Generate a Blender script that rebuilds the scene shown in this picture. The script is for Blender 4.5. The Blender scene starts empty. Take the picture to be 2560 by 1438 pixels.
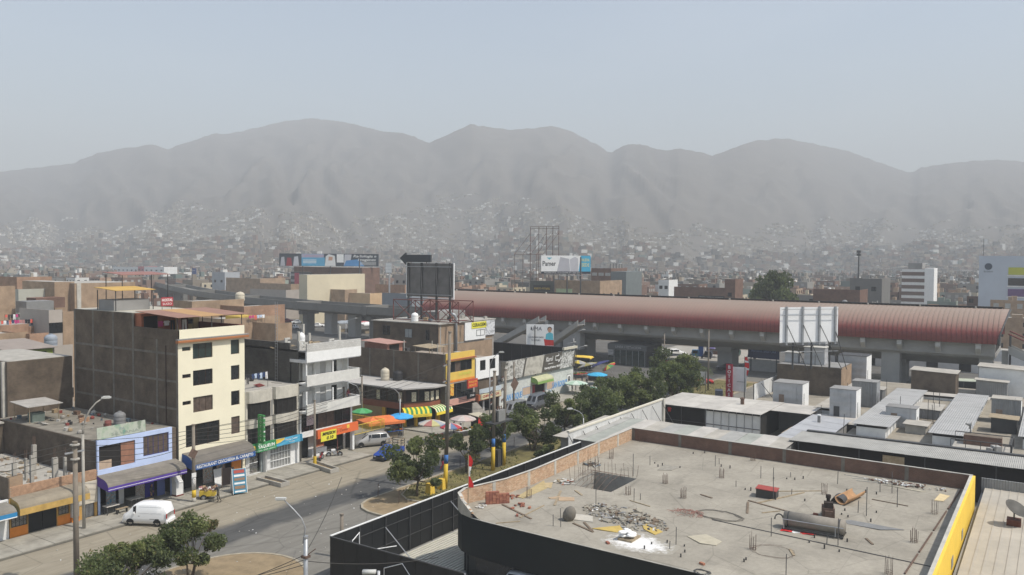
import bpy,math,random
from mathutils import Vector,Matrix
random.seed(7)
R=math.radians
sc=bpy.context.scene
COL=sc.collection
# ---------------------------------------------------------------- camera
F_PX,CX,CY,CAM_H=2050.0,1280.0,719.0,23.0  # focal length in pixels of a 2560 wide frame, eye height in metres
YAW,PITCH,ROLL=R(33.75),math.atan(74/2050),.006
_F0=Vector((math.cos(YAW),math.sin(YAW),0));_R0=Vector((math.sin(YAW),-math.cos(YAW),0));_Z=Vector((0,0,1))
FW=_F0*math.cos(PITCH)-_Z*math.sin(PITCH);_U0=_Z*math.cos(PITCH)+_F0*math.sin(PITCH)
RT=_R0*math.cos(ROLL)+_U0*math.sin(ROLL);UP=_U0*math.cos(ROLL)-_R0*math.sin(ROLL)
EYE=Vector((0,0,CAM_H))
cam=bpy.data.cameras.new('camera');cam.sensor_width=36;cam.lens=36*F_PX/2560;cam.clip_start=.5;cam.clip_end=30000
co=bpy.data.objects.new('camera',cam);COL.objects.link(co);sc.camera=co
_m=Matrix((RT,UP,-FW)).transposed().to_4x4();_m.translation=EYE;co.matrix_world=_m
# ---------------------------------------------------------------- sky, sun, exposure
SUN_EL=R(56);SUN_AZ=math.atan2(.22,-.975)  # azimuth measured from +Y towards +X
SUN=Vector((math.sin(SUN_AZ)*math.cos(SUN_EL),math.cos(SUN_AZ)*math.cos(SUN_EL),math.sin(SUN_EL)))
SKY_STRENGTH,SUN_STRENGTH,HAZE_DENSITY=.15,4.3,.00056
wd=bpy.data.worlds.new('World');sc.world=wd;wd.use_nodes=True
_n=wd.node_tree.nodes;_l=wd.node_tree.links
_bg=_n['Background'];_bg.inputs['Strength'].default_value=SKY_STRENGTH
_sky=_n.new('ShaderNodeTexSky');_sky.sky_type='NISHITA';_sky.sun_disc=False
_sky.sun_elevation=SUN_EL;_sky.sun_rotation=SUN_AZ;_sky.air_density=1.3;_sky.dust_density=1.6;_sky.ozone_density=1.5;_sky.altitude=100
_hs=_n.new('ShaderNodeHueSaturation');_hs.inputs['Saturation'].default_value=.78
_tc=_n.new('ShaderNodeTexCoord');_mp=_n.new('ShaderNodeMapping');_mp.inputs['Scale'].default_value=(1.2,1.2,5)
_nz=_n.new('ShaderNodeTexNoise');_nz.inputs['Scale'].default_value=1.6;_nz.inputs['Detail'].default_value=5;_nz.inputs['Roughness'].default_value=.45
_rp=_n.new('ShaderNodeMapRange');_rp.inputs[1].default_value=.45;_rp.inputs[2].default_value=.75;_rp.inputs[3].default_value=0;_rp.inputs[4].default_value=.13
_mx=_n.new('ShaderNodeMix');_mx.data_type='RGBA'
_l.new(_tc.outputs['Generated'],_mp.inputs[0]);_l.new(_mp.outputs[0],_nz.inputs['Vector']);_l.new(_nz.outputs['Fac'],_rp.inputs[0])
_l.new(_sky.outputs[0],_hs.inputs['Color']);_l.new(_hs.outputs[0],_mx.inputs[6]);_mx.inputs[7].default_value=(7.5,7.6,7.8,1)
_l.new(_rp.outputs[0],_mx.inputs[0]);_l.new(_mx.outputs[2],_bg.inputs['Color'])
_s=bpy.data.lights.new('sun','SUN');_s.energy=SUN_STRENGTH;_s.angle=R(.6);_s.color=(1,.945,.86)
so=bpy.data.objects.new('sun',_s);COL.objects.link(so);so.rotation_euler=SUN.to_track_quat('Z','Y').to_euler();so.location=SUN*100
vs=sc.view_settings;vs.view_transform='Standard';vs.look='None';vs.exposure=.24;vs.gamma=1;vs.use_curve_mapping=False
sc.cycles.use_denoising=True;sc.cycles.max_bounces=6;sc.cycles.volume_bounces=0;sc.cycles.transparent_max_bounces=8
sc.cycles.caustics_reflective=False;sc.cycles.caustics_refractive=False
# ---------------------------------------------------------------- from the picture to the place
def ray(x,y):return FW+RT*((x-CX)/F_PX)+UP*((CY-y)/F_PX)
def at(x,y,z=0.0):
 d=ray(x,y);return EYE+d*((z-CAM_H)/d.z)
def atY(x,y,Y):
 d=ray(x,y);return EYE+d*(Y/d.y)
def atX(x,y,X):
 d=ray(x,y);return EYE+d*(X/d.x)
def atD(x,y,D):return EYE+ray(x,y)*D
def ztop(P,y):  # height above P's ground point whose picture row is y
 a=CY-y;q=Vector((P[0],P[1],-CAM_H));k=a/F_PX  # (q+z).UP = k (q+z).FW
 return(k*q.dot(FW)-q.dot(UP))/(UP.z-k*FW.z)
# ---------------------------------------------------------------- materials
_MC={}
def _nodes(name):
 m=bpy.data.materials.new(name);m.use_nodes=True
 return m,m.node_tree.nodes,m.node_tree.links,m.node_tree.nodes['Principled BSDF']
def _pos(n):return n.new('ShaderNodeNewGeometry').outputs['Position']
def mat(name,col=(.5,.5,.5),rough=.85,var=.14,scale=.8,metal=0,spec=.3,bump=0,bscale=6,dust=0,emit=None,dlo=.35,dhi=.9):
 if name in _MC:return _MC[name]
 m,n,l,b=_nodes(name)
 b.inputs['Roughness'].default_value=rough;b.inputs['Metallic'].default_value=metal;b.inputs['Specular IOR Level'].default_value=spec
 p=_pos(n)
 if var>0:
  a=n.new('ShaderNodeTexNoise');a.inputs['Scale'].default_value=scale;a.inputs['Detail'].default_value=7;a.inputs['Roughness'].default_value=.68
  l.new(p,a.inputs['Vector'])
  r=n.new('ShaderNodeMapRange');r.inputs[1].default_value=.3;r.inputs[2].default_value=.7;r.inputs[3].default_value=1-var;r.inputs[4].default_value=1+var
  l.new(a.outputs['Fac'],r.inputs[0])
  v=n.new('ShaderNodeMix');v.data_type='RGBA';v.blend_type='MULTIPLY';v.inputs[0].default_value=1
  v.inputs[6].default_value=(*col,1);l.new(r.outputs[0],v.inputs[7]);out=v.outputs[2]
 else:
  c=n.new('ShaderNodeRGB');c.outputs[0].default_value=(*col,1);out=c.outputs[0]
 if dust>0:  # dust that has settled on what faces up
  g=n.new('ShaderNodeNewGeometry');s=n.new('ShaderNodeSeparateXYZ');l.new(g.outputs['Normal'],s.inputs[0])
  q=n.new('ShaderNodeMapRange');q.inputs[1].default_value=dlo;q.inputs[2].default_value=dhi;q.inputs[3].default_value=0;q.inputs[4].default_value=dust
  l.new(s.outputs['Z'],q.inputs[0]);v2=n.new('ShaderNodeMix');v2.data_type='RGBA'
  l.new(q.outputs[0],v2.inputs[0]);l.new(out,v2.inputs[6]);v2.inputs[7].default_value=(.33,.285,.225,1);out=v2.outputs[2]
 l.new(out,b.inputs['Base Color'])
 if bump>0:
  k=n.new('ShaderNodeTexNoise');k.inputs['Scale'].default_value=bscale;k.inputs['Detail'].default_value=4;l.new(p,k.inputs['Vector'])
  u=n.new('ShaderNodeBump');u.inputs['Strength'].default_value=bump;u.inputs['Distance'].default_value=.05;l.new(k.outputs['Fac'],u.inputs['Height']);l.new(u.outputs[0],b.inputs['Normal'])
 if emit:b.inputs['Emission Color'].default_value=(*emit,1);b.inputs['Emission Strength'].default_value=1
 _MC[name]=m;return m
def brick_mat(name,c1,c2,mortar=(.3,.27,.23),w=.24,h=.1,grime=.3):
 if name in _MC:return _MC[name]
 m,n,l,b=_nodes(name);b.inputs['Roughness'].default_value=.92;b.inputs['Specular IOR Level'].default_value=.15
 p=_pos(n);s=n.new('ShaderNodeSeparateXYZ');l.new(p,s.inputs[0])
 a=n.new('ShaderNodeMath');l.new(s.outputs['X'],a.inputs[0]);l.new(s.outputs['Y'],a.inputs[1])
 v=n.new('ShaderNodeCombineXYZ');l.new(a.outputs[0],v.inputs['X']);l.new(s.outputs['Z'],v.inputs['Y'])
 t=n.new('ShaderNodeTexBrick');l.new(v.outputs[0],t.inputs['Vector'])
 t.inputs['Color1'].default_value=(*c1,1);t.inputs['Color2'].default_value=(*c2,1);t.inputs['Mortar'].default_value=(*mortar,1)
 t.inputs['Scale'].default_value=1;t.inputs['Brick Width'].default_value=w;t.inputs['Row Height'].default_value=h;t.inputs['Mortar Size'].default_value=.012
 z=n.new('ShaderNodeTexNoise');z.inputs['Scale'].default_value=.55;z.inputs['Detail'].default_value=6;z.inputs['Roughness'].default_value=.65;l.new(p,z.inputs['Vector'])
 r=n.new('ShaderNodeMapRange');r.inputs[1].default_value=.3;r.inputs[2].default_value=.7;r.inputs[3].default_value=1-grime;r.inputs[4].default_value=1+grime*.5;l.new(z.outputs['Fac'],r.inputs[0])
 x=n.new('ShaderNodeMix');x.data_type='RGBA';x.blend_type='MULTIPLY';x.inputs[0].default_value=1;l.new(t.outputs['Color'],x.inputs[6]);l.new(r.outputs[0],x.inputs[7])
 l.new(x.outputs[2],b.inputs['Base Color'])
 u=n.new('ShaderNodeBump');u.inputs['Strength'].default_value=.5;u.inputs['Distance'].default_value=.02;l.new(t.outputs['Fac'],u.inputs['Height']);u.invert=True;l.new(u.outputs[0],b.inputs['Normal'])
 _MC[name]=m;return m
def rib_mat(name,col,axis='Y',pitch=.18,rough=.55,metal=.2,var=.18,rust=0):
 """sheet metal or fibre cement with fine corrugations running across `axis`"""
 if name in _MC:return _MC[name]
 m,n,l,b=_nodes(name);b.inputs['Roughness'].default_value=rough;b.inputs['Metallic'].default_value=metal
 p=_pos(n);w=n.new('ShaderNodeTexWave');w.bands_direction=axis;w.inputs['Scale'].default_value=6.2832/(20*pitch);l.new(p,w.inputs['Vector'])
 a=n.new('ShaderNodeTexNoise');a.inputs['Scale'].default_value=.5;a.inputs['Detail'].default_value=7;a.inputs['Roughness'].default_value=.7;l.new(p,a.inputs['Vector'])
 r=n.new('ShaderNodeMapRange');r.inputs[1].default_value=.3;r.inputs[2].default_value=.7;r.inputs[3].default_value=1-var;r.inputs[4].default_value=1+var;l.new(a.outputs['Fac'],r.inputs[0])
 v=n.new('ShaderNodeMix');v.data_type='RGBA';v.blend_type='MULTIPLY';v.inputs[0].default_value=1;v.inputs[6].default_value=(*col,1);l.new(r.outputs[0],v.inputs[7])
 out=v.outputs[2]
 if rust:
  q=n.new('ShaderNodeMapRange');q.inputs[1].default_value=.55;q.inputs[2].default_value=.75;q.inputs[4].default_value=rust;l.new(a.outputs['Fac'],q.inputs[0])
  x=n.new('ShaderNodeMix');x.data_type='RGBA';l.new(q.outputs[0],x.inputs[0]);l.new(out,x.inputs[6]);x.inputs[7].default_value=(.2,.13,.08,1);out=x.outputs[2]
 l.new(out,b.inputs['Base Color'])
 u=n.new('ShaderNodeBump');u.inputs['Strength'].default_value=.9;u.inputs['Distance'].default_value=.04;l.new(w.outputs['Fac'],u.inputs['Height']);l.new(u.outputs[0],b.inputs['Normal'])
 _MC[name]=m;return m
def collage(name,cols,scale=3.0,rough=.5):
 """flat print: a photographic poster too small to read, as irregular patches of its colours"""
 if name in _MC:return _MC[name]
 m,n,l,b=_nodes(name);b.inputs['Roughness'].default_value=rough
 p=_pos(n);t=n.new('ShaderNodeTexNoise');t.inputs['Scale'].default_value=scale;t.inputs['Detail'].default_value=3;l.new(p,t.inputs['Vector'])
 c=n.new('ShaderNodeValToRGB');e=c.color_ramp.elements;k=len(cols)
 for i,q in enumerate(cols):
  x=.32+.36*i/max(1,k-1)
  if i<2:e[i].position=x;e[i].color=(*q,1)
  else:
   z=e.new(x);z.color=(*q,1)
 l.new(t.outputs['Fac'],c.inputs[0]);l.new(c.outputs[0],b.inputs['Base Color']);_MC[name]=m;return m
# ---------------------------------------------------------------- mesh building
class MB:
 def __init__(s):s.v=[];s.f=[];s.m=[]
 def face(s,pts,m=0):
  i=len(s.v);s.v+=[tuple(p)for p in pts];s.f.append(tuple(range(i,i+len(pts))));s.m.append(m)
 def box(s,x0,y0,z0,x1,y1,z1,m=0):
  if x0>x1:x0,x1=x1,x0
  if y0>y1:y0,y1=y1,y0
  if z0>z1:z0,z1=z1,z0
  i=len(s.v);s.v+=[(x0,y0,z0),(x1,y0,z0),(x1,y1,z0),(x0,y1,z0),(x0,y0,z1),(x1,y0,z1),(x1,y1,z1),(x0,y1,z1)]
  for q in((0,3,2,1),(4,5,6,7),(0,1,5,4),(1,2,6,5),(2,3,7,6),(3,0,4,7)):s.f.append(tuple(i+k for k in q));s.m.append(m)
  return s
 def obox(s,c,sz,rz=0,tilt=0,m=0):  # centred box turned about z, tilted about its own x
  k=len(s.v);s.box(-sz[0]/2,-sz[1]/2,-sz[2]/2,sz[0]/2,sz[1]/2,sz[2]/2,m)
  M=Matrix.Translation(Vector(c))@Matrix.Rotation(rz,4,'Z')@Matrix.Rotation(tilt,4,'X')
  s.v[k:]=[tuple(M@Vector(p))for p in s.v[k:]];return s
 def prism(s,poly,z0,z1,m=0,zt=None):  # poly counter-clockwise in xy
  n=len(poly);i=len(s.v)
  s.v+=[(p[0],p[1],z0)for p in poly]+[(p[0],p[1],z1)for p in poly]
  s.f.append(tuple(range(i+n-1,i-1,-1)));s.m.append(m);s.f.append(tuple(range(i+n,i+2*n)));s.m.append(m)
  for k in range(n):
   j=(k+1)%n;s.f.append((i+k,i+j,i+n+j,i+n+k));s.m.append(m)
  return s
 def yprism(s,prof,y0,y1,m=0):  # profile in (x,z), extruded along y
  n=len(prof);i=len(s.v)
  s.v+=[(p[0],y0,p[1])for p in prof]+[(p[0],y1,p[1])for p in prof]
  s.f.append(tuple(range(i,i+n)));s.m.append(m);s.f.append(tuple(range(i+2*n-1,i+n-1,-1)));s.m.append(m)
  for k in range(n):
   j=(k+1)%n;s.f.append((i+k,i+n+k,i+n+j,i+j));s.m.append(m)
  return s
 def xprism(s,prof,x0,x1,m=0):  # profile in (y,z), extruded along x
  n=len(prof);i=len(s.v)
  s.v+=[(x0,p[0],p[1])for p in prof]+[(x1,p[0],p[1])for p in prof]
  s.f.append(tuple(range(i+n-1,i-1,-1)));s.m.append(m);s.f.append(tuple(range(i+n,i+2*n)));s.m.append(m)
  for k in range(n):
   j=(k+1)%n;s.f.append((i+k,i+j,i+n+j,i+n+k));s.m.append(m)
  return s
 def tube(s,path,r,n=6,m=0,r1=None,cap=True):
  P=[Vector(p)for p in path];k=len(P);rings=[]
  for i,p in enumerate(P):
   d=(P[min(i+1,k-1)]-P[max(i-1,0)]).normalized()
   a=d.cross(Vector((0,0,1))if abs(d.z)<.95 else Vector((1,0,0))).normalized();b=d.cross(a)
   q=r if r1 is None else r+(r1-r)*i/max(1,k-1)
   i0=len(s.v);s.v+=[tuple(p+(a*cos(2*PI*t/n)+b*sin(2*PI*t/n))*q)for t in range(n)];rings.append(i0)
  for A,B in zip(rings,rings[1:]):
   for t in range(n):
    u=(t+1)%n;s.f.append((A+t,B+t,B+u,A+u));s.m.append(m)
  if cap:
   s.f.append(tuple(rings[0]+t for t in range(n)));s.m.append(m);s.f.append(tuple(rings[-1]+t for t in range(n-1,-1,-1)));s.m.append(m)
  return s
 def lathe(s,prof,n=12,c=(0,0,0),m=0):  # (r,z) profile about z
  rings=[]
  for r,z in prof:
   i0=len(s.v);s.v+=[(c[0]+r*cos(2*PI*t/n),c[1]+r*sin(2*PI*t/n),c[2]+z)for t in range(n)];rings.append(i0)
  for A,B in zip(rings,rings[1:]):
   for t in range(n):
    u=(t+1)%n;s.f.append((A+t,A+u,B+u,B+t));s.m.append(m)
  s.f.append(tuple(rings[0]+t for t in range(n-1,-1,-1)));s.m.append(m);s.f.append(tuple(rings[-1]+t for t in range(n)));s.m.append(m)
  return s
 def wall(s,u0,u1,z0,z1,holes,y0,y1,m=0):
  """facade slab in the x-z plane between depths y0 (front) and y1 (back), with rectangular openings (u0,z0,u1,z1)"""
  H=[(max(u0,min(a,c)),max(z0,min(b,d)),min(u1,max(a,c)),min(z1,max(b,d)))for a,b,c,d in holes]
  us=sorted({u0,u1,*[h[0]for h in H],*[h[2]for h in H]});zs=sorted({z0,z1,*[h[1]for h in H],*[h[3]for h in H]})
  inh=lambda u,z:any(h[0]<u<h[2]and h[1]<z<h[3]for h in H)
  solid=lambda i,j:0<=i<len(us)-1 and 0<=j<len(zs)-1 and not inh((us[i]+us[i+1])/2,(zs[j]+zs[j+1])/2)
  for i in range(len(us)-1):
   for j in range(len(zs)-1):
    if not solid(i,j):continue
    a,b,c,d=us[i],us[i+1],zs[j],zs[j+1]
    s.face([(a,y0,c),(b,y0,c),(b,y0,d),(a,y0,d)],m);s.face([(a,y1,c),(a,y1,d),(b,y1,d),(b,y1,c)],m)
    if not solid(i-1,j):s.face([(a,y0,c),(a,y0,d),(a,y1,d),(a,y1,c)],m)
    if not solid(i+1,j):s.face([(b,y0,c),(b,y1,c),(b,y1,d),(b,y0,d)],m)
    if not solid(i,j-1):s.face([(a,y0,c),(a,y1,c),(b,y1,c),(b,y0,c)],m)
    if not solid(i,j+1):s.face([(a,y0,d),(b,y0,d),(b,y1,d),(a,y1,d)],m)
  return s
 def mesh(s,name,mats,smooth=False):
  me=bpy.data.meshes.new(name);me.from_pydata(s.v,[],s.f)
  for q in(mats if isinstance(mats,(list,tuple))else[mats]):me.materials.append(q)
  if any(s.m):me.polygons.foreach_set('material_index',s.m)
  if smooth:me.polygons.foreach_set('use_smooth',[True]*len(s.f))
  return me
 def bd(s,name,mats,parent=None,smooth=False,loc=None,rz=None):
  return put(name,s.mesh(name,mats,smooth),parent,loc,rz)
PI,cos,sin,atan2,RND,rnd=math.pi,math.cos,math.sin,math.atan2,random.Random,random.uniform
def BX(*a):return MB().box(*a)
def TU(*a,**k):return MB().tube(*a,**k)
def put(name,me,parent=None,loc=None,rz=None):
 o=bpy.data.objects.new(name,me);COL.objects.link(o)
 if parent is not None:o.parent=parent
 if loc is not None:o.location=loc
 if rz is not None:o.rotation_euler=(0,0,rz)
 return o
_LABELS={}
def tag(o,label=None,cat=None,group=None,kind=None):
 if label:o['label']=label
 if cat:o['category']=cat
 if group:o['group']=group
 if kind:o['kind']=kind
 return o
def thing(name,label,cat,loc=(0,0,0),rz=0,group=None):
 o=bpy.data.objects.new(name,None);COL.objects.link(o);o.location=loc;o.rotation_euler=(0,0,rz);o.empty_display_size=.3
 return tag(o,label,cat,group)
def struct(name,mb,m,parent=None,smooth=False):
 o=mb.bd(name,m,parent,smooth)
 if parent is None:o['kind']='structure'
 return o
def copy_tree(o,parent=None):
 c=o.copy();COL.objects.link(c);c.parent=parent
 for ch in list(o.children):copy_tree(ch,c)
 return c
def dup(o,loc,rz=0,label=None,group=None,scale=None):
 c=copy_tree(o);c.location=loc;c.rotation_euler=(0,0,rz)
 if label:c['label']=label
 if group:c['group']=group
 if scale:c.scale=(scale,)*3 if not isinstance(scale,tuple)else scale
 return c
_TX={}
def text(name,s,size,mat_,parent,loc,face='-Y',width=None,shear=0,bold=0,rz=0,rx=None,align='CENTER',spacing=1.0,ext=.008):
 """raised lettering; face '-Y' stands upright facing -Y, '-X' facing -X"""
 key=(s,size,shear,bold,spacing,align)
 if key not in _TX:
  cu=bpy.data.curves.new('lettering','FONT');cu.body=s;cu.size=size;cu.shear=shear;cu.offset=bold;cu.extrude=ext;cu.align_x=align;cu.align_y='CENTER';cu.space_character=spacing;cu.resolution_u=2
  ob=bpy.data.objects.new('lettering',cu);me=bpy.data.meshes.new_from_object(ob);bpy.data.objects.remove(ob);bpy.data.curves.remove(cu);_TX[key]=me
 me=_TX[key].copy();me.materials.clear();me.materials.append(mat_)
 o=put(name,me,parent,loc)
 if width:
  xs=[v.co.x for v in me.vertices];k=width/max(.01,max(xs)-min(xs));me.transform(Matrix.Diagonal((k,1,1,1)))
 base={'-Y':0,'-X':-PI/2,'+X':PI/2,'+Y':PI}.get(face,0)
 o.rotation_euler=(PI/2 if rx is None else rx,0,base+rz)
 return o
# ---- shared materials
CONC=mat('concrete',(.36,.34,.30),.92,.22,.9,bump=.2)
CONC_D=mat('grey_concrete',(.25,.245,.235),.9,.2,.25,bump=.15)
CONC_L=mat('pale_concrete',(.46,.44,.39),.92,.2,.8,bump=.2)
CEMENT=mat('cement_render',(.33,.31,.28),.93,.25,1.2)
WHITE=mat('white_paint',(.78,.78,.76),.7,.07,1.5)
WHITE2=mat('white_wall',(.70,.70,.68),.85,.1,.8)
BLACK=mat('black_paint',(.012,.013,.013),.55,.2,1.0)
DARK=mat('interior_shade',(.018,.016,.015),.95,.3,.7)  # near-black colour stands in for shade in rooms, gaps and openings
GLASS=mat('dark_glass',(.014,.016,.018),.12,.25,1.2,spec=.5)
GLASSB=mat('greenish_glass',(.02,.035,.032),.06,.3,1.5,spec=.7)
CURTAIN=mat('curtained_glass',(.10,.075,.06),.35,.45,2.5)
METAL=mat('galvanised_steel',(.38,.39,.40),.5,.15,2,metal=.5)
METAL_D=mat('dark_steel',(.07,.07,.07),.6,.2,2,metal=.3)
RUST=mat('rusty_steel',(.13,.085,.065),.9,.35,4)
REDSTEEL=mat('red_oxide_steel',(.17,.06,.05),.8,.3,2)
WOOD=mat('weathered_wood',(.30,.24,.16),.9,.3,3)
WOOD_D=mat('old_plank_wood',(.16,.12,.085),.9,.3,3)
PLY=mat('plywood',(.42,.33,.19),.85,.2,1.5)
RUBBER=mat('black_rubber',(.015,.015,.015),.85,.1,3)
CHROME=mat('bright_metal',(.6,.6,.6),.25,.05,2,metal=.9)
BRICK=brick_mat('orange_brick',(.42,.235,.145),(.34,.19,.12),(.30,.26,.21))
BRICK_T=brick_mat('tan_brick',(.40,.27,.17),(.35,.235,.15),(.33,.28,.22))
BRICK_D=brick_mat('grimy_shaded_brick',(.155,.115,.082),(.125,.095,.07),(.15,.13,.105),grime=.45)  # dark tone also serves as the shaded copy of tan brick
BRICK_R=brick_mat('red_brown_brick',(.20,.105,.075),(.16,.085,.062),(.17,.14,.11))
BLOCKW=brick_mat('grey_block_wall',(.13,.125,.11),(.11,.105,.095),(.085,.08,.07),.4,.2,.4)
YELLOW=mat('yellow_paint',(.74,.50,.07),.7,.12,1)
ORANGE=mat('orange_paint',(.70,.24,.04),.7,.15,1)
RED=mat('red_paint',(.50,.035,.03),.6,.15,1)
BLUE=mat('blue_paint',(.03,.12,.42),.6,.15,1)
SKYBLUE=mat('sky_blue_cloth',(.05,.30,.62),.7,.12,1)
GREEN=mat('green_paint',(.04,.25,.085),.6,.12,1)
CREAM=mat('cream_paint',(.80,.745,.57),.8,.05,.5)
# ================================================================ ground, roads, hills, haze
from mathutils import noise as NZ
def ground_mat():
 m,n,l,b=_nodes('dusty_ground');b.inputs['Roughness'].default_value=.95;b.inputs['Specular IOR Level'].default_value=.1
 p=_pos(n);a=n.new('ShaderNodeTexNoise');a.inputs['Scale'].default_value=.12;a.inputs['Detail'].default_value=8;l.new(p,a.inputs['Vector'])
 c=n.new('ShaderNodeValToRGB');c.color_ramp.elements[0].position=.3;c.color_ramp.elements[0].color=(.17,.145,.11,1);c.color_ramp.elements[1].position=.7;c.color_ramp.elements[1].color=(.28,.245,.19,1)
 l.new(a.outputs['Fac'],c.inputs[0]);l.new(c.outputs[0],b.inputs['Base Color']);return m
def road_mat():
 """worn asphalt: dark where tyres keep it clean along the carriageway, sandy dust along its edges"""
 m,n,l,b=_nodes('dusty_asphalt');b.inputs['Roughness'].default_value=.9;b.inputs['Specular IOR Level'].default_value=.2
 p=_pos(n);s=n.new('ShaderNodeSeparateXYZ');l.new(p,s.inputs[0])
 w=n.new('ShaderNodeTexNoise');w.inputs['Scale'].default_value=.16;w.inputs['Detail'].default_value=6;w.inputs['Roughness'].default_value=.6;l.new(p,w.inputs['Vector'])
 wv=n.new('ShaderNodeMath');wv.operation='MULTIPLY_ADD';l.new(w.outputs['Fac'],wv.inputs[0]);wv.inputs[1].default_value=4.4;wv.inputs[2].default_value=-2.2
 y=n.new('ShaderNodeMath');l.new(s.outputs['Y'],y.inputs[0]);l.new(wv.outputs[0],y.inputs[1])
 def band(c,half,soft):
  d=n.new('ShaderNodeMath');d.operation='SUBTRACT';l.new(y.outputs[0],d.inputs[0]);d.inputs[1].default_value=c
  e=n.new('ShaderNodeMath');e.operation='ABSOLUTE';l.new(d.outputs[0],e.inputs[0])
  q=n.new('ShaderNodeMapRange');q.interpolation_type='SMOOTHSTEP';q.inputs[1].default_value=half-soft;q.inputs[2].default_value=half+soft;q.inputs[3].default_value=1;q.inputs[4].default_value=0
  l.new(e.outputs[0],q.inputs[0]);return q.outputs[0]
 st=n.new('ShaderNodeMapping');st.inputs['Scale'].default_value=(.25,2.2,1);l.new(p,st.inputs[0])
 g=n.new('ShaderNodeTexNoise');g.inputs['Scale'].default_value=.9;g.inputs['Detail'].default_value=8;g.inputs['Roughness'].default_value=.7;l.new(st.outputs[0],g.inputs['Vector'])
 dust=n.new('ShaderNodeValToRGB');e=dust.color_ramp.elements;e[0].position=.35;e[0].color=(.225,.195,.145,1);e[1].position=.68;e[1].color=(.315,.28,.215,1);l.new(g.outputs['Fac'],dust.inputs[0])
 asp=n.new('ShaderNodeValToRGB');e=asp.color_ramp.elements;e[0].position=.35;e[0].color=(.062,.062,.061,1);e[1].position=.68;e[1].color=(.10,.099,.095,1);l.new(g.outputs['Fac'],asp.inputs[0])
 grey=n.new('ShaderNodeValToRGB');e=grey.color_ramp.elements;e[0].position=.35;e[0].color=(.16,.15,.13,1);e[1].position=.68;e[1].color=(.215,.205,.18,1);l.new(g.outputs['Fac'],grey.inputs[0])
 x1=n.new('ShaderNodeMix');x1.data_type='RGBA';l.new(band(49.5,8.3,1.6),x1.inputs[0]);l.new(dust.outputs[0],x1.inputs[6]);l.new(grey.outputs[0],x1.inputs[7])
 x2=n.new('ShaderNodeMix');x2.data_type='RGBA';l.new(band(57.0,2.2,.8),x2.inputs[0]);l.new(x1.outputs[2],x2.inputs[6]);l.new(asp.outputs[0],x2.inputs[7])
 # oil blotches, patches and cracks
 o1=n.new('ShaderNodeTexNoise');o1.inputs['Scale'].default_value=.7;o1.inputs['Detail'].default_value=9;o1.inputs['Roughness'].default_value=.72;l.new(p,o1.inputs['Vector'])
 r1=n.new('ShaderNodeMapRange');r1.inputs[1].default_value=.57;r1.inputs[2].default_value=.7;r1.inputs[3].default_value=1;r1.inputs[4].default_value=.72;l.new(o1.outputs['Fac'],r1.inputs[0])
 vo=n.new('ShaderNodeTexVoronoi');vo.feature='DISTANCE_TO_EDGE';vo.inputs['Scale'].default_value=.16;l.new(p,vo.inputs['Vector']);r2=n.new('ShaderNodeMapRange');r2.inputs[1].default_value=0;r2.inputs[2].default_value=.012;r2.inputs[3].default_value=.72;r2.inputs[4].default_value=1;l.new(vo.outputs['Distance'],r2.inputs[0])
 mm=n.new('ShaderNodeMath');mm.operation='MULTIPLY';l.new(r1.outputs[0],mm.inputs[0]);l.new(r2.outputs[0],mm.inputs[1]);x3=n.new('ShaderNodeMix');x3.data_type='RGBA';x3.blend_type='MULTIPLY';x3.inputs[0].default_value=1;l.new(x2.outputs[2],x3.inputs[6]);l.new(mm.outputs[0],x3.inputs[7])
 l.new(x3.outputs[2],b.inputs['Base Color']);return m
GROUND=ground_mat();ROAD=road_mat()
AVENUE=mat('avenue_asphalt',(.115,.11,.10),.9,.25,.3)
PAVE=mat('pavement_concrete',(.30,.28,.235),.93,.28,.7,bump=.1)
KERB=mat('kerb_concrete',(.33,.29,.22),.95,.25,1.5)
DIRT=mat('bare_earth',(.25,.19,.115),.96,.25,.9,bump=.3,bscale=8)
LAWN=mat('dry_lawn',(.145,.125,.05),.95,.45,.55,bump=.4,bscale=12)
HILL=mat('barren_hill_rock',(.118,.106,.09),.97,.2,.02)
g=MB();g.face([(-300,-1800,-.06),(2300,-1800,-.06),(2300,2300,-.06),(-300,2300,-.06)]);struct('ground',g,GROUND)
g=MB();g.face([(-40,26,-.02),(178,26,-.02),(178,65.6,-.02),(-40,65.6,-.02)]);struct('road',g,ROAD)
g=MB();g.face([(138,-160,-.03),(206,-160,-.03),(206,26,-.03),(206,240,-.03),(138,240,-.03)]);struct('avenue',g,AVENUE)
g=MB();g.face([(69.6,65.6,-.01),(82.4,65.6,-.01),(82.4,150,-.01),(69.6,150,-.01)]);struct('side_street',g,mat('side_street_dust',(.26,.235,.185),.95,.22,.5))
# pavement of separate cast slabs along the shop fronts
pv=MB();pv.box(14,65.75,-.05,69.4,70.0,.08);pav=struct('pavement',pv,mat('pavement_bed',(.16,.15,.125),.95,.25,1))
slabs=[BX(0,0,0,2.36,1.98,.05).mesh('paving_slab',PAVE)for _ in range(1)]
for i in range(23):
 for j in range(2):
  o=put('paving_slab',slabs[0],pav,(14.2+i*2.4,65.85+j*2.04,.078+rnd(0,.012)))
  o.rotation_euler=(rnd(-.003,.003),rnd(-.003,.003),rnd(-.004,.004))
g=MB();g.box(82.6,65.9,-.05,136,73.0,.10);struct('pavement',g,PAVE)
def smooth_poly(pts,k=3):
 out=[]
 n=len(pts)
 for i in range(n):
  p0,p1,p2,p3=[Vector((*pts[(i+d)%n][:2],0))for d in(-1,0,1,2)]
  for s in range(k):
   t=s/k;out.append(tuple((.5*((2*p1)+(p2-p0)*t+(2*p0-5*p1+4*p2-p3)*t*t+(3*p1-p0-3*p2+p3)*t**3))[:2]))
 return out
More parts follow.
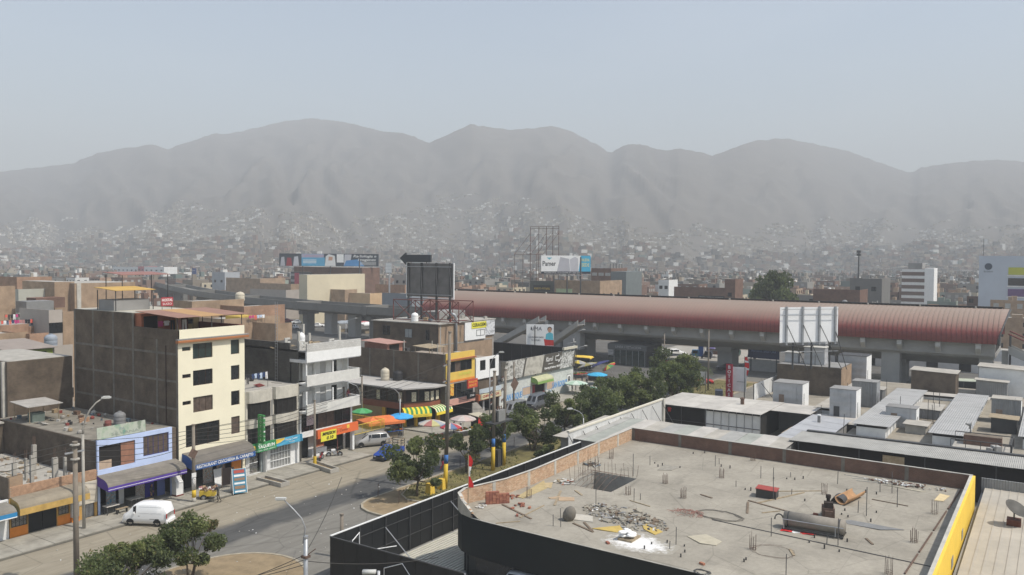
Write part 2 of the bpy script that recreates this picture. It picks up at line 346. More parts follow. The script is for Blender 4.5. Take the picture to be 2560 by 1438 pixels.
def island(name,pts,top,mtop,kw=.22):
 P=pts;n=len(P);cx=sum(p[0]for p in P)/n;cy=sum(p[1]for p in P)/n
 inn=[]
 for i in range(n):
  a,b,c=Vector(P[i-1]),Vector(P[i]),Vector(P[(i+1)%n]);d=(c-a).normalized();q=Vector((-d.y,d.x));inn.append(tuple(b+q*kw))
 s=MB();s.prism(inn,-.05,top-.03);root=struct(name,s,mtop)
 k=MB()
 for i in range(n):
  j=(i+1)%n
  k.face([(*P[i],-.05),(*P[j],-.05),(*P[j],top),(*P[i],top)]);k.face([(*P[i],top),(*P[j],top),(*inn[j],top),(*inn[i],top)]);k.face([(*inn[i],top),(*inn[j],top),(*inn[j],-.05),(*inn[i],-.05)])
 k.bd('kerb',KERB,root);return root
arc=lambda cx,cy,r,a0,a1,n=10:[(cx+r*cos(R(a0+(a1-a0)*i/(n-1))),cy+r*sin(R(a0+(a1-a0)*i/(n-1))))for i in range(n)]
MED_N=island('median',[(0,43.0),(36.5,43.0)]+arc(37.0,48.3,5.0,-72,72,12)+[(36.5,53.6),(0,53.6)],.16,DIRT)
MED_F=island('median',[(152,45.6),(152,54.0),(57.8,54.0)]+[(56.2,53.9),(54.9,53.4),(54.0,52.5),(53.5,51.2),(53.4,49.8),(53.6,48.2),(54.4,46.7),(55.8,45.8),(57.6,45.6)],.16,DIRT)
lw=MB();lw.prism([(150,46.2),(150,53.5),(61.5,53.5),(59.2,52.2),(58.2,50.6),(58.4,48.9),(59.8,47.0),(62.0,46.2)],.12,.165);tag(lw.bd('lawn',LAWN),kind='structure')
lk=MB();pts=[(61.5,53.3),(59.2,52.2),(58.2,50.6),(58.4,48.9),(59.8,47.0)]
for a,b in zip(pts,pts[1:]):lk.tube([(*a,.18),(*b,.18)],.09,4)
lk.bd('kerb',KERB,MED_F)
# tufts of dry grass
gt=MB();rg=RND(3)
for i in range(5200):
 x=60+rg.random()**1.4*88;y=rg.uniform(46.4,53.3);h=rg.uniform(.06,.22);a=rg.uniform(0,6.28);w=rg.uniform(.04,.12)
 if NZ.noise((x*.3,y*.3,0))<-.12:continue
 dx,dy=cos(a)*w,sin(a)*w;lx,ly=rg.uniform(-.1,.1),rg.uniform(-.1,.1);mi=0 if rg.random()<.6 else 1
 gt.face([(x-dx,y-dy,.15),(x+dx,y+dy,.15),(x+lx,y+ly,.15+h)],mi)
tag(gt.bd('grass',[mat('straw_grass',(.22,.19,.07),.9,.3,3),mat('green_grass',(.08,.10,.025),.9,.3,3)]),'patchy dry grass on the planted median strip','grass',kind='stuff')
# ---- barren hills round the valley
SKYLINE=[(-900,470),(-500,455),(-200,440),(0,432),(60,425),(180,412),(215,398),(250,385),(320,372),(385,365),(420,376),(450,366),(540,337),(560,340),(600,333),(650,322),(700,310),(745,304),(775,300),(850,306),(900,318),(960,333),(1000,334),(1030,343),(1072,360),(1110,343),(1160,320),(1180,313),(1200,320),(1280,328),(1330,325),(1380,319),(1410,325),(1450,345),(1490,365),(1520,385),(1560,365),(1590,362),(1650,378),(1700,375),(1740,382),(1780,392),(1830,372),(1880,356),(1960,348),(2010,360),(2050,368),(2110,380),(2180,405),(2240,425),(2270,435),(2300,420),(2360,412),(2430,405),(2480,402),(2560,408),(2800,420),(3200,445),(3700,470)]
def sky_elev(px):
 for(a,ya),(b,yb)in zip(SKYLINE,SKYLINE[1:]):
  if a<=px<=b:
   t=(px-a)/(b-a);t=t*t*(3-2*t)*.4+t*.6
   return(645+.006*(px-1280)-(ya+(yb-ya)*t))/2050
 return.09
def hill_z(px,D):
 Dr=2500+260*sin(px*.0031)+180*sin(px*.0093+1)
 wob=NZ.noise((px*.004,3.1,0));D0=900+190*wob+120*sin(px*.0071)
 q=(D-D0)/(Dr-D0)
 if q<=0:return-3.0
 e=sky_elev(px)*1.008+.0016*NZ.noise((px*.05,1,1))+.0008*NZ.noise((px*.15,3,1))
 if q>=1:return 23+e*Dr*(1-.55*(q-1))*1.0 if q<1.02 else 23+e*Dr*(1.0-.9*(q-1))
 w1=NZ.noise((px*.004+7,q*2.2,1.0));w2=NZ.noise((px*.011,q*3.0,4.0))
 k=4*q*(1-q);r=0;am,fr=1.0,1.0
 for o in range(5):
  r+=am*(1-abs(NZ.noise((px*.0075*fr+w1*1.4+q*.9*fr,q*2.4*fr+w2,5.0+3*o)))*2.0);am*=.52;fr*=2.03
 return max(-3,-3+(26+e*Dr)*(q**1.3+.055*k*(r-.95)))
def polar(px,D):
 t=(px-1280)/2050;p=_F0*D+_R0*(t*D);return p.x,p.y
hb=MB();NX,ND=460,120;PX=[-900+4600*i/(NX-1)for i in range(NX)];DD=[760+(3300-760)*(j/(ND-1))**1.1 for j in range(ND)]
for j in range(ND):
 for i in range(NX):
  x,y=polar(PX[i],DD[j]);hb.v.append((x,y,hill_z(PX[i],DD[j])if DD[j]>780 else-5))
for j in range(ND-1):
 for i in range(NX-1):
  a=j*NX+i;hb.f.append((a,a+1,a+NX+1,a+NX));hb.m.append(0)
struct('hills',hb,HILL,smooth=True)
def hill_at(px,D):  # height of the hill surface as built
 i=min(NX-2,max(0,int((px+900)/4600*(NX-1))));f=(px-PX[i])/(PX[i+1]-PX[i])
 j=min(ND-2,max(0,int(((max(D,760)-760)/(3300-760))**(1/1.1)*(ND-1))));g=(D-DD[j])/(DD[j+1]-DD[j]);q=lambda a,b:hb.v[a*NX+b][2]
 return(q(j,i)*(1-f)+q(j,i+1)*f)*(1-g)+(q(j+1,i)*(1-f)+q(j+1,i+1)*f)*g
# ---- the far city, built as one mass where nobody could count it
PAL=[mat('far_tan_wall',(.20,.165,.125),.95,.1,.05),mat('far_brick_wall',(.19,.12,.09),.95,.1,.05),mat('far_grey_wall',(.16,.155,.145),.95,.1,.05),mat('far_white_wall',(.66,.65,.61),.9,.05,.05),mat('far_cream_wall',(.33,.29,.23),.9,.1,.05),mat('far_dark_wall',(.075,.07,.062),.95,.1,.05),mat('far_green_wall',(.13,.17,.155),.9,.1,.05),mat('far_bright_roof',(.8,.8,.78),.6,.05,.05),mat('hill_hut_wall',(.24,.22,.185),.95,.2,.05),mat('hill_hut_pale',(.36,.335,.29),.95,.2,.05)]
far=MB();rg=RND(11)
def hut(x,y,z0,w,d,h,rz,mi,roof):
 c,s=cos(rz),sin(rz);q=[(x+c*a-s*b,y+s*a+c*b)for a,b in((-w/2,-d/2),(w/2,-d/2),(w/2,d/2),(-w/2,d/2))]
 i=len(far.v);far.v+=[(*p,z0-3)for p in q]+[(*p,z0+h)for p in q]
 for k in range(4):far.f.append((i+k,i+(k+1)%4,i+4+(k+1)%4,i+4+k));far.m.append(mi)
 far.f.append((i+4,i+5,i+6,i+7));far.m.append(roof)
def pick(rg):
 r=rg.random();return 0 if r<.27 else 1 if r<.47 else 2 if r<.66 else 3 if r<.73 else 4 if r<.83 else 5 if r<.96 else 6
cnt=0;tries=0  # joined rows of huts stepping up the slopes along the contour
while cnt<26000 and tries<30000:
 tries+=1;px=rg.uniform(-150,2710);D=780+1150*rg.random()**.85;z=hill_at(px,D);e=(z-23)/D
 lim=.036+.030*math.exp(-((px-1080)/330)**2)+.012*math.exp(-((px-2050)/120)**2)+.010*math.exp(-((px-560)/140)**2)+.022*NZ.noise((px*.006,D*.004,2))+.01*NZ.noise((px*.02,D*.01,8))
 if e>lim or(e>0 and(rg.random()<.6*(e/max(.005,lim))**1.2 or NZ.noise((px*.012,D*.006,7))<-.22)):continue
 small=e>.008;n=rg.randrange(3,13);dr=rg.uniform(-.6,.6);az=YAW-PI/2+rg.uniform(-.15,.15)
 for i in range(n):
  w,d=(rg.uniform(3,5.5),rg.uniform(3,5.5))if small else(rg.uniform(4.5,8),rg.uniform(5,10))
  px+=(w+(rg.uniform(0,4)if rg.random()<.3 else.1))/D*2050;D+=dr*w;z=hill_at(px,D);cnt+=1
  h=rg.uniform(1.3,2.9)if small else rg.choice((2.8,2.8,5.3,5.3,8));x,y=polar(px,D);mi=rg.choices((8,9,4,0,3),(4,7,5,2,2.2))[0]if small else pick(rg)
  hut(x,y,max(z,-3),w,d,h if z>0 else h+1,az,mi,rg.choices((mi,9,4,7),(8,6,4,3))[0])
cnt=0
while cnt<4600:
 px=rg.uniform(-150,2710);D=430+430*rg.random();x,y=polar(px,D);cnt+=1
 x=round(x/11)*11+rg.uniform(-2,2);y=round(y/9)*9+rg.uniform(-1.5,1.5);h=rg.choice((2.8,5.4,5.4,5.4,8,8,10.5));mi=pick(rg)
 hut(x,y,0,rg.uniform(7,11),rg.uniform(5,9),h+rg.uniform(-.4,.6),0,mi,rg.choice((mi,0,2,2,4,5)))
 for k in range(rg.choice((0,1,2,3))):  # rooms, stair heads and tanks on the flat roofs
  hut(x+rg.uniform(-3,3),y+rg.uniform(-3,3),h+2.5,rg.uniform(.8,4),rg.uniform(.8,3),rg.uniform(-.8,.6),0,pick(rg),rg.choice((0,2,3,4,7)))
 for k in range(rg.choice((0,2,3,4))):  # window openings
  wz=rg.choice((1.2,3.8,6.4))
  if wz<h-1:hut(x-4.6,y+rg.uniform(-3,3),wz+3,1.6,1.2,-1.8,0,5,5)
tag(far.bd('houses',PAL),'dense mass of small houses over the valley and hillsides','houses',kind='stuff')
# ---- hazy air
hz=MB();hz.box(-320,-1850,-4.5,4200,3900,520)
hzm=bpy.data.materials.new('hazy_air');hzm.use_nodes=True;n=hzm.node_tree.nodes;n.remove(n['Principled BSDF'])
pvn=n.new('ShaderNodeVolumePrincipled');pvn.inputs['Color'].default_value=(.92,.95,.97,1);pvn.inputs['Density'].default_value=HAZE_DENSITY;pvn.inputs['Anisotropy'].default_value=.0
hzm.node_tree.links.new(pvn.outputs[0],n['Material Output'].inputs['Volume'])
try:hzm.cycles.homogeneous_volume=True
except Exception:pass
tag(hz.bd('haze',hzm),'pale dusty haze filling the valley air','haze',kind='stuff')
# ================================================================ builders
def window(par,loc,w,h,rz=0,glass=GLASS,frame=METAL_D,cols=2,rows=1,fw=.05,depth=.08,name='window',sill=None):
 f=MB();f.box(0,0,0,w,depth,fw);f.box(0,0,h-fw,w,depth,h);f.box(0,0,fw,fw,depth,h-fw);f.box(w-fw,0,fw,w,depth,h-fw)
 for i in range(1,cols):f.box(w*i/cols-fw*.4,.01,fw,w*i/cols+fw*.4,depth-.01,h-fw)
 for j in range(1,rows):f.box(fw,.015,h*j/rows-fw*.4,w-fw,depth-.015,h*j/rows+fw*.4)
 o=f.bd(name,frame,par,loc=loc,rz=rz)
 for i in range(cols):
  a=w*i/cols+(fw if i==0 else fw*.4);b=w*(i+1)/cols-(fw if i==cols-1 else fw*.4)
  BX(a,depth*.45,fw,b,depth*.6,h-fw).bd('pane',glass,o)
 if sill:BX(-.05,-.08,-.07,w+.05,depth,-.003).bd('sill',sill,o)
 return o
def awning(par,x0,x1,zt,d,drop,val,mtop,mval,y=0,name='awning',arcn=5,flat=.35,textmat=None):
 """hooded awning on a facade facing -Y: curved top, hanging valance, closed ends"""
 pr=[(y,zt)]+[(y-d*(flat+(1-flat)*sin(PI/2*i/arcn)),zt-drop*(flat*.5+(1-flat*.5)*(1-cos(PI/2*i/arcn))))for i in range(arcn+1)]
 pr=[(p[0],min(p[1],zt))for p in pr];ex,ez=pr[-1]
 inn=[(p[0]+.02,p[1]-.04)for p in pr]
 b=MB();b.xprism(pr+inn[::-1],x0,x1)
 o=b.bd(name,mtop,par)
 v=MB();v.box(x0-.012,ex-.022,ez-val,x1+.012,ex-.004,ez+.02)
 for x in(x0,x1):
  t=.012 if x==x0 else-.012
  v.xprism(inn+[(ex+.02,ez-val),(y,ez-val*.3)],x-(.012 if x==x0 else 0),x+(.012 if x==x1 else 0))
 v.bd('valance',mval,o)
 return o,ex-.03,ez-val/2
def posts(par,pts,z0,z1,r,m,name='post',n=6):
 for p in pts:TU([(p[0],p[1],z0),(p[0],p[1],z1)],r,n).bd(name,m,par)
def rebar(par,x,y,z0,h,n=4,s=.12,m=RUST,name='rebar',tilt=.03):
 for i in range(n):
  a=2*PI*i/n+.4;dx,dy=s*cos(a),s*sin(a)
  TU([(x+dx,y+dy,z0),(x+dx+rnd(-tilt,tilt),y+dy+rnd(-tilt,tilt),z0+h*rnd(.8,1.05))],.014,4).bd(name,m,par)
# ---- people: one skinned surface each
SKIN=mat('skin',(.30,.16,.10),.7,.05,5);HAIR=mat('black_hair',(.012,.01,.009),.6,.1,5)
_BASE=dict(pelvis=(0,0,.95,.125),spine=(0,0,1.14,.12),chest=(0,0,1.34,.15),neck=(0,.01,1.485,.055),head=(0,-.015,1.60,.098),crown=(0,0,1.69,.075),nose=(0,-.115,1.59,.018),
 ls=(-.19,0,1.41,.06),le=(-.25,.03,1.14,.046),lw=(-.25,-.06,.92,.034),lh=(-.245,-.1,.83,.038),rs=(.19,0,1.41,.06),re=(.25,.03,1.14,.046),rw=(.25,-.06,.92,.034),rh=(.245,-.1,.83,.038),
 lp=(-.095,0,.88,.092),lk=(-.1,-.03,.49,.062),la=(-.1,.02,.09,.045),lt=(-.1,-.14,.045,.042),rp=(.095,0,.88,.092),rk=(.1,-.03,.49,.062),ra=(.1,.02,.09,.045),rt=(.1,-.14,.045,.042))
_EDGES=[('pelvis','spine'),('spine','chest'),('chest','neck'),('neck','head'),('head','crown'),('head','nose'),('chest','ls'),('ls','le'),('le','lw'),('lw','lh'),('chest','rs'),('rs','re'),('re','rw'),('rw','rh'),('pelvis','lp'),('lp','lk'),('lk','la'),('la','lt'),('pelvis','rp'),('rp','rk'),('rk','ra'),('ra','rt')]
_REG=dict(pelvis=2,spine=1,chest=1,neck=0,head=0,crown=3,nose=0,ls=1,le=1,lw=0,lh=0,rs=1,re=1,rw=0,rh=0,lp=2,lk=2,la=2,lt=4,rp=2,rk=2,ra=2,rt=4)
def pose_mesh(name,**over):
 J={k:list(v)for k,v in _BASE.items()}
 for k,v in over.items():J[k][:3]=v
 ks=list(J);me=bpy.data.meshes.new('pose');me.from_pydata([J[k][:3]for k in ks],[(ks.index(a),ks.index(b))for a,b in _EDGES],[])
 ob=bpy.data.objects.new('pose',me);COL.objects.link(ob)
 sk=ob.modifiers.new('s','SKIN');su=ob.modifiers.new('u','SUBSURF');su.levels=su.render_levels=1
 for i,k in enumerate(ks):
  r=J[k][3];me.skin_vertices[0].data[i].radius=(r,r*(.75 if k in('chest','spine','pelvis')else 1))
 me.skin_vertices[0].data[0].use_root=True
 dg=bpy.context.evaluated_depsgraph_get();out=bpy.data.meshes.new_from_object(ob.evaluated_get(dg));out.name=name
 bpy.data.objects.remove(ob);KV=[(Vector(J[k][:3]),_REG[k])for k in ks]
 for i in range(5):out.materials.append(SKIN)
 for p in out.polygons:
  c=p.center;r=min(KV,key=lambda q:(q[0]-c).length_squared)[1]
  h=Vector(J['head'][:3])
  if r in(0,3)and(c-h).length<.17:r=3 if(c.z>h.z+.055 or c.y>h.y+.035)and c.z>h.z-.05 else 0
  p.material_index=r;p.use_smooth=True
 return out
POSE=dict(stand=pose_mesh('standing_body'),
 walk=pose_mesh('walking_body',lk=(-.1,-.18,.52),la=(-.1,-.17,.10),lt=(-.1,-.32,.06),rk=(.1,.05,.5),ra=(.1,.27,.14),rt=(.1,.18,.04),le=(-.25,.12,1.16),lw=(-.25,.12,.93),lh=(-.25,.1,.85),re=(.25,-.05,1.15),rw=(.25,-.2,.97),rh=(.25,-.26,.92)),
 push=pose_mesh('pushing_body',chest=(0,-.1,1.32),spine=(0,-.04,1.13),neck=(0,-.14,1.46),head=(0,-.18,1.57),crown=(0,-.17,1.66),nose=(0,-.28,1.55),ls=(-.19,-.1,1.39),rs=(.19,-.1,1.39),le=(-.23,-.25,1.15),lw=(-.2,-.46,1.05),lh=(-.2,-.53,1.03),re=(.23,-.25,1.15),rw=(.2,-.46,1.05),rh=(.2,-.53,1.03),lk=(-.1,-.12,.51),la=(-.1,.0,.09),lt=(-.1,-.15,.045),rk=(.1,.06,.5),ra=(.1,.25,.12),rt=(.1,.12,.045)),
 sit=pose_mesh('sitting_body',pelvis=(0,0,.52),spine=(0,0,.72),chest=(0,-.02,.93),neck=(0,-.02,1.07),head=(0,-.05,1.19),crown=(0,-.03,1.28),nose=(0,-.15,1.17),ls=(-.19,-.02,1.0),rs=(.19,-.02,1.0),le=(-.24,-.06,.74),re=(.24,-.06,.74),lw=(-.18,-.28,.68),rw=(.18,-.28,.68),lh=(-.15,-.36,.67),rh=(.15,-.36,.67),lp=(-.1,-.03,.5),rp=(.1,-.03,.5),lk=(-.12,-.43,.49),rk=(.12,-.43,.49),la=(-.12,-.42,.09),ra=(.12,-.42,.09),lt=(-.12,-.57,.045),rt=(.12,-.57,.045)),
 bend=pose_mesh('crouching_body',pelvis=(0,.1,.5),spine=(0,-.05,.68),chest=(0,-.22,.83),neck=(0,-.33,.93),head=(0,-.42,1.0),crown=(0,-.45,1.08),nose=(0,-.52,.96),ls=(-.19,-.24,.88),rs=(.19,-.24,.88),le=(-.24,-.35,.62),re=(.24,-.35,.62),lw=(-.2,-.5,.45),rw=(.2,-.5,.45),lh=(-.18,-.56,.38),rh=(.18,-.56,.38),lp=(-.11,.07,.46),rp=(.11,.07,.46),lk=(-.14,-.28,.5),rk=(.14,-.28,.5),la=(-.13,.02,.1),ra=(.13,.02,.1),lt=(-.13,-.12,.045),rt=(.13,-.12,.045)))
def cloth(c):return mat('cloth_%02d%02d%02d'%tuple(int(99*q)for q in c),c,.9,.15,6)
def person(label,pose,loc,rz,shirt,pants,shoes=(.02,.02,.02),s=1.0,group=None,skin=SKIN):
 o=put('person',POSE[pose],None,loc,rz);o.scale=(s,s,s);tag(o,label,'person',group)
 for i,m in enumerate((skin,cloth(shirt),cloth(pants),HAIR,cloth(shoes))):o.material_slots[i].link='OBJECT';o.material_slots[i].material=m
 return o
# ---- vehicles: lofted bodies
def wheel(par,x,y,r,w=.18,rim=CHROME):
 t=MB();sgn=1 if y>0 else-1
 t.v=[];n=16
 for rr,yy in((r*.62,0),(r*.95,0),(r,w*.2),(r,w*.8),(r*.95,w),(r*.62,w)):
  t.v+=[(rr*cos(2*PI*i/n),(yy-w/2),rr*sin(2*PI*i/n))for i in range(n)]
 for k in range(6):
  for i in range(n):j=(i+1)%n;a=k*n;b=((k+1)%6)*n;t.f.append((a+i,b+i,b+j,a+j));t.m.append(0)
 o=t.bd('wheel',RUBBER,par,True,loc=(x,y,r))
 h=MB();q=w*.32*sgn
 h.v=[(r*.6*cos(2*PI*i/n),q,r*.6*sin(2*PI*i/n))for i in range(n)]+[(r*.2*cos(2*PI*i/n),q+.03*sgn,r*.2*sin(2*PI*i/n))for i in range(n)]
 for i in range(n):h.f.append((i,(i+1)%n,n+(i+1)%n,n+i));h.m.append(i%2)
 h.f.append(tuple(range(n,2*n)));h.m.append(0)
 h.bd('rim',[rim,METAL_D],o)
 return o
def vehicle(name,label,cat,st,sides,tops,paint,loc,rz,wheels,wr=.31,group=None,glass=GLASS,extra=None,rim=CHROME,lamp=True,bumper=METAL_D,roofm=None):
 """st: sections front to rear (x, z sill, z belt, z top, half width sill, belt, top); front is -X.
    sides / tops: index spans glazed on both flanks / across the top"""
 t=thing(name,label,cat,loc,rz,group);b=MB()
 ring=lambda s:[(s[0],-s[4],s[1]),(s[0],-s[4]-.02,(s[1]+s[2])/2),(s[0],-s[5],s[2]),(s[0],-s[6]-(s[5]-s[6])*.25,s[3]-(s[3]-s[2])*.14),(s[0],-s[6]*.86,s[3]),(s[0],0,s[3]+.025),(s[0],s[6]*.86,s[3]),(s[0],s[6]+(s[5]-s[6])*.25,s[3]-(s[3]-s[2])*.14),(s[0],s[5],s[2]),(s[0],s[4]+.02,(s[1]+s[2])/2),(s[0],s[4],s[1])]
 rings=[ring(s)for s in st]
 for r_ in rings:b.v+=r_
 n=11
 for k in range(len(rings)-1):
  for i in range(n):j=(i+1)%n;a=k*n;b.f.append((a+i,a+j,a+n+j,a+n+i));b.m.append(1 if roofm and 3<=i<=6 and k in roofm[1]else 0)
 b.f.append(tuple(range(n)));b.m.append(0);e=(len(rings)-1)*n;b.f.append(tuple(range(e+n-1,e-1,-1)));b.m.append(0)
 body=b.bd('body',[paint,roofm[0]]if roofm else paint,t,True)
 body.data.shade_flat();
 for p in body.data.polygons:p.use_smooth=True
 def pane(pts,nm='window'):
  c=sum((Vector(p)for p in pts),Vector())/len(pts);nrm=(Vector(pts[1])-Vector(pts[0])).cross(Vector(pts[2])-Vector(pts[0])).normalized()
  if nrm.dot(c-Vector((c.x,0,.6)))<0:nrm=-nrm
  P=[c+(Vector(p)-c)*.93+nrm*.012 for p in pts];Q=[p-nrm*.01 for p in P];m=MB();i=len(P);m.v=[tuple(p)for p in P+Q];m.f=[tuple(range(i)),tuple(range(2*i-1,i-1,-1))]+[(k,(k+1)%i,i+(k+1)%i,i+k)for k in range(i)];m.m=[0]*len(m.f)
  m.bd(nm,glass,t)
 L=lambda p,q,f:tuple(Vector(p)+(Vector(q)-Vector(p))*f)
 for a,c in sides:
  for lo,hi in((2,3),(8,7)):
   top=[rings[k][hi]for k in range(c,a-1,-1)];bot=[L(rings[k][lo],rings[k][hi],.08)for k in range(a,c+1)]
   if len(bot)>2:bot=[bot[0],bot[-1]]
   pane(bot+top)
 for a,c in tops:pane([rings[a][3 if False else 4],rings[a][6],rings[c][6],rings[c][4]],'windscreen' if rings[a][4][0]<0 else 'rear_window')
 for x in wheels:
  for y in(-1,1):
   wheel(t,x,y*(max(s[4]for s in st)-.08),wr,rim=rim)
   a=MB();rr=wr*1.16;yy=y*(max(s[4]for s in st)+.022)
   a.v=[(x,yy,wr)]+[(x+rr*cos(R(180*i/10)),yy,wr+rr*sin(R(180*i/10))*.98)for i in range(11)]+[(x+rr,yy,st[0][1]),(x-rr,yy,st[0][1])]
   a.f=[tuple(range(1,12))+(13,12)if False else(*range(1,12),13,12)];a.m=[0];a.bd('wheel_arch',RUBBER,t)
 f0,r0=st[0],st[-1]
 if lamp:
  for y in(-1,1):
   BX(f0[0]-.03,y*f0[5]*.92,f0[2]-.16,f0[0]+.06,y*f0[5]*.55,f0[2]-.02).bd('headlight',mat('lamp_glass',(.75,.75,.72),.15,.05,3),t)
   BX(r0[0]-.06,y*r0[5]*.98,r0[2]-.28,r0[0]+.03,y*r0[5]*.80,r0[2]+.12).bd('tail_light',mat('red_lamp',(.35,.015,.015),.25,.05,3),t)
  BX(f0[0]-.07,-f0[4]*.98,f0[1]-.04,f0[0]+.1,f0[4]*.98,f0[1]+.2).bd('bumper',bumper,t)
  BX(r0[0]-.1,-r0[4]*.98,r0[1]-.04,r0[0]+.07,r0[4]*.98,r0[1]+.2).bd('bumper',bumper,t)
  BX(f0[0]-.04,-f0[5]*.5,f0[2]-.15,f0[0]+.02,f0[5]*.5,f0[2]-.03).bd('grille',RUBBER,t)
 for y in(-1,1):
  k=sides[0][0];s=st[k];BX(s[0]+.1,y*(s[5]+.03),s[2]+.02,s[0]+.2,y*(s[5]+.2),s[2]+.17).bd('mirror',paint if lamp else METAL_D,t)
 if extra:extra(t)
 return t
VAN=[(-1.95,.30,.72,.80,.68,.66,.55),(-1.85,.27,.92,.98,.74,.73,.66),(-1.62,.25,.98,1.02,.75,.74,.68),(-1.0,.24,1.06,1.74,.75,.745,.64),(-.72,.24,1.06,1.86,.75,.745,.64),(.0,.24,1.06,1.90,.75,.745,.65),(1.0,.24,1.06,1.90,.75,.745,.65),(1.72,.26,1.04,1.84,.74,.735,.64),(1.95,.30,.98,1.08,.73,.72,.70)]
MINIVAN=[(-2.25,.28,.62,.68,.76,.74,.6),(-2.1,.24,.78,.84,.83,.82,.7),(-1.2,.22,.94,.99,.84,.83,.74),(-.45,.22,.98,1.50,.84,.83,.62),(-.1,.22,.98,1.60,.84,.83,.63),(1.0,.22,.98,1.62,.84,.83,.63),(1.85,.24,.98,1.56,.83,.82,.62),(2.2,.28,.94,1.06,.82,.80,.74),(2.27,.3,.8,.9,.8,.78,.7)]
SEDAN=[(-2.2,.28,.58,.63,.74,.72,.6),(-2.05,.24,.72,.77,.80,.79,.7),(-1.05,.22,.86,.92,.82,.81,.74),(-.35,.22,.90,1.36,.82,.81,.58),(.0,.22,.90,1.42,.82,.81,.59),(.75,.22,.90,1.40,.82,.81,.58),(1.45,.24,.90,.98,.81,.80,.72),(2.1,.26,.84,.92,.80,.78,.7),(2.2,.3,.7,.8,.77,.75,.68)]
BIGVAN=[(-2.55,.34,.85,.93,.80,.78,.66),(-2.4,.30,1.05,1.12,.86,.85,.76),(-2.0,.28,1.15,1.22,.88,.87,.80),(-1.4,.28,1.20,2.0,.88,.87,.74),(-1.0,.28,1.20,2.16,.88,.87,.75),(.0,.28,1.20,2.2,.88,.87,.76),(1.2,.28,1.20,2.2,.88,.87,.76),(2.3,.3,1.2,2.14,.87,.86,.75),(2.55,.34,1.1,1.3,.86,.85,.82)]
# ---- trees
BARK=mat('grey_brown_bark',(.115,.09,.065),.95,.3,5)
def leaf_mat(name,col):
 m=mat(name,col,.7,.35,1.5);n=m.node_tree.nodes;l=m.node_tree.links;b=n['Principled BSDF'];t=n.new('ShaderNodeBsdfTranslucent');t.inputs[0].default_value=(col[0]*1.5,col[1]*1.6,col[2]*.9,1)
 x=n.new('ShaderNodeMixShader');x.inputs[0].default_value=.38;l.new(b.outputs[0],x.inputs[1]);l.new(t.outputs[0],x.inputs[2]);l.new(x.outputs[0],n['Material Output'].inputs[0]);return m
LEAF=[leaf_mat('dark_leaf',(.062,.078,.036)),leaf_mat('mid_leaf',(.108,.132,.055)),leaf_mat('light_leaf',(.17,.19,.075)),leaf_mat('dry_leaf',(.18,.15,.075))]
def tree_parts(seed,H,trunk_h,rx,rz_,nclump,nleaf,leaf,tr=.11,mix=(3,4,2,0),stems=1,cr=None):
 rg=RND(seed);tk=MB();cl=[]
 cz=trunk_h+rz_*.85
 for i in range(nclump):
  for _ in range(40):
   p=Vector((rg.uniform(-1,1),rg.uniform(-1,1),rg.uniform(-1,1)))
   if.2<p.length<(1 if i%4 else 1.25):break
  p=Vector((p.x*rx,p.y*rx,cz+p.z*rz_));cl.append((p,(cr or rx*.33)*rg.uniform(.4,1.2)))
 for s in range(stems):
  a=rg.uniform(0,6.28);o=Vector((cos(a),sin(a),0))*(.18 if stems>1 else 0)
  fork=Vector((o.x*3.5+rg.uniform(-.15,.15),o.y*3.5+rg.uniform(-.15,.15),trunk_h*rg.uniform(.75,1)))
  tk.tube([o,o*1.6+Vector((rg.uniform(-.06,.06),rg.uniform(-.06,.06),trunk_h*.4)),fork],tr,7,r1=tr*.7)
  for p,r in cl[s::stems]:
   mid=fork.lerp(p,.5)+Vector((rg.uniform(-.2,.2),rg.uniform(-.2,.2),-.05*rx));tk.tube([fork,mid,p],tr*.5,5,r1=tr*.12)
 cb=MB();per=nleaf//nclump
 for p,r in cl:
  tone=rg.choices((0,1,2,3),mix)[0]
  for k in range(per):
   d=Vector((rg.gauss(0,1),rg.gauss(0,1),rg.gauss(0,1))).normalized();q=p+d*r*(.25+.85*rg.random()**.75);q.z=p.z+(q.z-p.z)*.75+.12*sin(q.x*3.1+q.y*2.3)
   s=leaf*rg.uniform(.6,1.3);n1=Vector((rg.gauss(0,1),rg.gauss(0,1),rg.gauss(.5,.8))).normalized();u=n1.orthogonal().normalized();u.rotate(Matrix.Rotation(rg.uniform(0,6.28),3,n1));v=n1.cross(u)*.5
   mi=tone if rg.random()<.7 else rg.choices((0,1,2,3),mix)[0]
   cb.face([q-u*s,q+v*s-n1*s*.15,q+u*s,q-v*s-n1*s*.15],mi)
 return tk.mesh('trunk',BARK,True),cb.mesh('crown',LEAF)
def tree(label,parts,loc,rz=0,s=1.0,group='trees on the median strip',name='tree',cat='tree'):
 t=thing(name,label,cat,loc,rz,group);t.scale=(s,)*3 if not isinstance(s,tuple)else s
 put('trunk',parts[0],t);put('crown',parts[1],t);return t
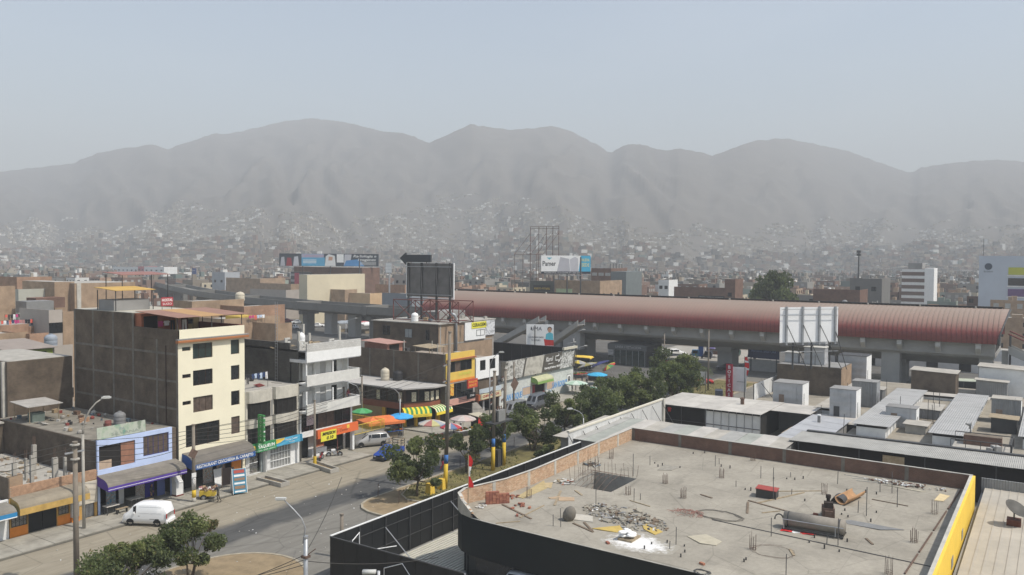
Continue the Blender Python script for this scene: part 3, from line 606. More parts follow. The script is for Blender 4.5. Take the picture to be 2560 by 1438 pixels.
# ---- street furniture
def utility_pole(label,P,h,r0=.17,r1=.11,bands=None,arms=(),m=None,group='utility poles along the street',name='utility_pole',lean=(0,0)):
 t=thing(name,label,'pole',(P[0],P[1],P[2]),0,group);m=m or mat('brown_grey_pole',(.21,.18,.145),.93,.2,1.5)
 cut=[0]+([b[0]for b in bands]if bands else[])+[h];rr=lambda z:r0+(r1-r0)*z/h;ax=lambda z:(lean[0]*z/h,lean[1]*z/h,z)
 z0=0
 if bands:
  for z1,bm in bands:TU([ax(z0),ax(z1)],rr(z0),10,r1=rr(z1)).bd('painted_band',bm,t,True);z0=z1
 TU([ax(z0),ax(h)],rr(z0),10,r1=rr(h)).bd('shaft',m,t,True)
 TU([ax(h),ax(h+.12)],r1*1.25,10).bd('cap',m,t)
 for z,L,ang in arms:
  a=MB();d=Vector((cos(ang),sin(ang),0));c=Vector(ax(z));n_=Vector((-d.y,d.x,0))*(rr(z)+.05)
  a.obox(c+n_,(L,.1,.12),ang);o=a.bd('crossarm',CONC_D if z>5 else METAL_D,t)
  for k in(-.45,-.15,.2,.45):p=c+n_+d*(L*k);MB().lathe([(.03,0),(.06,.05),(.04,.1),(.06,.15),(.02,.2)],6,(p.x,p.y,p.z+.061)).bd('insulator',mat('brown_porcelain',(.12,.05,.03),.3,.1,3),o)
 return t
def street_lamp(label,P,h,reach,az,m=METAL,r=.07,group='street lamps',double=False):
 t=thing('street_lamp',label,'street lamp',P,0,group);d=Vector((cos(az),sin(az),0))
 TU([(0,0,0),(0,0,h*.72)],r*1.3,8,r1=r).bd('shaft',m,t,True)
 for sg in((1,-1)if double else(1,)):
  pth=[Vector((0,0,h*.70))]+[d*sg*(reach*(1-cos(R(a))))+Vector((0,0,h*.72+h*.28*sin(R(a))))for a in(10,25,40,55,68)]
  TU(pth,r*.8,6,r1=r*.55).bd('arm',m,t,True)
  e=pth[-1]+d*sg*.3+Vector((0,0,.06));hd=MB();hd.obox(e,(.75,.26,.12),az);hd.obox(e+Vector((0,0,.09)),(.5,.18,.08),az)
  o=hd.bd('lamp_head',mat('lamp_housing',(.5,.5,.47),.5,.1,2),t);b=MB();b.obox(e-Vector((0,0,.08)),(.5,.2,.05),az);b.bd('lens',mat('lamp_lens',(.55,.52,.42),.2,.05,2),o)
 return t
def cable(label,a,b,sag=.6,r=.022,group='overhead cables',n=10,m=None):
 a=Vector(a);b=Vector(b);p=[a.lerp(b,i/n)-Vector((0,0,sag*4*(i/n)*(1-i/n)))for i in range(n+1)]
 o=TU([q-a for q in p],r,4).bd('overhead_cable',m or mat('black_cable',(.035,.033,.03),.7,.1,2),None,loc=a);tag(o,label,'cable',group);return o
def umbrella(label,P,r,h,cols,group='market umbrellas',tilt=0,drop=.45):
 t=thing('market_umbrella',label,'umbrella',P,rnd(0,.7),group);n=10
 TU([(0,0,0),(0,0,h)],.025,6).bd('pole',METAL,t)
 for i in range(n):
  a0,a1=2*PI*i/n,2*PI*(i+1)/n;m=MB();mid=.55
  p=lambda a,f,z:(r*f*cos(a),r*f*sin(a),h+z)
  m.face([(0,0,h),p(a0,mid,-drop*.38),p(a1,mid,-drop*.38)]);m.face([p(a0,mid,-drop*.38),p(a0,1,-drop),p(a1,1,-drop),p(a1,mid,-drop*.38)]);m.face([p(a0,1,-drop),p(a0,1.0,-drop-.12),p(a1,1.0,-drop-.12),p(a1,1,-drop)])
  m.bd('panel',cols[i%len(cols)],t)
 t.rotation_euler[0]=tilt;return t
def umb(*cs):return[mat('canopy_%d_%d_%d'%tuple(int(99*q)for q in c),c,.8,.1,2)for c in cs]
def sign(par,loc,w,h,m,rz=0,d=.08,frame=None,name='sign'):
 o=BX(-w/2,0,-h/2,w/2,d,h/2).bd(name,m,par,loc=loc,rz=rz)
 if frame:
  f=MB();t=.05
  for a in((-w/2-t,-.01,-h/2-t,w/2+t,d,-h/2-.001),(-w/2-t,-.01,h/2+.001,w/2+t,d,h/2+t),(-w/2-t,-.01,-h/2,-w/2-.001,d,h/2),(w/2+.001,-.01,-h/2,w/2+t,d,h/2)):f.box(*a)
  f.bd('frame',frame,o)
 return o
def railing(par,p0,p1,h,m,step=.14,r=.012,name='railing',z=0):
 p0=Vector((*p0[:2],z if len(p0)<3 else p0[2]));p1=Vector((*p1[:2],z if len(p1)<3 else p1[2]));L=(p1-p0).length;n=max(2,int(L/step));b=MB();up=Vector((0,0,h))
 for k in(0,1):b.tube([p0+up*(.06 if k==0 else 1),p1+up*(.06 if k==0 else 1)],r*1.8,4)
 for i in range(n+1):q=p0.lerp(p1,i/n);b.tube([q,q+up],r if i%10 else r*2.2,4)
 return b.bd(name,m,par)
def tank(label,P,r,h,m,group='roof water tanks',name='water_tank'):
 t=thing(name,label,'water tank',P,0,group)
 MB().lathe([(r*.9,0),(r,.08),(r,h*.25),(r*.97,h*.27),(r,h*.3),(r,h*.55),(r*.97,h*.57),(r,h*.6),(r,h*.8),(r*.7,h*.95),(r*.3,h)],16).bd('body',m,t,True)
 MB().lathe([(r*.33,h-.02),(r*.33,h+.07),(r*.1,h+.1)],12).bd('lid',m,t);return t
# ================================================================ the row of shops on the left
FY=70.0
def fx(x,y,X0=0,Y=FY):p=atY(x,y,Y);return p.x-X0,p.z
def hole(x0,y0,x1,y1,X0,Y=FY):a=fx(x0,y0,X0,Y);b=fx(x1,y1,X0,Y);return(a[0],b[1],b[0],a[1])
def shell(t,W,depth,H,m,gf=3.0,room=3.5,roofm=CONC,inner=DARK,wl=.15,y0=.25):
 c=MB();c.box(0,y0,gf,W,depth,H);c.box(0,room,0,W,depth,gf);c.box(0,.02,0,wl,room,gf);c.box(W-wl,.02,0,W,room,gf);c.bd('wall',m,t)
 i=MB();i.box(wl,room-.02,.02,W-wl,room-.004,gf);i.box(wl,y0+.02,gf-.05,W-wl,room-.02,gf-.004);i.box(wl,.25,.02,wl+.02,room-.02,gf-.05);i.box(W-wl-.02,.25,.02,W-wl,room-.02,gf-.05);i.bd('room_shade',inner,t)  # near-black sheets put the room's shade into the colour
 BX(0,.02,-.02,W,room,.14).bd('threshold',PAVE,t)
 BX(.1,y0+.1,H+.003,W-.1,depth-.1,H+.03).bd('roof',roofm,t)
CEM_D=mat('grimy_cement',(.165,.148,.124),.95,.3,1.2)
def frame_grid(t,X,y0,y1,z0,z1,ny,nz,m=CEM_D,nm='frame',face=-1):
 """cast concrete columns and beams showing on a bare party wall at local x = X"""
 for i in range(ny+1):
  y=y0+(y1-y0)*i/ny;a,b=max(y0,y-.13),min(y1,y+.13);BX(X,a,z0,X+face*.02,b,z1).bd('column',m,t)
 for j in range(1,nz):
  z=z0+(z1-z0)*j/nz;BX(X,y0+.14,z-.1,X+face*.016,y1-.14,z+.1).bd('beam',m,t)
# ---- one-storey shop at the frame's edge with a blue awning
t=thing('corner_shop','low grey shop at the left edge with a blue scalloped awning','building',(22,FY,0))
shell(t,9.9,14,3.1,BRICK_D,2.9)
fw_=MB();fw_.wall(0,9.9,0,3.3,[(5.5,.1,6.6,2.5),(7.6,.9,9.0,2.3),(2,.1,4.5,2.6)],0,.2);fw_.bd('facade',WHITE2,t)
window(t,(7.6,.08,.9),1.4,1.4,frame=WHITE,cols=3,rows=2);BX(5.5,.1,.1,6.6,.16,2.5).bd('door',METAL,t)
aw,ex,ez=awning(t,3.2,9.75,3.15,1.7,.55,.38,mat('dusty_awning',(.21,.195,.165),.9,.2,1),mat('teal_blue_valance',(.03,.22,.45),.7,.15,1))
BX(3.2,ex-.01,ez-.2,9.75,ex-.004,ez-.12).bd('white_trim',WHITE,aw)
# ---- unfinished one-storey house with the ochre awning
X1=31.95;W1=7.25
t=thing('unfinished_house','one storey ochre house with a brick parapet and bare concrete columns on its roof','building',(X1,FY,0));HOUSE1=t
shell(t,W1,16.5,3.35,BRICK_D,3.0,2.2)
H_=[(.15,.95,1.35,2.35),(1.45,.1,3.75,2.5),(3.9,1.0,4.75,2.4),(6.0,.1,7.0,2.6)]
f_=MB();f_.wall(0,W1,0,3.3,H_,0,.18);f_.bd('facade',mat('ochre_wall',(.50,.30,.09),.85,.25,1.2),t)
BX(5.55,-.05,1.35,W1,-.003,3.3).bd('plaster_panel',mat('bare_plaster',(.58,.53,.44),.9,.15,1.5),t)
BX(4.9,-.28,0,5.5,-.003,2.6).bd('pillar',WHITE2,t);BX(4.93,-.30,.55,5.47,-.283,2.5).bd('painted_list',collage('scribbled_poster',[(.08,.07,.07),(.7,.68,.64),(.75,.73,.7),(.35,.3,.28),(.75,.73,.7)],9),t)
BX(4.88,-.31,0,5.52,-.004,.55).bd('plinth',ORANGE,t)
BX(0,-.02,0,1.4,-.003,.9).bd('plinth',ORANGE,t);BX(3.8,-.02,0,4.88,-.003,.9).bd('plinth',ORANGE,t)
def grille(par,x0,z0,x1,z1,y):
 b=MB();b.box(x0,y,z0,x1,y+.03,z0+.04);b.box(x0,y,z1-.04,x1,y+.03,z1)
 k=max(2,int((x1-x0)/.28))
 for i in range(k+1):x=x0+(x1-x0)*i/k;b.box(x-.015,y,z0,x+.015,y+.03,z1)
 for i in range(k):
  a=x0+(x1-x0)*i/k;c=x0+(x1-x0)*(i+1)/k
  for z in(z0+(z1-z0)*.3,z0+(z1-z0)*.7):b.tube([(a,y+.015,z-.14),(c,y+.015,z+.14)],.012,4);b.tube([(a,y+.015,z+.14),(c,y+.015,z-.14)],.012,4)
 return b.bd('window_grille',METAL_D,par)
for h in(H_[0],H_[2]):BX(h[0],.1,h[1],h[2],.14,h[3]).bd('pane',mat('pale_pane',(.30,.29,.27),.4,.25,2),t);grille(t,*h,-.05)
BX(1.45,.06,.1,2.58,.12,2.5).bd('gate_leaf',BLACK,t);BX(2.62,.06,.1,3.75,.12,2.5).bd('gate_leaf',BLACK,t)
d_=BX(6.0,.06,.1,7.0,.12,2.6).bd('door',METAL_D,t)
for i in range(8):BX(6.06+i*.115,.04,.2,6.10+i*.115,.06,2.5).bd('rib',METAL,d_)
awning(t,.1,5.75,3.42,1.55,.72,.5,mat('dusty_ochre_awning',(.25,.215,.16),.9,.2,1),mat('ochre_valance',(.46,.30,.09),.85,.25,1.5))
# parapet of separate bricks along the front
brick_me=BX(0,0,0,.235,.13,.085).mesh('brick',mat('loose_brick',(.40,.25,.16),.92,.3,3))
rb=RND(5)
for j in range(9):
 for i in range(29):
  o=put('brick',brick_me,t,(.06+i*.247+(.12 if j%2 else 0),.03+rb.uniform(-.006,.006),3.36+j*.096))
BX(.02,.05,3.35,W1-.02,.145,4.2).bd('mortar',mat('mortar',(.31,.27,.21),.95,.2,3),t)
BX(0,.16,3.35,1.15,.34,5.05).bd('brick_return',BRICK_T,t)
BX(-.05,.0,3.3,.05,15.5,5.0).bd('side_parapet',BRICK_D,t)
for(cx_,cy_,hh,ww)in[(atX(37,1162,X1+.6).x-X1,.55,6.05,.3),(2.3,1.2,6.2,.26),(3.9,.75,5.75,.42),(4.9,.85,5.6,.2),(1.3,6.2,6.3,.28),(4.6,5.6,6.1,.28),(3.4,4.4,5.3,.16),(6.6,9.5,5.2,.25)]:
 BX(cx_,cy_,3.36,cx_+ww,cy_+.26,hh).bd('column',CONC,t);rebar(t,cx_+ww/2,cy_+.13,hh,.8,4,.09)
rbm=MB();rr_=RND(9)
for i in range(150):
 s=rr_.uniform(.06,.32);rbm.obox((rr_.uniform(.4,W1-.4),rr_.uniform(.5,15.0),3.39+s*.3),(s*1.6,s,s*.6),rr_.uniform(0,3),rr_.uniform(-.4,.4),rr_.choice((0,0,1,2)))
tag(rbm.bd('rubble',[CONC_L,BRICK_T,WOOD],t),kind='stuff')
for i in range(9):a=rr_.uniform(0,3);x,y=rr_.uniform(1,6),rr_.uniform(1,12);m=MB();m.obox((0,0,0),(rr_.uniform(1.2,2.6),.12,.04),a);m.bd('plank',WOOD,t,loc=(x,y,3.42))
# ---- lilac two-storey restaurant
X2=39.27;W2=7.3
t=thing('restaurant','lilac blue two storey restaurant with a purple awning and an old banner on top','building',(X2,FY,0))
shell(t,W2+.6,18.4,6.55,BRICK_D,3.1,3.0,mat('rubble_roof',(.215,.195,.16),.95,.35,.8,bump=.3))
LIL=mat('lilac_paint',(.47,.56,.78),.8,.1,.7);DBLUE=mat('deep_violet_blue',(.035,.04,.17),.7,.2,1)
h1=hole(247,1124,333,1150,X2);h1=(.15,4.05,3.55,6.15);h2=(4.35,4.45,6.95,6.3)
f_=MB();f_.wall(0,W2,2.7,6.7,[h1,h2],0,.2);f_.box(0,0,0,.22,.2,2.7);f_.box(W2-.12,0,0,W2,.2,2.7);f_.bd('facade',LIL,t)
BX(h1[0],.19,h1[1],h1[2],.23,h1[3]).bd('opening',DARK,t);w_=BX(2.25,.12,h1[1]+.02,h1[2]-.02,.18,h1[3]-.02).bd('wood_panel',mat('reddish_plywood',(.28,.14,.09),.8,.2,2),t);BX(h1[0]+.02,.10,h1[1]+.02,1.35,.15,h1[1]+.75).bd('parapet_board',mat('pale_board',(.45,.34,.25),.85,.15,2),t)
wd=window(t,(h2[0],.06,h2[1]),h2[2]-h2[0],h2[3]-h2[1],glass=CURTAIN,frame=DBLUE,cols=5,fw=.06)
BX(h2[0]+.5,.075,h2[1]+.1,h2[0]+1.2,.085,h2[3]-.5).bd('curtain',mat('ochre_curtain',(.38,.2,.06),.85,.25,4),wd)
aw,ex,ez=awning(t,-.05,W2+.35,3.62,1.75,.8,.36,mat('dusty_purple_awning',(.20,.18,.15),.9,.2,1),mat('purple_valance',(.085,.045,.28),.75,.12,1))
BX(-.05,ex-.012,ez-.05,W2+.35,ex-.004,ez-.01).bd('white_trim',WHITE,aw)
for x0,x1,m in[(1.5,2.4,collage('teal_menu',[(.08,.22,.32),(.1,.3,.42),(.5,.3,.2),(.1,.3,.42),(.6,.6,.55)],5)),(2.7,3.2,WHITE2),(4.35,5.25,collage('menu_photos',[(.08,.1,.12),(.6,.58,.52),(.25,.16,.1),(.65,.63,.6),(.1,.12,.2)],6)),(5.3,6.2,mat('violet_door',(.04,.035,.26),.7,.1,1)),(6.3,7.1,mat('blue_side_wall',(.13,.17,.38),.8,.1,1))]:
 BX(x0,1.3 if x0<6.25 else.9,.15,x1,1.36 if x0<6.25 else.96,2.75 if x0<6.25 else 2.9).bd('wall_panel',m,t)
b=sign(t,(2.35,.1,7.28),4.6,1.05,collage('faded_banner',[(.12,.28,.22),(.33,.40,.30),(.43,.46,.38),(.40,.43,.36),(.20,.24,.18)],1.3),d=.06,name='banner');b.rotation_euler=(-.06,0,0)
text('lettering',"DA",.38,mat('faded_ink',(.30,.36,.36),.8,.1,2),b,(0,-.012,.12));text('lettering','SILVANA',.36,mat('faded_ink2',(.27,.31,.27),.8,.1,2),b,(.3,-.012,-.26),width=2.6)
BX(4.7,-.01,0,4.74,.02,0).mesh('x',LIL)
# table sets outside
def table_set(label,x,y):
 t=thing('dining_table',label,'table',(x,y,.14),0,'tables under the purple awning');BX(-.6,-.4,.7,.6,.4,.74).bd('table_top',mat('pale_tabletop',(.55,.52,.46),.6,.1,2),t)
 for a in(-.52,.52):
  for b_ in(-.32,.32):BX(a-.03,b_-.03,0,a+.03,b_+.03,.70).bd('leg',METAL_D,t)
def bench(label,x,y):
 t=thing('bench',label,'bench',(x,y,.14),0,'benches under the purple awning');BX(-.55,-.16,.41,.55,.16,.45).bd('seat',WOOD,t)
 for a in(-.45,.45):BX(a-.03,-.13,0,a+.03,.13,.41).bd('leg',METAL_D,t)
table_set('small pale dining table at the left end of the lilac restaurant',X2+.9,FY-.5);bench('bench in front of the left table at the lilac restaurant',X2+1.5,FY-1.2)
table_set('small pale dining table in the middle of the lilac restaurant front',X2+3.3,FY-.2);bench('bench beside the middle table at the lilac restaurant',X2+4.2,FY-.8)
person('person in dark clothes standing by the tables under the purple awning','stand',(X2+4.9,FY-.35,.14),.6,(.03,.03,.035),(.02,.02,.025))
u=thing('rubbish_kiosk','white masonry meter box with slanted top beside the lilac restaurant','meter box',(X2+W2-.1,FY-.75,.1));MB().xprism([(0,0),(.7,0),(.7,1.95),(0,1.35)],0,.75).bd('cabinet',WHITE2,u);BX(-.02,-.02,0,.77,.72,.16).bd('plinth',mat('dark_red_plinth',(.16,.04,.03),.8,.1,2),u)
# ---- clutter of the lilac house's roof and the yard behind
ORDN='first second third fourth fifth sixth seventh eighth ninth tenth eleventh twelfth thirteenth fourteenth fifteenth sixteenth seventeenth eighteenth nineteenth'.split()
def ordinal(i):
 T=['','','twenty','thirty','forty','fifty','sixty']
 if i<19:return ORDN[i]
 n=i+1;return T[n//10]+(' '+ORDN[n%10-1]if n%10 else 'th').replace('yth','ieth')if n%10 else T[n//10][:-1]+'ieth'
JUNK=[('grey',(.3,.28,.25)),('brown',(.16,.1,.07)),('red',(.22,.05,.04)),('pale',(.4,.38,.34)),('black',(.05,.05,.05)),('tan',(.34,.25,.15)),('slate',(.13,.17,.2)),('whitish',(.5,.48,.44))]
def clutter(base,x0,y0,x1,y1,z,n,seed,smin=.25,smax=.9):
 rg=RND(seed);out=[]
 for i in range(n):
  k=rg.choice(('crate','sack','plank','bucket','sheet','crate'));x,y=rg.uniform(x0,x1),rg.uniform(y0,y1);a=rg.uniform(0,3.1);s=rg.uniform(smin,smax);cn,cc=JUNK[i%8]
  m=mat('junk_'+cn,cc,.9,.2,3);b=MB()
  if k=='crate':b.box(-s/2,-s*.4,0,s/2,s*.4,s*.7);b.box(-s/2-.02,-s*.4-.02,s*.7,s/2+.02,s*.4+.02,s*.76);nm,lab='crate','crate'
  elif k=='sack':b.lathe([(s*.3,0),(s*.42,s*.15),(s*.4,s*.45),(s*.2,s*.6),(s*.1,s*.68)],9);nm,lab='sack','slumped sack'
  elif k=='plank':b.box(-s*1.3,-.07,0,s*1.3,.07,.05);nm,lab='plank','loose plank'
  elif k=='bucket':b.lathe([(s*.22,0),(s*.3,s*.5),(s*.32,s*.52),(s*.28,s*.5)],10);nm,lab='bucket','bucket'
  else:b.obox((0,0,.15),(s*1.6,s,.03),0,.25);b.box(-.1,-.1,0,.1,.1,.14);nm,lab='roof_sheet','bent sheet'
  o=b.bd(nm,m,None,loc=(x,y,z),rz=a);tag(o,None,nm.replace('_',' '),'clutter on %s'%base);out.append((y if 'market' not in base else x,cn+' '+lab,o))
 for i,(_,lab,o)in enumerate(sorted(out,key=lambda q:q[0])):o['label']='%s on %s, %s from its front'%(lab,base,ordinal(i))
clutter('the roof of the lilac restaurant',X2+.5,FY+1.5,X2+7.4,FY+17.8,6.582,60,21,.15,.62)
t=thing('rooftop_shack','open tin shack on posts at the back of the lilac restaurant roof','shed',(X2+.6,FY+13,6.582));posts(t,[(0,0),(2.8,0),(0,3),(2.8,3)],0,1.7,.04,WOOD);m=MB();m.obox((1.4,1.5,1.75),(3.4,3.6,.05),0,.06);m.bd('roof',mat('tin_grey_sheet',(.36,.34,.31),.7,.2,1),t)
m=MB();m.box(.4,.3,0,1.6,1.2,.9);m.bd('cupboard',mat('green_cupboard',(.12,.15,.13),.8,.2,2),t)
t=thing('brick_stub','stack of orange bricks in the roof clutter behind the lilac restaurant','brick stack',(X2+3.6,FY+9.5,6.582))
for j in range(5):
 for i in range(4):put('brick',brick_me,t,(i*.25,(j%2)*.03,j*.09))
tank('grey plastic water tank on the lilac restaurant roof beside the cream building wall',(X2+5.4,FY+5.6,6.582),.55,1.25,mat('grey_tank',(.20,.2,.2),.6,.1,2))
t=thing('fan_on_stand','red metal drum standing on the lilac restaurant roof','drum',(X2+4.0,FY+5.2,6.582));MB().lathe([(.3,0),(.3,.2),(.32,.22),(.3,.24),(.3,.4),(.32,.42),(.3,.44),(.3,.65)],14).bd('body',REDSTEEL,t,True);MB().lathe([(.28,.65),(.28,.67)],14).bd('lid',REDSTEEL,t)
# low brick houses left of the lilac restaurant's yard
t=thing('brick_house','long bare brick house wall stepping down left of the cream building','building',(40.5,88.7,0));BX(0,0,0,6.6,11.4,12.1).bd('wall',BRICK_D,t);frame_grid(t,0,.2,11.2,0,12,2,4);BX(.1,.1,12.103,6.5,11.3,12.15).bd('roof',CONC,t);BX(-.3,.4,2,-.01,.7,12.1).bd('column',CONC_L,t)
t=thing('brick_house','low bare brick house with stepped parapet behind the unfinished ochre house','building',(24,90.5,0));BX(0,0,0,16.3,13,9.6).bd('wall',BRICK_D,t);BX(.3,.3,9.603,16,12.7,9.65).bd('roof',CONC,t);BX(0,.4,9.66,6,.6,10.6).bd('parapet',BRICK_T,t)
t=thing('yard_house','low flat roofed house with pale slab behind the ochre house','building',(22,87.0-.2,0));BX(0,0,0,17.2,3.3,6.3).bd('wall',BRICK_D,t);BX(-.2,-.2,6.302,17.2,3.3,6.45).bd('roof',mat('pale_roof_slab',(.40,.38,.33),.9,.2,.8),t)
clutter('the flat roofed yard house',23,87.2,38.5,89.6,6.455,16,22)
# ---- cream five-storey building
X3=47.28;W3=7.7
t=thing('apartment_building','cream five storey apartment building with bare brick side wall and rooftop shed','building',(X3,FY,0));CREAMB=t
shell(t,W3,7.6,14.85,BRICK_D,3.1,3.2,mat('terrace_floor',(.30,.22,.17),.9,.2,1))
BX(0,7.6,0,W3,18.6,17.2).bd('rear_wall',BRICK_D,t);BX(.1,7.7,17.203,W3-.1,18.5,17.25).bd('rear_roof',mat('pale_roof_screed',(.42,.40,.34),.92,.18,.6),t)
for y in(.15,3.4,7.45,11,14.8,18.4):BX(-.022,y-.15,0,-.002,y+.15,14.85 if y<7.3 else 17.2).bd('column',CEM_D,t)
for z in(2.95,5.6,8.25,10.9,13.55):
 for a,b in((.31,3.24),(3.56,7.29),(7.61,10.84),(11.16,14.64),(14.96,18.24)):BX(-.018,a,z-.11,-.002,b,z+.11).bd('beam',CEM_D,t)
BX(-.02,0,14.86,.16,7.6,15.9).bd('side_parapet',BRICK_D,t)
TU([(-.06,1.9,3),(-.06,1.9,14.3)],.05,6).bd('drain_pipe',mat('brown_pipe',(.07,.045,.035),.7,.2,2),t)
rows=[]
for(sm,lg,nr)in[((456.5,866,479.5,869),(483,858,532,893),(577.5,850,599.5,884)),((455,930,478,937),(482,923,530.5,961),(576,912.5,598,951)),((455.5,1001,475.5,1009),(479.6,995,529,1032),(573.5,980.5,596.5,1018.5)),(None,(464.5,1076,548.5,1102),(572,1047,594,1094))]:rows.append((sm,lg,nr))
holes=[]
for k,(sm,lg,nr)in enumerate(rows):
 ztop_=[14.45,11.82,9.2,6.55][k]
 if sm:holes.append(('s',.45,ztop_-.62,1.38,ztop_-.25))
 holes.append(('l',1.62 if k<3 else.78,ztop_-1.50 if k<3 else ztop_-2.15,3.85 if k<3 else 4.62,ztop_));holes.append(('n',6.02 if k else 6.02,ztop_-1.45 if k<3 else ztop_-1.75,7.06,ztop_+.02))
holes.append(('w',6.4,.15,7.2,2.9))
f_=MB();f_.wall(0,W3,3.0,15.9,[h[1:]for h in holes if h[0]!='w'],0,.2);f_.box(0,0,0,.3,.2,3.0);f_.box(W3-.35,0,0,W3,.2,3.0);f_.bd('facade',CREAM,t)
for i,(k,a,b,c,d)in enumerate(holes):
 if k=='w':continue
 window(t,(a,.1,b),c-a,d-b,glass=GLASSB if i<3 else CURTAIN if(i%3==1 and i>5)else GLASS,frame=mat('brown_frame',(.05,.025,.015),.6,.1,2),cols=1 if k=='n' else 2 if k=='s' else 3,fw=.04,depth=.07)
cn=MB();cn.xprism([(0,14.62),(-.42,14.68),(-.45,14.86),(-.42,14.9),(0,14.92)],-.25,W3+.25);c_=cn.bd('cornice',mat('terracotta_paint',(.42,.17,.07),.8,.15,1),t);BX(-.25,-.42,14.922,W3+.25,-.003,15.03).bd('cornice_top',CONC_D,c_)
aw,ex,ez=awning(t,.35,W3-.1,3.95,1.75,.95,.48,mat('grey_canvas',(.165,.15,.13),.9,.15,1),mat('blue_valance',(.03,.10,.30),.7,.1,1),flat=.1)
text('lettering','RESTAURANT CEVICHERIA EL CARAJITO',.42,WHITE,aw,(4.0,ex-.006,ez+.02),width=6.6,bold=.008)
for x0,x1,m in[(1.2,2.2,DARK),(3.3,4.4,collage('fish_menu',[(.2,.35,.42),(.65,.66,.62),(.35,.16,.08),(.7,.7,.68),(.1,.12,.1)],5)),(4.9,5.9,collage('blue_menu',[(.05,.15,.3),(.1,.28,.4),(.4,.2,.12),(.6,.6,.55)],5))]:BX(x0,.9,.15,x1,.96,2.85).bd('wall_panel',m,t)
BX(6.05,.02,.15,7.2,.12,3.0).bd('door',ORANGE,t)
m=MB();m.obox((3.9,-.75,.95),(1.0,.05,1.75),0,-.16);m.bd('menu_board',WHITE,t)
gr=MB()
for i in range(9):gr.tube([(W3+.1+i*.14,-.35,.1),(W3+.1+i*.14,-.35,2.6)],.014,4)
gr.box(W3+.05,-.37,.08,W3+1.3,-.33,.14);gr.box(W3+.05,-.37,1.4,W3+1.3,-.33,1.46);gr.box(W3+.05,-.37,2.56,W3+1.3,-.33,2.62);gr.bd('security_grille',WHITE,t)
# roof shed of the cream building
r_=MB();r_.box(.25,6.4,14.9,3.4,7.55,17.15);r_.bd('roof_room',mat('brick_red_render',(.36,.13,.07),.85,.15,1),t)
BX(.5,6.36,14.95,2.0,6.397,16.9).bd('doorway',DARK,t);BX(3.5,7.1,14.9,W3-.3,7.55,17.1).bd('roof_wall',mat('ochre_room',(.48,.36,.17),.85,.1,1),t);BX(3.4,6.2,14.9,3.9,7.5,17.1).bd('pier',mat('brick_red_render',(.36,.13,.07)),t)
BX(5.2,6.9,14.95,5.9,7.08,16.9).bd('door',mat('dark_red_door',(.15,.03,.02),.6,.1,2),t);BX(7.3,.25,15.0,W3-.02,7.3,15.95).bd('side_parapet',mat('dark_red_wall',(.2,.05,.035),.8,.15,2),t)
posts(t,[(.15,.3),(W3-.1,.3),(4,.3),(W3-.1,3.6),(W3-.1,6.8)],15.0,17.05,.045,METAL_D)
for k,(x0,x1,m)in enumerate([(-.1,2.5,mat('rusty_red_roofing',(.28,.16,.12),.8,.15,1)),(2.52,5.2,mat('amber_roofing',(.42,.25,.11),.7,.12,1)),(5.22,W3+.4,mat('rusty_red_roofing',(.28,.16,.12)))]):
 b=MB();b.xprism([(-.1,17.06),(6.9,17.42),(6.9,17.46),(-.1,17.10)],x0,x1);b.bd('roofing_sheet',m,t)
def garment(b,x,z,k,m,y=0,w=.4,h=.6):
 if k=='shirt':b.face([(x-w/2,y,z),(x-w*.8,y,z-h*.35),(x-w*.55,y-.03,z-h*.4),(x-w/2,y,z-h),(x+w/2,y-.03,z-h),(x+w*.55,y,z-h*.4),(x+w*.8,y,z-h*.35),(x+w/2,y,z)],m)
 elif k=='trousers':
  for s in(-1,1):b.face([(x,y,z),(x+s*w/2,y,z),(x+s*w*.55,y-.04,z-h*1.6),(x+s*w*.12,y,z-h*1.6)],m)
 else:b.face([(x-w*.6,y,z),(x+w*.6,y,z),(x+w*.58,y-.04,z-h*.9),(x-w*.58,y-.02,z-h*.9)],m)
CL=[mat('white_laundry',(.7,.7,.7),.9,.08,3),mat('pink_laundry',(.42,.2,.19),.9,.1,3),mat('pale_blue_laundry',(.42,.5,.62),.9,.1,3),mat('coral_laundry',(.62,.12,.09),.9,.1,3),mat('black_laundry',(.02,.02,.025),.9,.1,3),mat('navy_laundry',(.03,.05,.12),.9,.1,3),mat('magenta_laundry',(.45,.05,.18),.9,.1,3)]
def clothesline(label,a,b,items,seed,group='washing lines',pole=True):
 a=Vector(a);b=Vector(b);L=(b-a).length;az=atan2(b.y-a.y,b.x-a.x);t=thing('clothesline',label,'clothesline',a-Vector((0,0,1.7))if pole else a,az,group);rg=RND(seed);zo=1.7 if pole else 0
 TU([(0,0,zo),(L/2,0,zo-.08),(L,0,zo)],.01,4).bd('line',METAL_D,t)
 if pole:posts(t,[(0,0),(L,0)],0,zo+.05,.025,METAL_D)
 for i in range(items):
  g_=MB();k=rg.choice(('shirt','trousers','towel','shirt'));garment(g_,L*(i+.5)/items,zo-.08,k,0,0,min(.5,L/items*.75),rg.uniform(.45,.65));g_.bd(k if k!='shirt' else 'shirt',CL[rg.randrange(7)],t)
clothesline('washing line under the rooftop shed of the cream building',(X3+.6,FY+4.2,16.6),(X3+4.6,FY+4.2,16.6),6,31)
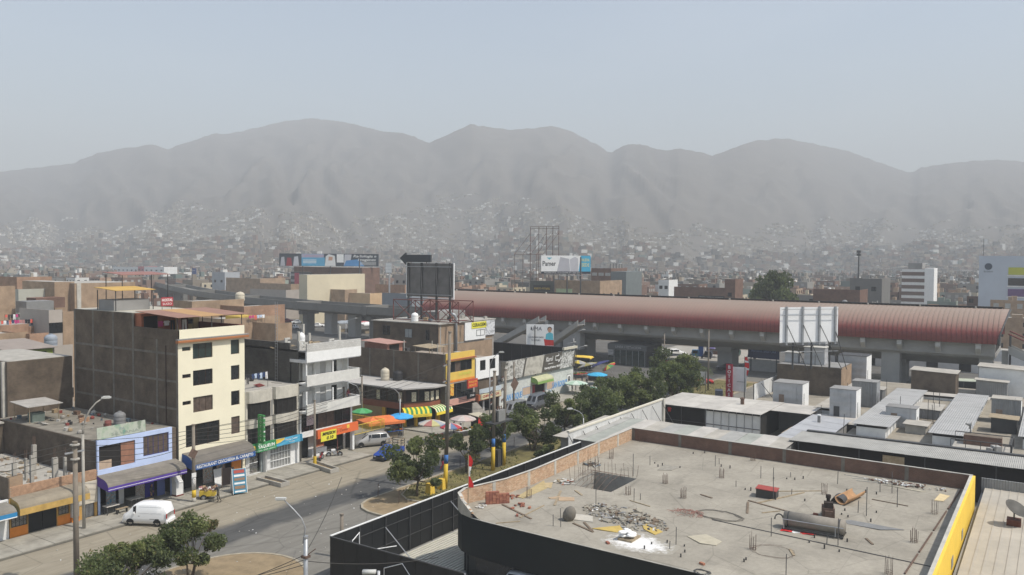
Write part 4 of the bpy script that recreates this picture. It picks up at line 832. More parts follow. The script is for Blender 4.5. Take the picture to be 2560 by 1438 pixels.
# upper canopies behind the shed
for lab,x,y,z,w,d,h,m in[('yellow tin canopy on steel posts on the cream building rear roof',X3+.3,FY+11,17.26,4.2,3.4,2.1,mat('yellow_roofing',(.50,.32,.09),.75,.1,1)),('rust red canopy on tall posts behind the cream building roof',X3+3.6,FY+15.3,17.26,5.5,3.2,3.6,mat('rust_red_roofing',(.27,.14,.12),.8,.12,1))]:
 t=thing('roof_canopy',lab,'canopy',(x,y,z));posts(t,[(0,0),(w,0),(0,d),(w,d)],0,h,.05,METAL_D);b=MB();b.xprism([(-.2,h),(d+.3,h+.25),(d+.3,h+.3),(-.2,h+.05)],-.2,w+.2);b.bd('roof',m,t)
 if w<5:BX(.1,.5,0,w-.1,d,1.1).bd('low_wall',CONC_D,t)
k=thing('roof_sign','red and white hostel sign behind the cream building shed','sign',(X3+4.2,FY+8.0,17.26));k.scale=(.62,.62,.62);sign(k,(0,0,1.5),2.2,1.5,mat('hostel_red',(.35,.05,.06),.7,.1,1),d=.06,name='panel');text('lettering','HOSTAL',.62,WHITE,k,(0,-.012,1.75),width=2.0,bold=.015);text('lettering','SUIZO',.5,WHITE,k,(0,-.012,1.1),width=1.7);posts(k,[(-.9,.1),(.9,.1)],0,1.6,.04,METAL_D)
# ---- grey pharmacy building with curved bays
X4=55.05;W4=7.25
t=thing('pharmacy_building','grey concrete building with curved bays above a green pharmacy sign','building',(X4,FY,0))
shell(t,W4,9.2,8.85,CEMENT,3.05,2.6,CONC)
GREYC=mat('bare_grey_concrete',(.50,.47,.40),.92,.18,1.2,bump=.15)
f_=MB();f_.wall(0,W4,2.9,8.9,[(.3,3.35,3.1,5.0),(3.75,3.35,6.75,5.0),(.3,6.05,3.1,7.6),(3.75,6.05,6.75,7.6)],0,.2);f_.bd('facade',GREYC,t)
f_=MB();f_.wall(0,W4,0,2.9,[(.5,.15,2.75,2.6),(3.2,.15,5.95,2.7),(6.05,.15,6.75,2.5)],0,.2);f_.bd('ground_floor',WHITE2,t)
def bay(x0,x1,z0,z1,d=.55,n=8):
 c=(x0+x1)/2;w=(x1-x0)/2;out=[(c+w*cos(PI*(1-i/n)),-d*sin(PI*i/n)**.55 if 0<i<n else-.001)for i in range(n+1)]
 b=MB();k=len(out)
 for i in range(n):
  (xa,ya),(xb,yb)=out[i],out[i+1];b.face([(xa,ya,z0),(xb,yb,z0),(xb,yb,z1),(xa,ya,z1)]);b.face([(xa,ya+.12,z1),(xa,ya,z1),(xb,yb,z1),(xb,yb+.12,z1)]);b.face([(xa,ya+.12,z0),(xa,ya+.12,z1),(xb,yb+.12,z1),(xb,yb+.12,z0)])
 b.face([(p[0],p[1],z0)for p in out]);b.face([(p[0],p[1],z1-.9 if z1-z0>.95 else z1-.02)for p in out[::-1]])
 return b
for i,(a,b)in enumerate(((.1,3.3),(3.55,6.95))):
 for z0,z1 in((5.05,6.0),(7.7,8.75 if i==0 else 8.85)):bay(a,b,z0,z1+(.15 if z0>7 else 0),.62).bd('balcony_front',GREYC,t)
 bay(a,b,2.95,3.3,.5).bd('balcony_front',GREYC,t)
 for z0,z1 in((3.35,5.0),(6.05,7.6)):
  wb=MB();c=(a+b)/2;w=(b-a)/2-.15
  o6=[(c+w*cos(PI*(1-k/6)),-.45*sin(PI*k/6)**.55 if 0<k<6 else.05)for k in range(7)]
  fr=MB()
  for k in range(6):(xa,ya),(xb,yb)=o6[k],o6[k+1];wb=MB();wb.face([(xa,ya,z0),(xb,yb,z0),(xb,yb,z1),(xa,ya,z1)]);wb.face([(xa,ya+.04,z0),(xa,ya+.04,z1),(xb,yb+.04,z1),(xb,yb+.04,z0)]);wb.bd('pane',mat('bay_glass',(.022,.02,.019),.35,.5,2.5),t);fr.tube([(xb,yb-.01,z0),(xb,yb-.01,z1)],.018,4)
  fr.bd('mullions',METAL_D,t)
BX(3.3,-.02,3.0,3.55,-.003,8.8).bd('pilaster',CONC_D,t)
s_=sign(t,(1.75,-.75,2.98),3.3,.95,GREEN,d=.3,name='shop_sign');s_.rotation_euler=(-.12,0,0)
text('lettering','YAQUELIN',.48,WHITE,s_,(.35,-.008,.03),width=2.2,bold=.012);text('lettering','BOTICA',.16,WHITE,s_,(-.35,-.008,.34));text('lettering','PERFUMERIA - BAZAR - REGALOS',.15,WHITE,s_,(.1,-.008,-.33),width=2.8)
MB().lathe([(.001,0),(.22,0),(.22,.012),(.001,.012)],12).bd('flower_emblem',YELLOW,s_,loc=(-1.25,-.004,.05)).rotation_euler=(PI/2,0,0)
s2=sign(t,(5.3,-.62,3.0),3.7,.78,mat('cyan_sign',(.08,.36,.55),.5,.12,1),d=.25,name='shop_sign');s2.rotation_euler=(-.1,0,0)
b=MB();b.face([(-1.85,-.006,.39),(-1.85,-.006,-.1),(-1.2,-.006,0),(-.7,-.006,.2),(-.6,-.006,.39)]);b.bd('yellow_sweep',YELLOW,s2);text('lettering','Dental Center',.3,WHITE,s2,(.3,-.008,.12),width=1.7);text('lettering','odontologia',.16,WHITE,s2,(.3,-.008,-.16))
bs=thing('blade_sign','tall green vertical blade sign lettered BOTICA on the grey pharmacy','sign',(X4+.95,FY-1.35,3.55));BX(-.12,-.45,0,.12,.45,3.0).bd('panel',mat('leaf_green_sign',(.05,.24,.07),.6,.1,1),bs);BX(-.05,.45,.4,.05,1.2,.5).bd('bracket',METAL_D,bs);BX(-.05,.45,2.4,.05,1.2,2.5).bd('bracket',METAL_D,bs)
for i,c in enumerate('BOTICA'):text('lettering',c,.42,mat('pale_green_letter',(.35,.5,.3),.6,.05,1),bs,(-.13,0,2.7-i*.47),face='-X');text('lettering',c,.3,WHITE,bs,(0,-.46,2.7-i*.47),width=.18)
gt_=MB()
for i in range(8):gt_.box(3.2+i*.393-.02,.0,.15,3.2+i*.393+.02,.05,2.7)
for z in(.15,.95,1.75,2.62):gt_.box(3.2,-.004,z,5.95,.046,z+.07)
for i in range(22):gt_.box(3.25+i*.125,.015,.2,3.262+i*.125,.03,2.65)
gt_.bd('folding_gate',WHITE,t);BX(6.05,.05,.15,6.75,.1,2.5).bd('door',WHITE,t);BX(3.2,.15,.15,5.95,.19,2.7).bd('shop_back',mat('grey_shop_inside',(.22,.22,.21),.9,.2,1),t)
BX(2.2,-.5,.12,2.26,.15,2.5).bd('open_door_leaf',WHITE,t);BX(1.9,-.02,.12,2.2,.2,2.5).bd('door_leaf',mat('grey_green_door',(.25,.28,.28),.7,.1,1),t)
for k,(x,z)in enumerate([(1.2,.14),(1.6,.14),(1.5,1.2),(1.45,1.9)]):
 p=thing('potted_plant',['potted plant on the pharmacy floor left of the doorway','potted plant in a red pot on the pharmacy floor','lower hanging plant in the pharmacy doorway','upper hanging plant in the pharmacy doorway'][k],'potted plant',(X4+x,FY+.5,z));MB().lathe([(.1,0),(.16,.25),(.17,.27)],9).bd('pot',RUST,p);b=MB();rg=RND(k)
 for i in range(40):d=Vector((rg.gauss(0,1),rg.gauss(0,1),rg.gauss(.6,.7))).normalized()*rg.uniform(.1,.3);q=d.orthogonal().normalized()*.05;b.face([Vector((0,0,.27))+d-q,Vector((0,0,.27))+d*1.5,Vector((0,0,.27))+d+q])
 b.bd('leaves',LEAF[1],p)
clothesline('washing line with white, coral and blue clothes on the grey pharmacy roof',(X4+.1,FY+.9,10.6),(X4+3.9,FY+1.2,10.75),10,33)
BX(0,0,0,.01,.01,.01)
clutter('the grey pharmacy roof',X4+.5,FY+1.8,X4+6.8,FY+8.6,8.885,9,23)
# ---- white four-storey block under construction
X5=62.4;W5=8.1
t=thing('white_building','white four storey block with open balconies and unfinished blockwork on top','building',(X5,FY,0));WB=t
c=MB();c.box(0,1.6,7.9,W5,10.2,12.6);c.box(0,.25,3.0,W5,10.2,5.6);c.box(0,.3,5.6,.15,10.2,7.9);c.box(0,1.6,5.6,W5,10.2,7.9);c.box(0,3,0,W5,10.2,3);c.box(0,0,0,.2,3,3);c.box(W5-.2,0,0,W5,3,3);c.box(0,.3,7.9,.15,1.6,12.6);c.bd('wall',BLOCKW,t)
BX(.15,2.9,0,W5-.2,2.98,3).bd('room_shade',DARK,t)
BX(-.02,10.0-8.4,12.6,.18,10.2,13.3).bd('block_parapet',BLOCKW,t)
for fl,(z0,zb)in enumerate(((5.55,6.6),(8.75,9.85))):
 BX(-.05,-1.15,z0,W5+.2,.25,z0+.18).bd('balcony_slab',WHITE2,t);BX(-.05,-1.2,z0-.12,W5+.25,-1.05,zb).bd('balcony_parapet',mat('pale_plaster_parapet',(.62,.61,.57),.9,.12,1.2),t);BX(W5+.05,-1.2,z0,W5+.22,1.6,zb).bd('balcony_end',WHITE2,t)
 z1=z0+2.45
 bw=MB();bw.wall(0,W5,z0+.18,z1+.3,[(.15,z0+.3,1.0,z1-.15),(4.3,z0+.3,5.2,z1-.2),(6.1,z0+.3,7.0,z1-.2)],1.4,1.58);bw.bd('balcony_wall',mat('balcony_white_wall',(.72,.72,.70),.85,.06,1),t)  # plain white paint on the balcony walls
 for a,b_,m in((.15,1.0,DARK),(4.3,5.2,mat('pale_door',(.45,.45,.44),.7,.1,1)),(6.1,7.0,GLASS)):BX(a,1.5,z0+.3,b_,1.56,z1-.15).bd('door',m,t)
 for x in(0,2.75,3.95,W5-.15):BX(x,-1.04 if x in(0,3.95)else.6,z0+.18,x+.14,-.9 if x in(0,3.95)else 1.4,z1+.05).bd('pier',WHITE,t)
 BX(1.2,.9,z0+.18,2.7,1.0,z1-.3).bd('screen_wall',mat('grey_white_board',(.55,.55,.53),.85,.08,1),t)
BX(-.05,-1.15,11.2,W5+.2,1.6,11.55).bd('roof_slab',WHITE2,t);BX(-.08,-1.22,11.3,W5+.25,-1.0,12.45).bd('roof_fascia',WHITE,t)
bk=brick_mat('white_block_wall',(.58,.57,.54),(.5,.49,.46),(.4,.39,.36),.4,.2,.15)
BX(-.05,-1.2,12.452,W5+.25,-1.02,13.35).bd('blockwork',bk,t);BX(0,-1.0,12.4,W5,10.2,12.55).bd('roof_deck',CONC_D,t)
blk=BX(0,0,0,.38,.15,.19).mesh('block',mat('pale_block',(.52,.51,.47),.9,.15,3))
rg=RND(4)
for si,(x,y,n_)in enumerate([(.4,.5,5),(1.1,.5,4),(2.4,.4,3),(3.0,.3,3),(.5,3,6),(5.6,1.2,4),(6.2,1.0,3),(3.6,.6,2)]):
 k=thing('block_stack','%s stack of pale building blocks on the white block roof, %s from the parapet'%(('tall','low')[n_<4],ORDN[si]),'block stack',(X5+x,FY+y,12.551),0,'block stacks on the white block')
 for j in range(n_):
  for i in range(1+(j+n_)%2):put('block',blk,k,(i*.4,rg.uniform(-.02,.02),j*.2))
for k,(x,y,a)in enumerate([(4.5,3,.2),(5.2,2.6,.3),(1.2,4,-.1),(6,4.5,.15),(2,6,.5)]):
 for q in range(3):o=BX(-1.6,-.09,0,1.6,.09,.045).bd('plank',WOOD,None,loc=(X5+x,FY+y+q*.2,12.56+.05*q),rz=a);tag(o,'%s timber plank of the %s pile back on the white block roof'%(('lower','middle','upper')[q],ORDN[[2,1,2,3,4][k]]if k!=2 else 'left'),'plank','planks on the white block')
for k,(x,y,h)in enumerate([(.9,1.2,2.0),(3.4,2.2,1.6),(7.4,1.4,2.2),(5.0,5.0,2.4)]):o=BX(-.12,-.12,0,.12,.12,h).bd('post',CONC_L,None,loc=(X5+x,FY+y,12.551));tag(o,'%s bare concrete post on the white block roof, %s counted from the parapet'%(('tall','short')[h<2],ORDN[k]),'post','posts on the white block')
tank('squat white water tank on the unfinished roof of the white block',(X5+2.2,FY+2.2,12.551),.42,1.7,WHITE)
person('worker in tan clothes crouching at the parapet of the white block','bend',(X5+1.6,FY+.15,12.551),2.0,(.34,.26,.17),(.10,.08,.05))
# scaffold ladder up the block wall
k=thing('ladder','thin lattice mast rising up the dark side wall of the white block','ladder',(X5-.35,FY+3.5,8.9));
for s in(-.18,.18):TU([(0,s,0),(.05,s,9.0)],.022,5).bd('rail',METAL,k)
for i in range(24):TU([(.002*i,-.18,.3+i*.36),(.002*i,.18,.3+i*.36)],.016,4).bd('rung',METAL,k)
person('person in a dark red shirt standing on the lower balcony of the white block','stand',(X5+7.35,FY-.1,5.73),0,(.12,.02,.03),(.03,.03,.05))
f_=MB();f_.wall(0,W5,2.7,5.6,[(.2,3.35,W5-.25,5.4)],0,.2);f_.bd('second_floor_band',WHITE,t)
for i in range(6):window(t,(.2+i*1.275,.08,3.35),1.275,2.05,glass=CURTAIN if i in(2,3)else GLASS,cols=1,fw=.04)
pb=sign(t,(1.55,-.1,4.75),1.35,1.5,collage('pink_notice',[(.25,.18,.22),(.55,.45,.48),(.6,.52,.54),(.3,.22,.25),(.58,.5,.52)],7),d=.02,name='notice_banner')
s_=sign(t,(4.9,-1.0,2.95),6.4,1.0,mat('orange_red_sign',(.66,.14,.04),.55,.1,1),d=.3,name='shop_sign');s_.rotation_euler=(-.06,0,0)
text('lettering','Copy Center',.42,mat('dark_orange_letter',(.22,.06,.03),.6,.05,1),s_,(.2,-.01,-.08),shear=.3,width=2.6);BX(1.35,-.012,.0,1.75,-.002,.4).bd('logo',YELLOW,s_);text('lettering','impresiones',.14,mat('cream_letter',(.7,.55,.4),.6,.05,1),s_,(.2,-.01,.3))
for x0,x1,m in[(1.0,1.9,BLACK),(2.1,3.3,mat('notice_wall',(.55,.53,.5),.8,.2,3)),(3.3,4.5,mat('rust_red_panel',(.33,.11,.05),.8,.1,1))]:BX(x0,1.0,.14,x1,1.06,2.6).bd('wall_panel',m,t)
BX(2.1,.3,.14,4.3,1.0,1.0).bd('counter',WHITE,t);posts(t,[(5.3,-.4)],.1,2.5,.05,REDSTEEL);BX(7.55,-.6,.1,7.85,-.2,2.6).bd('pillar',WHITE,t)
BX(0,-.02,-.02,W5,3,.13).bd('threshold',PAVE,t)
k=thing('pole_sign','yellow sign lettered IMPRESION 0.10 hung on a utility pole','sign',(64.2,FY-2.62,3.1));BX(-1.15,-.03,-.55,1.15,.03,.55).bd('panel',mat('acid_yellow_board',(.72,.66,.06),.6,.06,1),k);text('lettering','IMPRESION',.46,BLACK,k,(0,-.042,.24),shear=.25,width=2.0,bold=.014);text('lettering','0.10',.5,BLACK,k,(.15,-.042,-.26),shear=.2,width=1.0,bold=.014);BX(-.1,.03,-.2,.1,.16,.2).bd('bracket',METAL_D,k)
# ---- corner restaurant with the striped awning
t=thing('corner_restaurant','two storey brown corner restaurant with flat grey roof and striped awning','building',(83.3,71.0,0));CR=t
A=[(0,2.0),(3.0,0),(5.25,0),(5.25,19),(0,19)]
MB().prism(A,2.9,5.3).bd('upper_wall',mat('brown_timber_wall',(.085,.055,.04),.8,.25,1.2),t)
gm=MB();gm.prism([(.6,2.6),(3.2,.8),(5.2,.8),(5.2,19),(.6,19)],0,2.9);gm.bd('ground_room',DARK,t)
band=MB();band.prism([(-.08,1.95),(2.98,-.08),(5.25,-.08),(5.25,.3),(3.1,.3),(.3,2.2),(.3,19),(-.08,19)],2.45,3.3);band.bd('band',mat('red_brown_band',(.24,.08,.045),.8,.15,1),t)
MB().prism([(-1.1,1.4),(2.7,-1.1),(5.25,-1.1),(5.25,19.4),(-1.1,19.4)],5.32,5.5).bd('roof',mat('grey_roof_felt',(.42,.40,.37),.9,.14,.4),t)
for(x,y,w,d)in[(-.02,1.95,.45,.45),(2.75,-.05,.5,.5),(1.2,1.0,.4,.3),(4.7,-.02,.5,.45),(-.02,5.5,.3,.5),(-.02,9.5,.3,.5),(-.02,14,.3,.5)]:BX(x,y,0,x+w,y+d,2.45).bd('pillar',mat('deep_yellow_paint',(.60,.36,.03),.8,.12,1),t)
BX(0,5.9,0,.2,9.4,2.45).bd('wall_panel',mat('tan_wall',(.33,.24,.12),.85,.15,1),t);BX(0,10,0,.2,14,2.45).bd('wall_panel',mat('tan_wall',(.33,.24,.12)),t)
for i in range(7):  # upper window panes, side and chamfer
 window(t,(-.09,5.0+i*2.0,3.5),1.85,1.6,rz=-PI/2,glass=GLASS,frame=mat('brown_frame',(.05,.025,.015)),cols=2)
ch=atan2(-2.0,3.0)
for i in range(2):window(t,(.15+i*1.5-.05,1.9-i*1.0-.1,3.5),1.7,1.6,rz=ch,glass=GLASS,frame=mat('brown_frame',(.05,.025,.015)),cols=2)
window(t,(3.05,-.09,3.5),2.1,1.6,glass=GLASS,frame=mat('brown_frame',(.05,.025,.015)),cols=2)
PST=collage('menu_photo_poster',[(.1,.07,.05),(.62,.58,.44),(.66,.62,.48),(.3,.2,.12),(.64,.6,.46)],5)
for(x,y,r_)in[(-.16,16.5,1),(-.16,13.2,1),(-.16,9.9,1),(-.16,6.6,1),(-.16,2.6,1),(1.0,1.15,2),(2.5,.12,2),(3.3,-.16,0),(4.4,-.16,0)]:
 sign(t,(x,y,4.15),.62,1.25,PST,rz={0:0,1:-PI/2,2:ch}[r_],d=.03,name='poster')
# striped awning wrapping the corner, each stripe its own strip of cloth
STR=[mat('yellow_awning_stripe',(.78,.60,.05),.75,.08,1),mat('green_awning_stripe',(.06,.25,.08),.75,.08,1),mat('cream_awning_stripe',(.72,.66,.40),.75,.08,1)]
def stripe_run(par,a,b,n,zt,d,drop,val,seq):
 a,b=Vector((*a,0)),Vector((*b,0));u=(b-a)/n;nr=Vector((u.y,-u.x,0)).normalized()
 for i in range(n):
  p,q=a+u*i,a+u*(i+1);pr=[(0,zt),(.45*d,zt-.12),(.8*d,zt-.4*drop),(d,zt-drop),(d+.01,zt-drop-val)];m=MB();I=[]
  for s,z in pr:I.append((p+nr*s+Vector((0,0,z)),q+nr*s+Vector((0,0,z))))
  for(p0,q0),(p1,q1)in zip(I[:-1],I[1:-1]):m.face([p0,p1,q1,q0])
  m.bd('awning_stripe',STR[seq[i%len(seq)]],par);m=MB();(p0,q0),(p1,q1)=I[-2:];m.face([p0,p1,q1,q0]);m.face([p0-nr*.01,q0-nr*.01,q1-nr*.01,p1-nr*.01]);m.bd('valance',STR[0],par)
aw=thing('striped_awning','green and yellow striped awning wrapping the corner of the brown restaurant','awning',(83.3,71.0,0))
stripe_run(aw,(-.3,2.15),(2.85,0),12,2.75,1.3,.75,.4,(0,1));stripe_run(aw,(2.85,0),(6.4,.0),13,2.75,1.3,.75,.4,(2,1));
text('lettering','FLOR DE PANAMA CHIFA',.26,mat('olive_letter',(.35,.3,.05),.7,.05,1),aw,(.2,-.06,1.8),rz=ch,width=3.2)
tank('cream water tank on the flat roof of the corner restaurant',(86.6,79.5,5.503),.62,1.7,mat('cream_tank',(.52,.47,.37),.7,.1,1));tank('black water tank beside the cream one on the corner restaurant roof',(87.6,78.0,5.503),.7,1.35,mat('black_tank',(.03,.03,.032),.6,.1,1))
# ---- yellow building with a bare brick party wall
X7=88.6;W7=6.6
t=thing('internet_building','narrow yellow three storey building lettered INTERNET with a long brick side wall','building',(X7,FY,0))
shell(t,W7,19,8.6,BRICK_D,2.7,3,CONC)
BX(-.05,.2,8.6,.16,19,9.6).bd('side_parapet',BRICK_D,t);
for y in(.3,5,9.6,14.3,18.8):BX(-.07,y-.14,5,-.052,y+.14,9.6).bd('column',CEM_D,t)
YB=mat('ochre_yellow_wall',(.68,.47,.10),.8,.1,1)
f_=MB();f_.wall(0,W7,5.6,9.7,[(.75,7.0,5.9,8.5)],0,.2);f_.bd('upper_facade',YB,t);BX(0,-.25,8.65,W7+.1,-.003,8.85).bd('eyebrow',mat('rust_red_trim',(.33,.12,.06),.8,.1,1),t);BX(0,-.03,5.6,W7,-.003,5.9).bd('lower_trim',ORANGE,t)
for i in range(4):window(t,(.75+i*1.2875,.08,7.0),1.2875,1.5,cols=1,glass=GLASS if i!=1 else CURTAIN)
f_=MB();f_.wall(0,W7,2.4,5.6,[(.5,3.3,6.2,5.4)],0,.2);f_.bd('middle_facade',mat('grey_band_wall',(.3,.28,.26),.85,.1,1),t)
for i in range(3):window(t,(.5+i*1.9,.08,3.3),1.9,2.1,cols=2)
BX(.3,-.2,2.4,W7-.1,-.003,3.25).bd('pink_fascia',mat('salmon_paint',(.55,.30,.24),.8,.08,1),t);sign(t,(5.4,-.3,3.25),2.0,.8,BLACK,d=.06,name='shop_sign');sign(t,(4.6,-.06,4.7),2.6,1.3,mat('charcoal_sign',(.035,.04,.04),.5,.1,1),d=.06,name='shop_sign')
text('lettering','ZONA',.35,WHITE,t,(5.5,-.36,3.28));sign(t,(1.2,-.08,4.6),.8,1.7,collage('flame_banner',[(.5,.1,.02),(.7,.3,.04),(.75,.5,.1),(.4,.08,.02)],2),d=.03,name='banner')
k=thing('projecting_sign','red projecting sign lettered POLLOS KIO\'S on the yellow building','sign',(X7+4.0,FY-1.5,5.3));BX(-1.15,-.1,-.6,1.15,.1,.6).bd('panel',mat('signal_red',(.48,.06,.035),.6,.1,1),k);text('lettering','POLLOS',.4,YELLOW,k,(0,-.11,.24),width=1.9);text('lettering',"KIO'S",.44,YELLOW,k,(0,-.11,-.26),width=1.6);BX(-.05,.1,.3,.05,1.3,.4).bd('bracket',METAL_D,k)
text('lettering','INTERNET',.52,mat('lime_letters',(.6,.6,.1),.6,.05,1),t,(4.3,-.02,6.55),width=2.9,bold=.012)
clutter('the roof of the yellow building',X7+.4,FY+1,X7+6.2,FY+17,8.632,18,24);posts(t,[(.6,2),(3,5),(1.5,9)],8.6,11,.06,CONC_L);rebar(t,1.0,1.2,8.6,1.6,4)
k=thing('roof_shed','rusty red tin shed on the roof of the yellow building','shed',(X7+.6,FY+11.5,8.632));BX(0,0,0,3.4,4.5,1.7).bd('wall',mat('rusty_tin',(.30,.14,.10),.85,.3,1.5),k);b=MB();b.obox((1.6,2.2,1.85),(4.2,5.4,.05),0,.05);b.bd('roof',mat('faded_red_sheet',(.38,.22,.18),.8,.15,1),k);BX(.5,-.02,0,2.6,-.003,1.5).bd('opening',DARK,k)
k=thing('roof_lean_to','plank lean-to on posts on the roof of the yellow building','lean-to',(X7+1.4,FY+4.2,8.632));posts(k,[(0,0),(3.2,0),(0,2.6),(3.2,2.6)],0,1.5,.05,WOOD);b=MB();b.obox((1.6,1.3,1.56),(3.8,3.2,.08),0,.06);b.bd('roof',WOOD,k)
# ---- white upper floor above the chifa
X8=95.5;W8=5.8
t=thing('chifa_building','white two storey front with two dark windows above a chifa restaurant','building',(X8,FY,0))
shell(t,W8,15,8.0,BRICK_D,2.6,3,mat('rusty_roof_sheets',(.3,.25,.2),.9,.2,.8))
f_=MB();f_.wall(0,W8,5.3,8.4,[(1.0,6.5,2.4,8.0),(3.4,6.5,4.9,8.0)],0,.2);f_.bd('upper_facade',WHITE,t);window(t,(1.0,.08,6.5),1.4,1.5);window(t,(3.4,.08,6.5),1.5,1.5)
f_=MB();f_.wall(0,W8,2.3,5.3,[(.4,3.7,5.4,5.1)],.3,.5);f_.bd('middle_facade',mat('slate_wall',(.2,.2,.2),.85,.1,1),t)
for i in range(3):window(t,(.4+i*1.667,.36,3.7),1.667,1.4,frame=WHITE)
BX(.2,-.5,3.2,W8,-.45,3.9).bd('balcony_rail',mat('pale_blue_rail',(.5,.56,.6),.6,.1,1),t);BX(0,-.5,2.2,W8,.2,3.1).bd('fascia',mat('brick_orange_fascia',(.42,.13,.06),.8,.1,1),t)
s_=sign(t,(3.0,-.6,2.75),5.2,.8,mat('cream_sign',(.62,.56,.36),.6,.08,1),d=.06,name='shop_sign');text('lettering','CHIFA FU HOK',.5,mat('crimson_letter',(.35,.03,.03),.6,.05,1),s_,(0,-.008,0),width=4.3,bold=.016)
for x0,x1,m in[(.3,1.3,mat('brick_orange_pier',(.4,.14,.08),.8,.1,1)),(2.4,2.7,WHITE),(4.6,5.5,BLACK)]:BX(x0,.4,.1,x1,.55,2.2).bd('wall_panel',m,t)
# ---- long white wall with the big monochrome food billboard
X9=101.5;W9=22.6
t=thing('catering_hall','long white hall wall with painted blue lettering under a monochrome billboard','building',(X9,FY,0))
BX(0,.25,0,W9,17,4.1).bd('wall',CEMENT,t);BX(.2,.4,4.103,W9-.2,16.8,4.15).bd('roof',mat('dark_hall_roof',(.05,.05,.05),.9,.2,1),t)
f_=MB();f_.wall(0,W9,0,4.25,[(9.3,0,13.2,2.6)],0,.24);f_.bd('facade',brick_mat('whitewashed_block',(.62,.64,.60),(.56,.58,.55),(.45,.46,.44),.4,.2,.22),t)
BX(9.3,.2,0,13.2,.245,2.6).bd('doorway',DARK,t);BX(9.3,.05,.1,10.2,.12,2.5).bd('door',mat('maroon_door',(.25,.03,.04),.6,.1,1),t);BX(12.6,.05,.1,13.2,.12,1.2).bd('door',RED,t)
aw,ex,ez=awning(t,8.9,13.8,4.0,1.3,.75,.4,mat('sage_awning',(.42,.42,.26),.85,.15,1),mat('lime_green_valance',(.22,.36,.10),.75,.1,1))
for x,s,w in[(3.9,'SAN ROQUE',4.6),(18.0,'SAN ROQUE',5.0)]:text('lettering',s,1.3,mat('painted_blue_letter',(.08,.28,.58),.75,.12,2),t,(x,-.012,1.5+(.2 if x>9 else 0)),width=w,bold=.04)
for x in(7.6,14.9):b=sign(t,(x,-.02,1.9),2.3,1.2,mat('tan_painted_panel',(.48,.36,.26),.8,.1,1),d=.015,name='painted_panel',frame=mat('blue_border',(.1,.25,.5),.7,.1,1));text('lettering','17 OCT',.4,mat('painted_blue_letter',(.08,.28,.58)),t,(x,-.012,.9),width=1.5)
sign(t,(21.1,-.02,2.0),1.2,1.9,WHITE,d=.015,name='painted_panel',frame=BLACK);text('lettering','8',1.7,BLACK,t,(21.1,-.03,2.0),bold=.04)
bb=thing('billboard','monochrome Karol catering billboard with an outlined arrow above the white wall','billboard',(X9,FY-.35,0))
BX(0,0,4.35,W9,.14,7.25).bd('panel',mat('charcoal_print',(.085,.078,.066),.5,.1,1),bb)
def pic(x0,x1,k,m):b=MB();b.face([(x0-.9+k,-.006,4.37),(x1-.9+k,-.006,4.37),(x1+k,-.006,7.23),(x0+k,-.006,7.23)]);b.bd('printed_photo',m,bb)
pic(1.3,6.6,0,collage('cutlery_photo',[(.05,.05,.045),(.3,.29,.26),(.6,.59,.55),(.2,.19,.17),(.5,.49,.45)],.9));pic(7.1,12.4,0,collage('meal_photo',[(.2,.19,.16),(.36,.34,.29),(.5,.48,.42),(.3,.28,.24)],.55));pic(18.2,22.4,0,collage('flowers_photo',[(.05,.05,.05),(.6,.6,.57),(.15,.15,.14),(.62,.62,.6),(.3,.3,.28)],.9))
text('lettering','Karol',1.1,WHITE,bb,(13.9,-.012,6.35),shear=.35,width=2.3);text('lettering','Catering & Delivery 388-9577',.48,WHITE,bb,(15.2,-.012,4.95),width=5.6,bold=.01)
BX(13.6,-.012,5.55,15.2,-.004,5.62).bd('underline',WHITE,bb)
ar=MB();pa=[(15.9,5.95),(16.9,5.95),(16.9,5.6),(17.7,6.3),(16.9,7.0),(16.9,6.65),(15.9,6.65)]
for(a,b),(c,d)in zip(pa,pa[1:]+pa[:1]):ar.tube([(a,-.03,b),(c,-.03,d)],.055,4)
ar.bd('arrow_outline',WHITE,bb);posts(bb,[(.3,.2),(5,.2),(10,.2),(15,.2),(22.2,.2)],4.16,7.3,.06,METAL_D)
for x in(2,7,12,17,21):BX(x,-.35,7.27,x+.12,.1,7.33).bd('spotlight',METAL,bb)
b=MB();b.box(18.3,-.3,7.45,22.9,.1,7.85);b.bd('shutter_box',mat('beige_shutter_box',(.5,.47,.38),.7,.1,1),bb);posts(bb,[(22.75,-.1)],0,8.2,.09,METAL_D)
k=thing('black_screen_wall','black metal screen wall standing behind the monochrome billboard','wall',(124.0,70.2,0))
for i in range(8):BX(0,i*2.1,0,.12,i*2.1+2.08,7.35).bd('panel',mat('black_sheet',(.018,.018,.017),.7,.25,.7),k)
for i in range(9):BX(-.05,i*2.1-.03,0,-.003,i*2.1+.03,7.38).bd('post',METAL_D,k)
BX(-.06,0,7.38,.16,16.8,7.45).bd('coping',METAL_D,k)
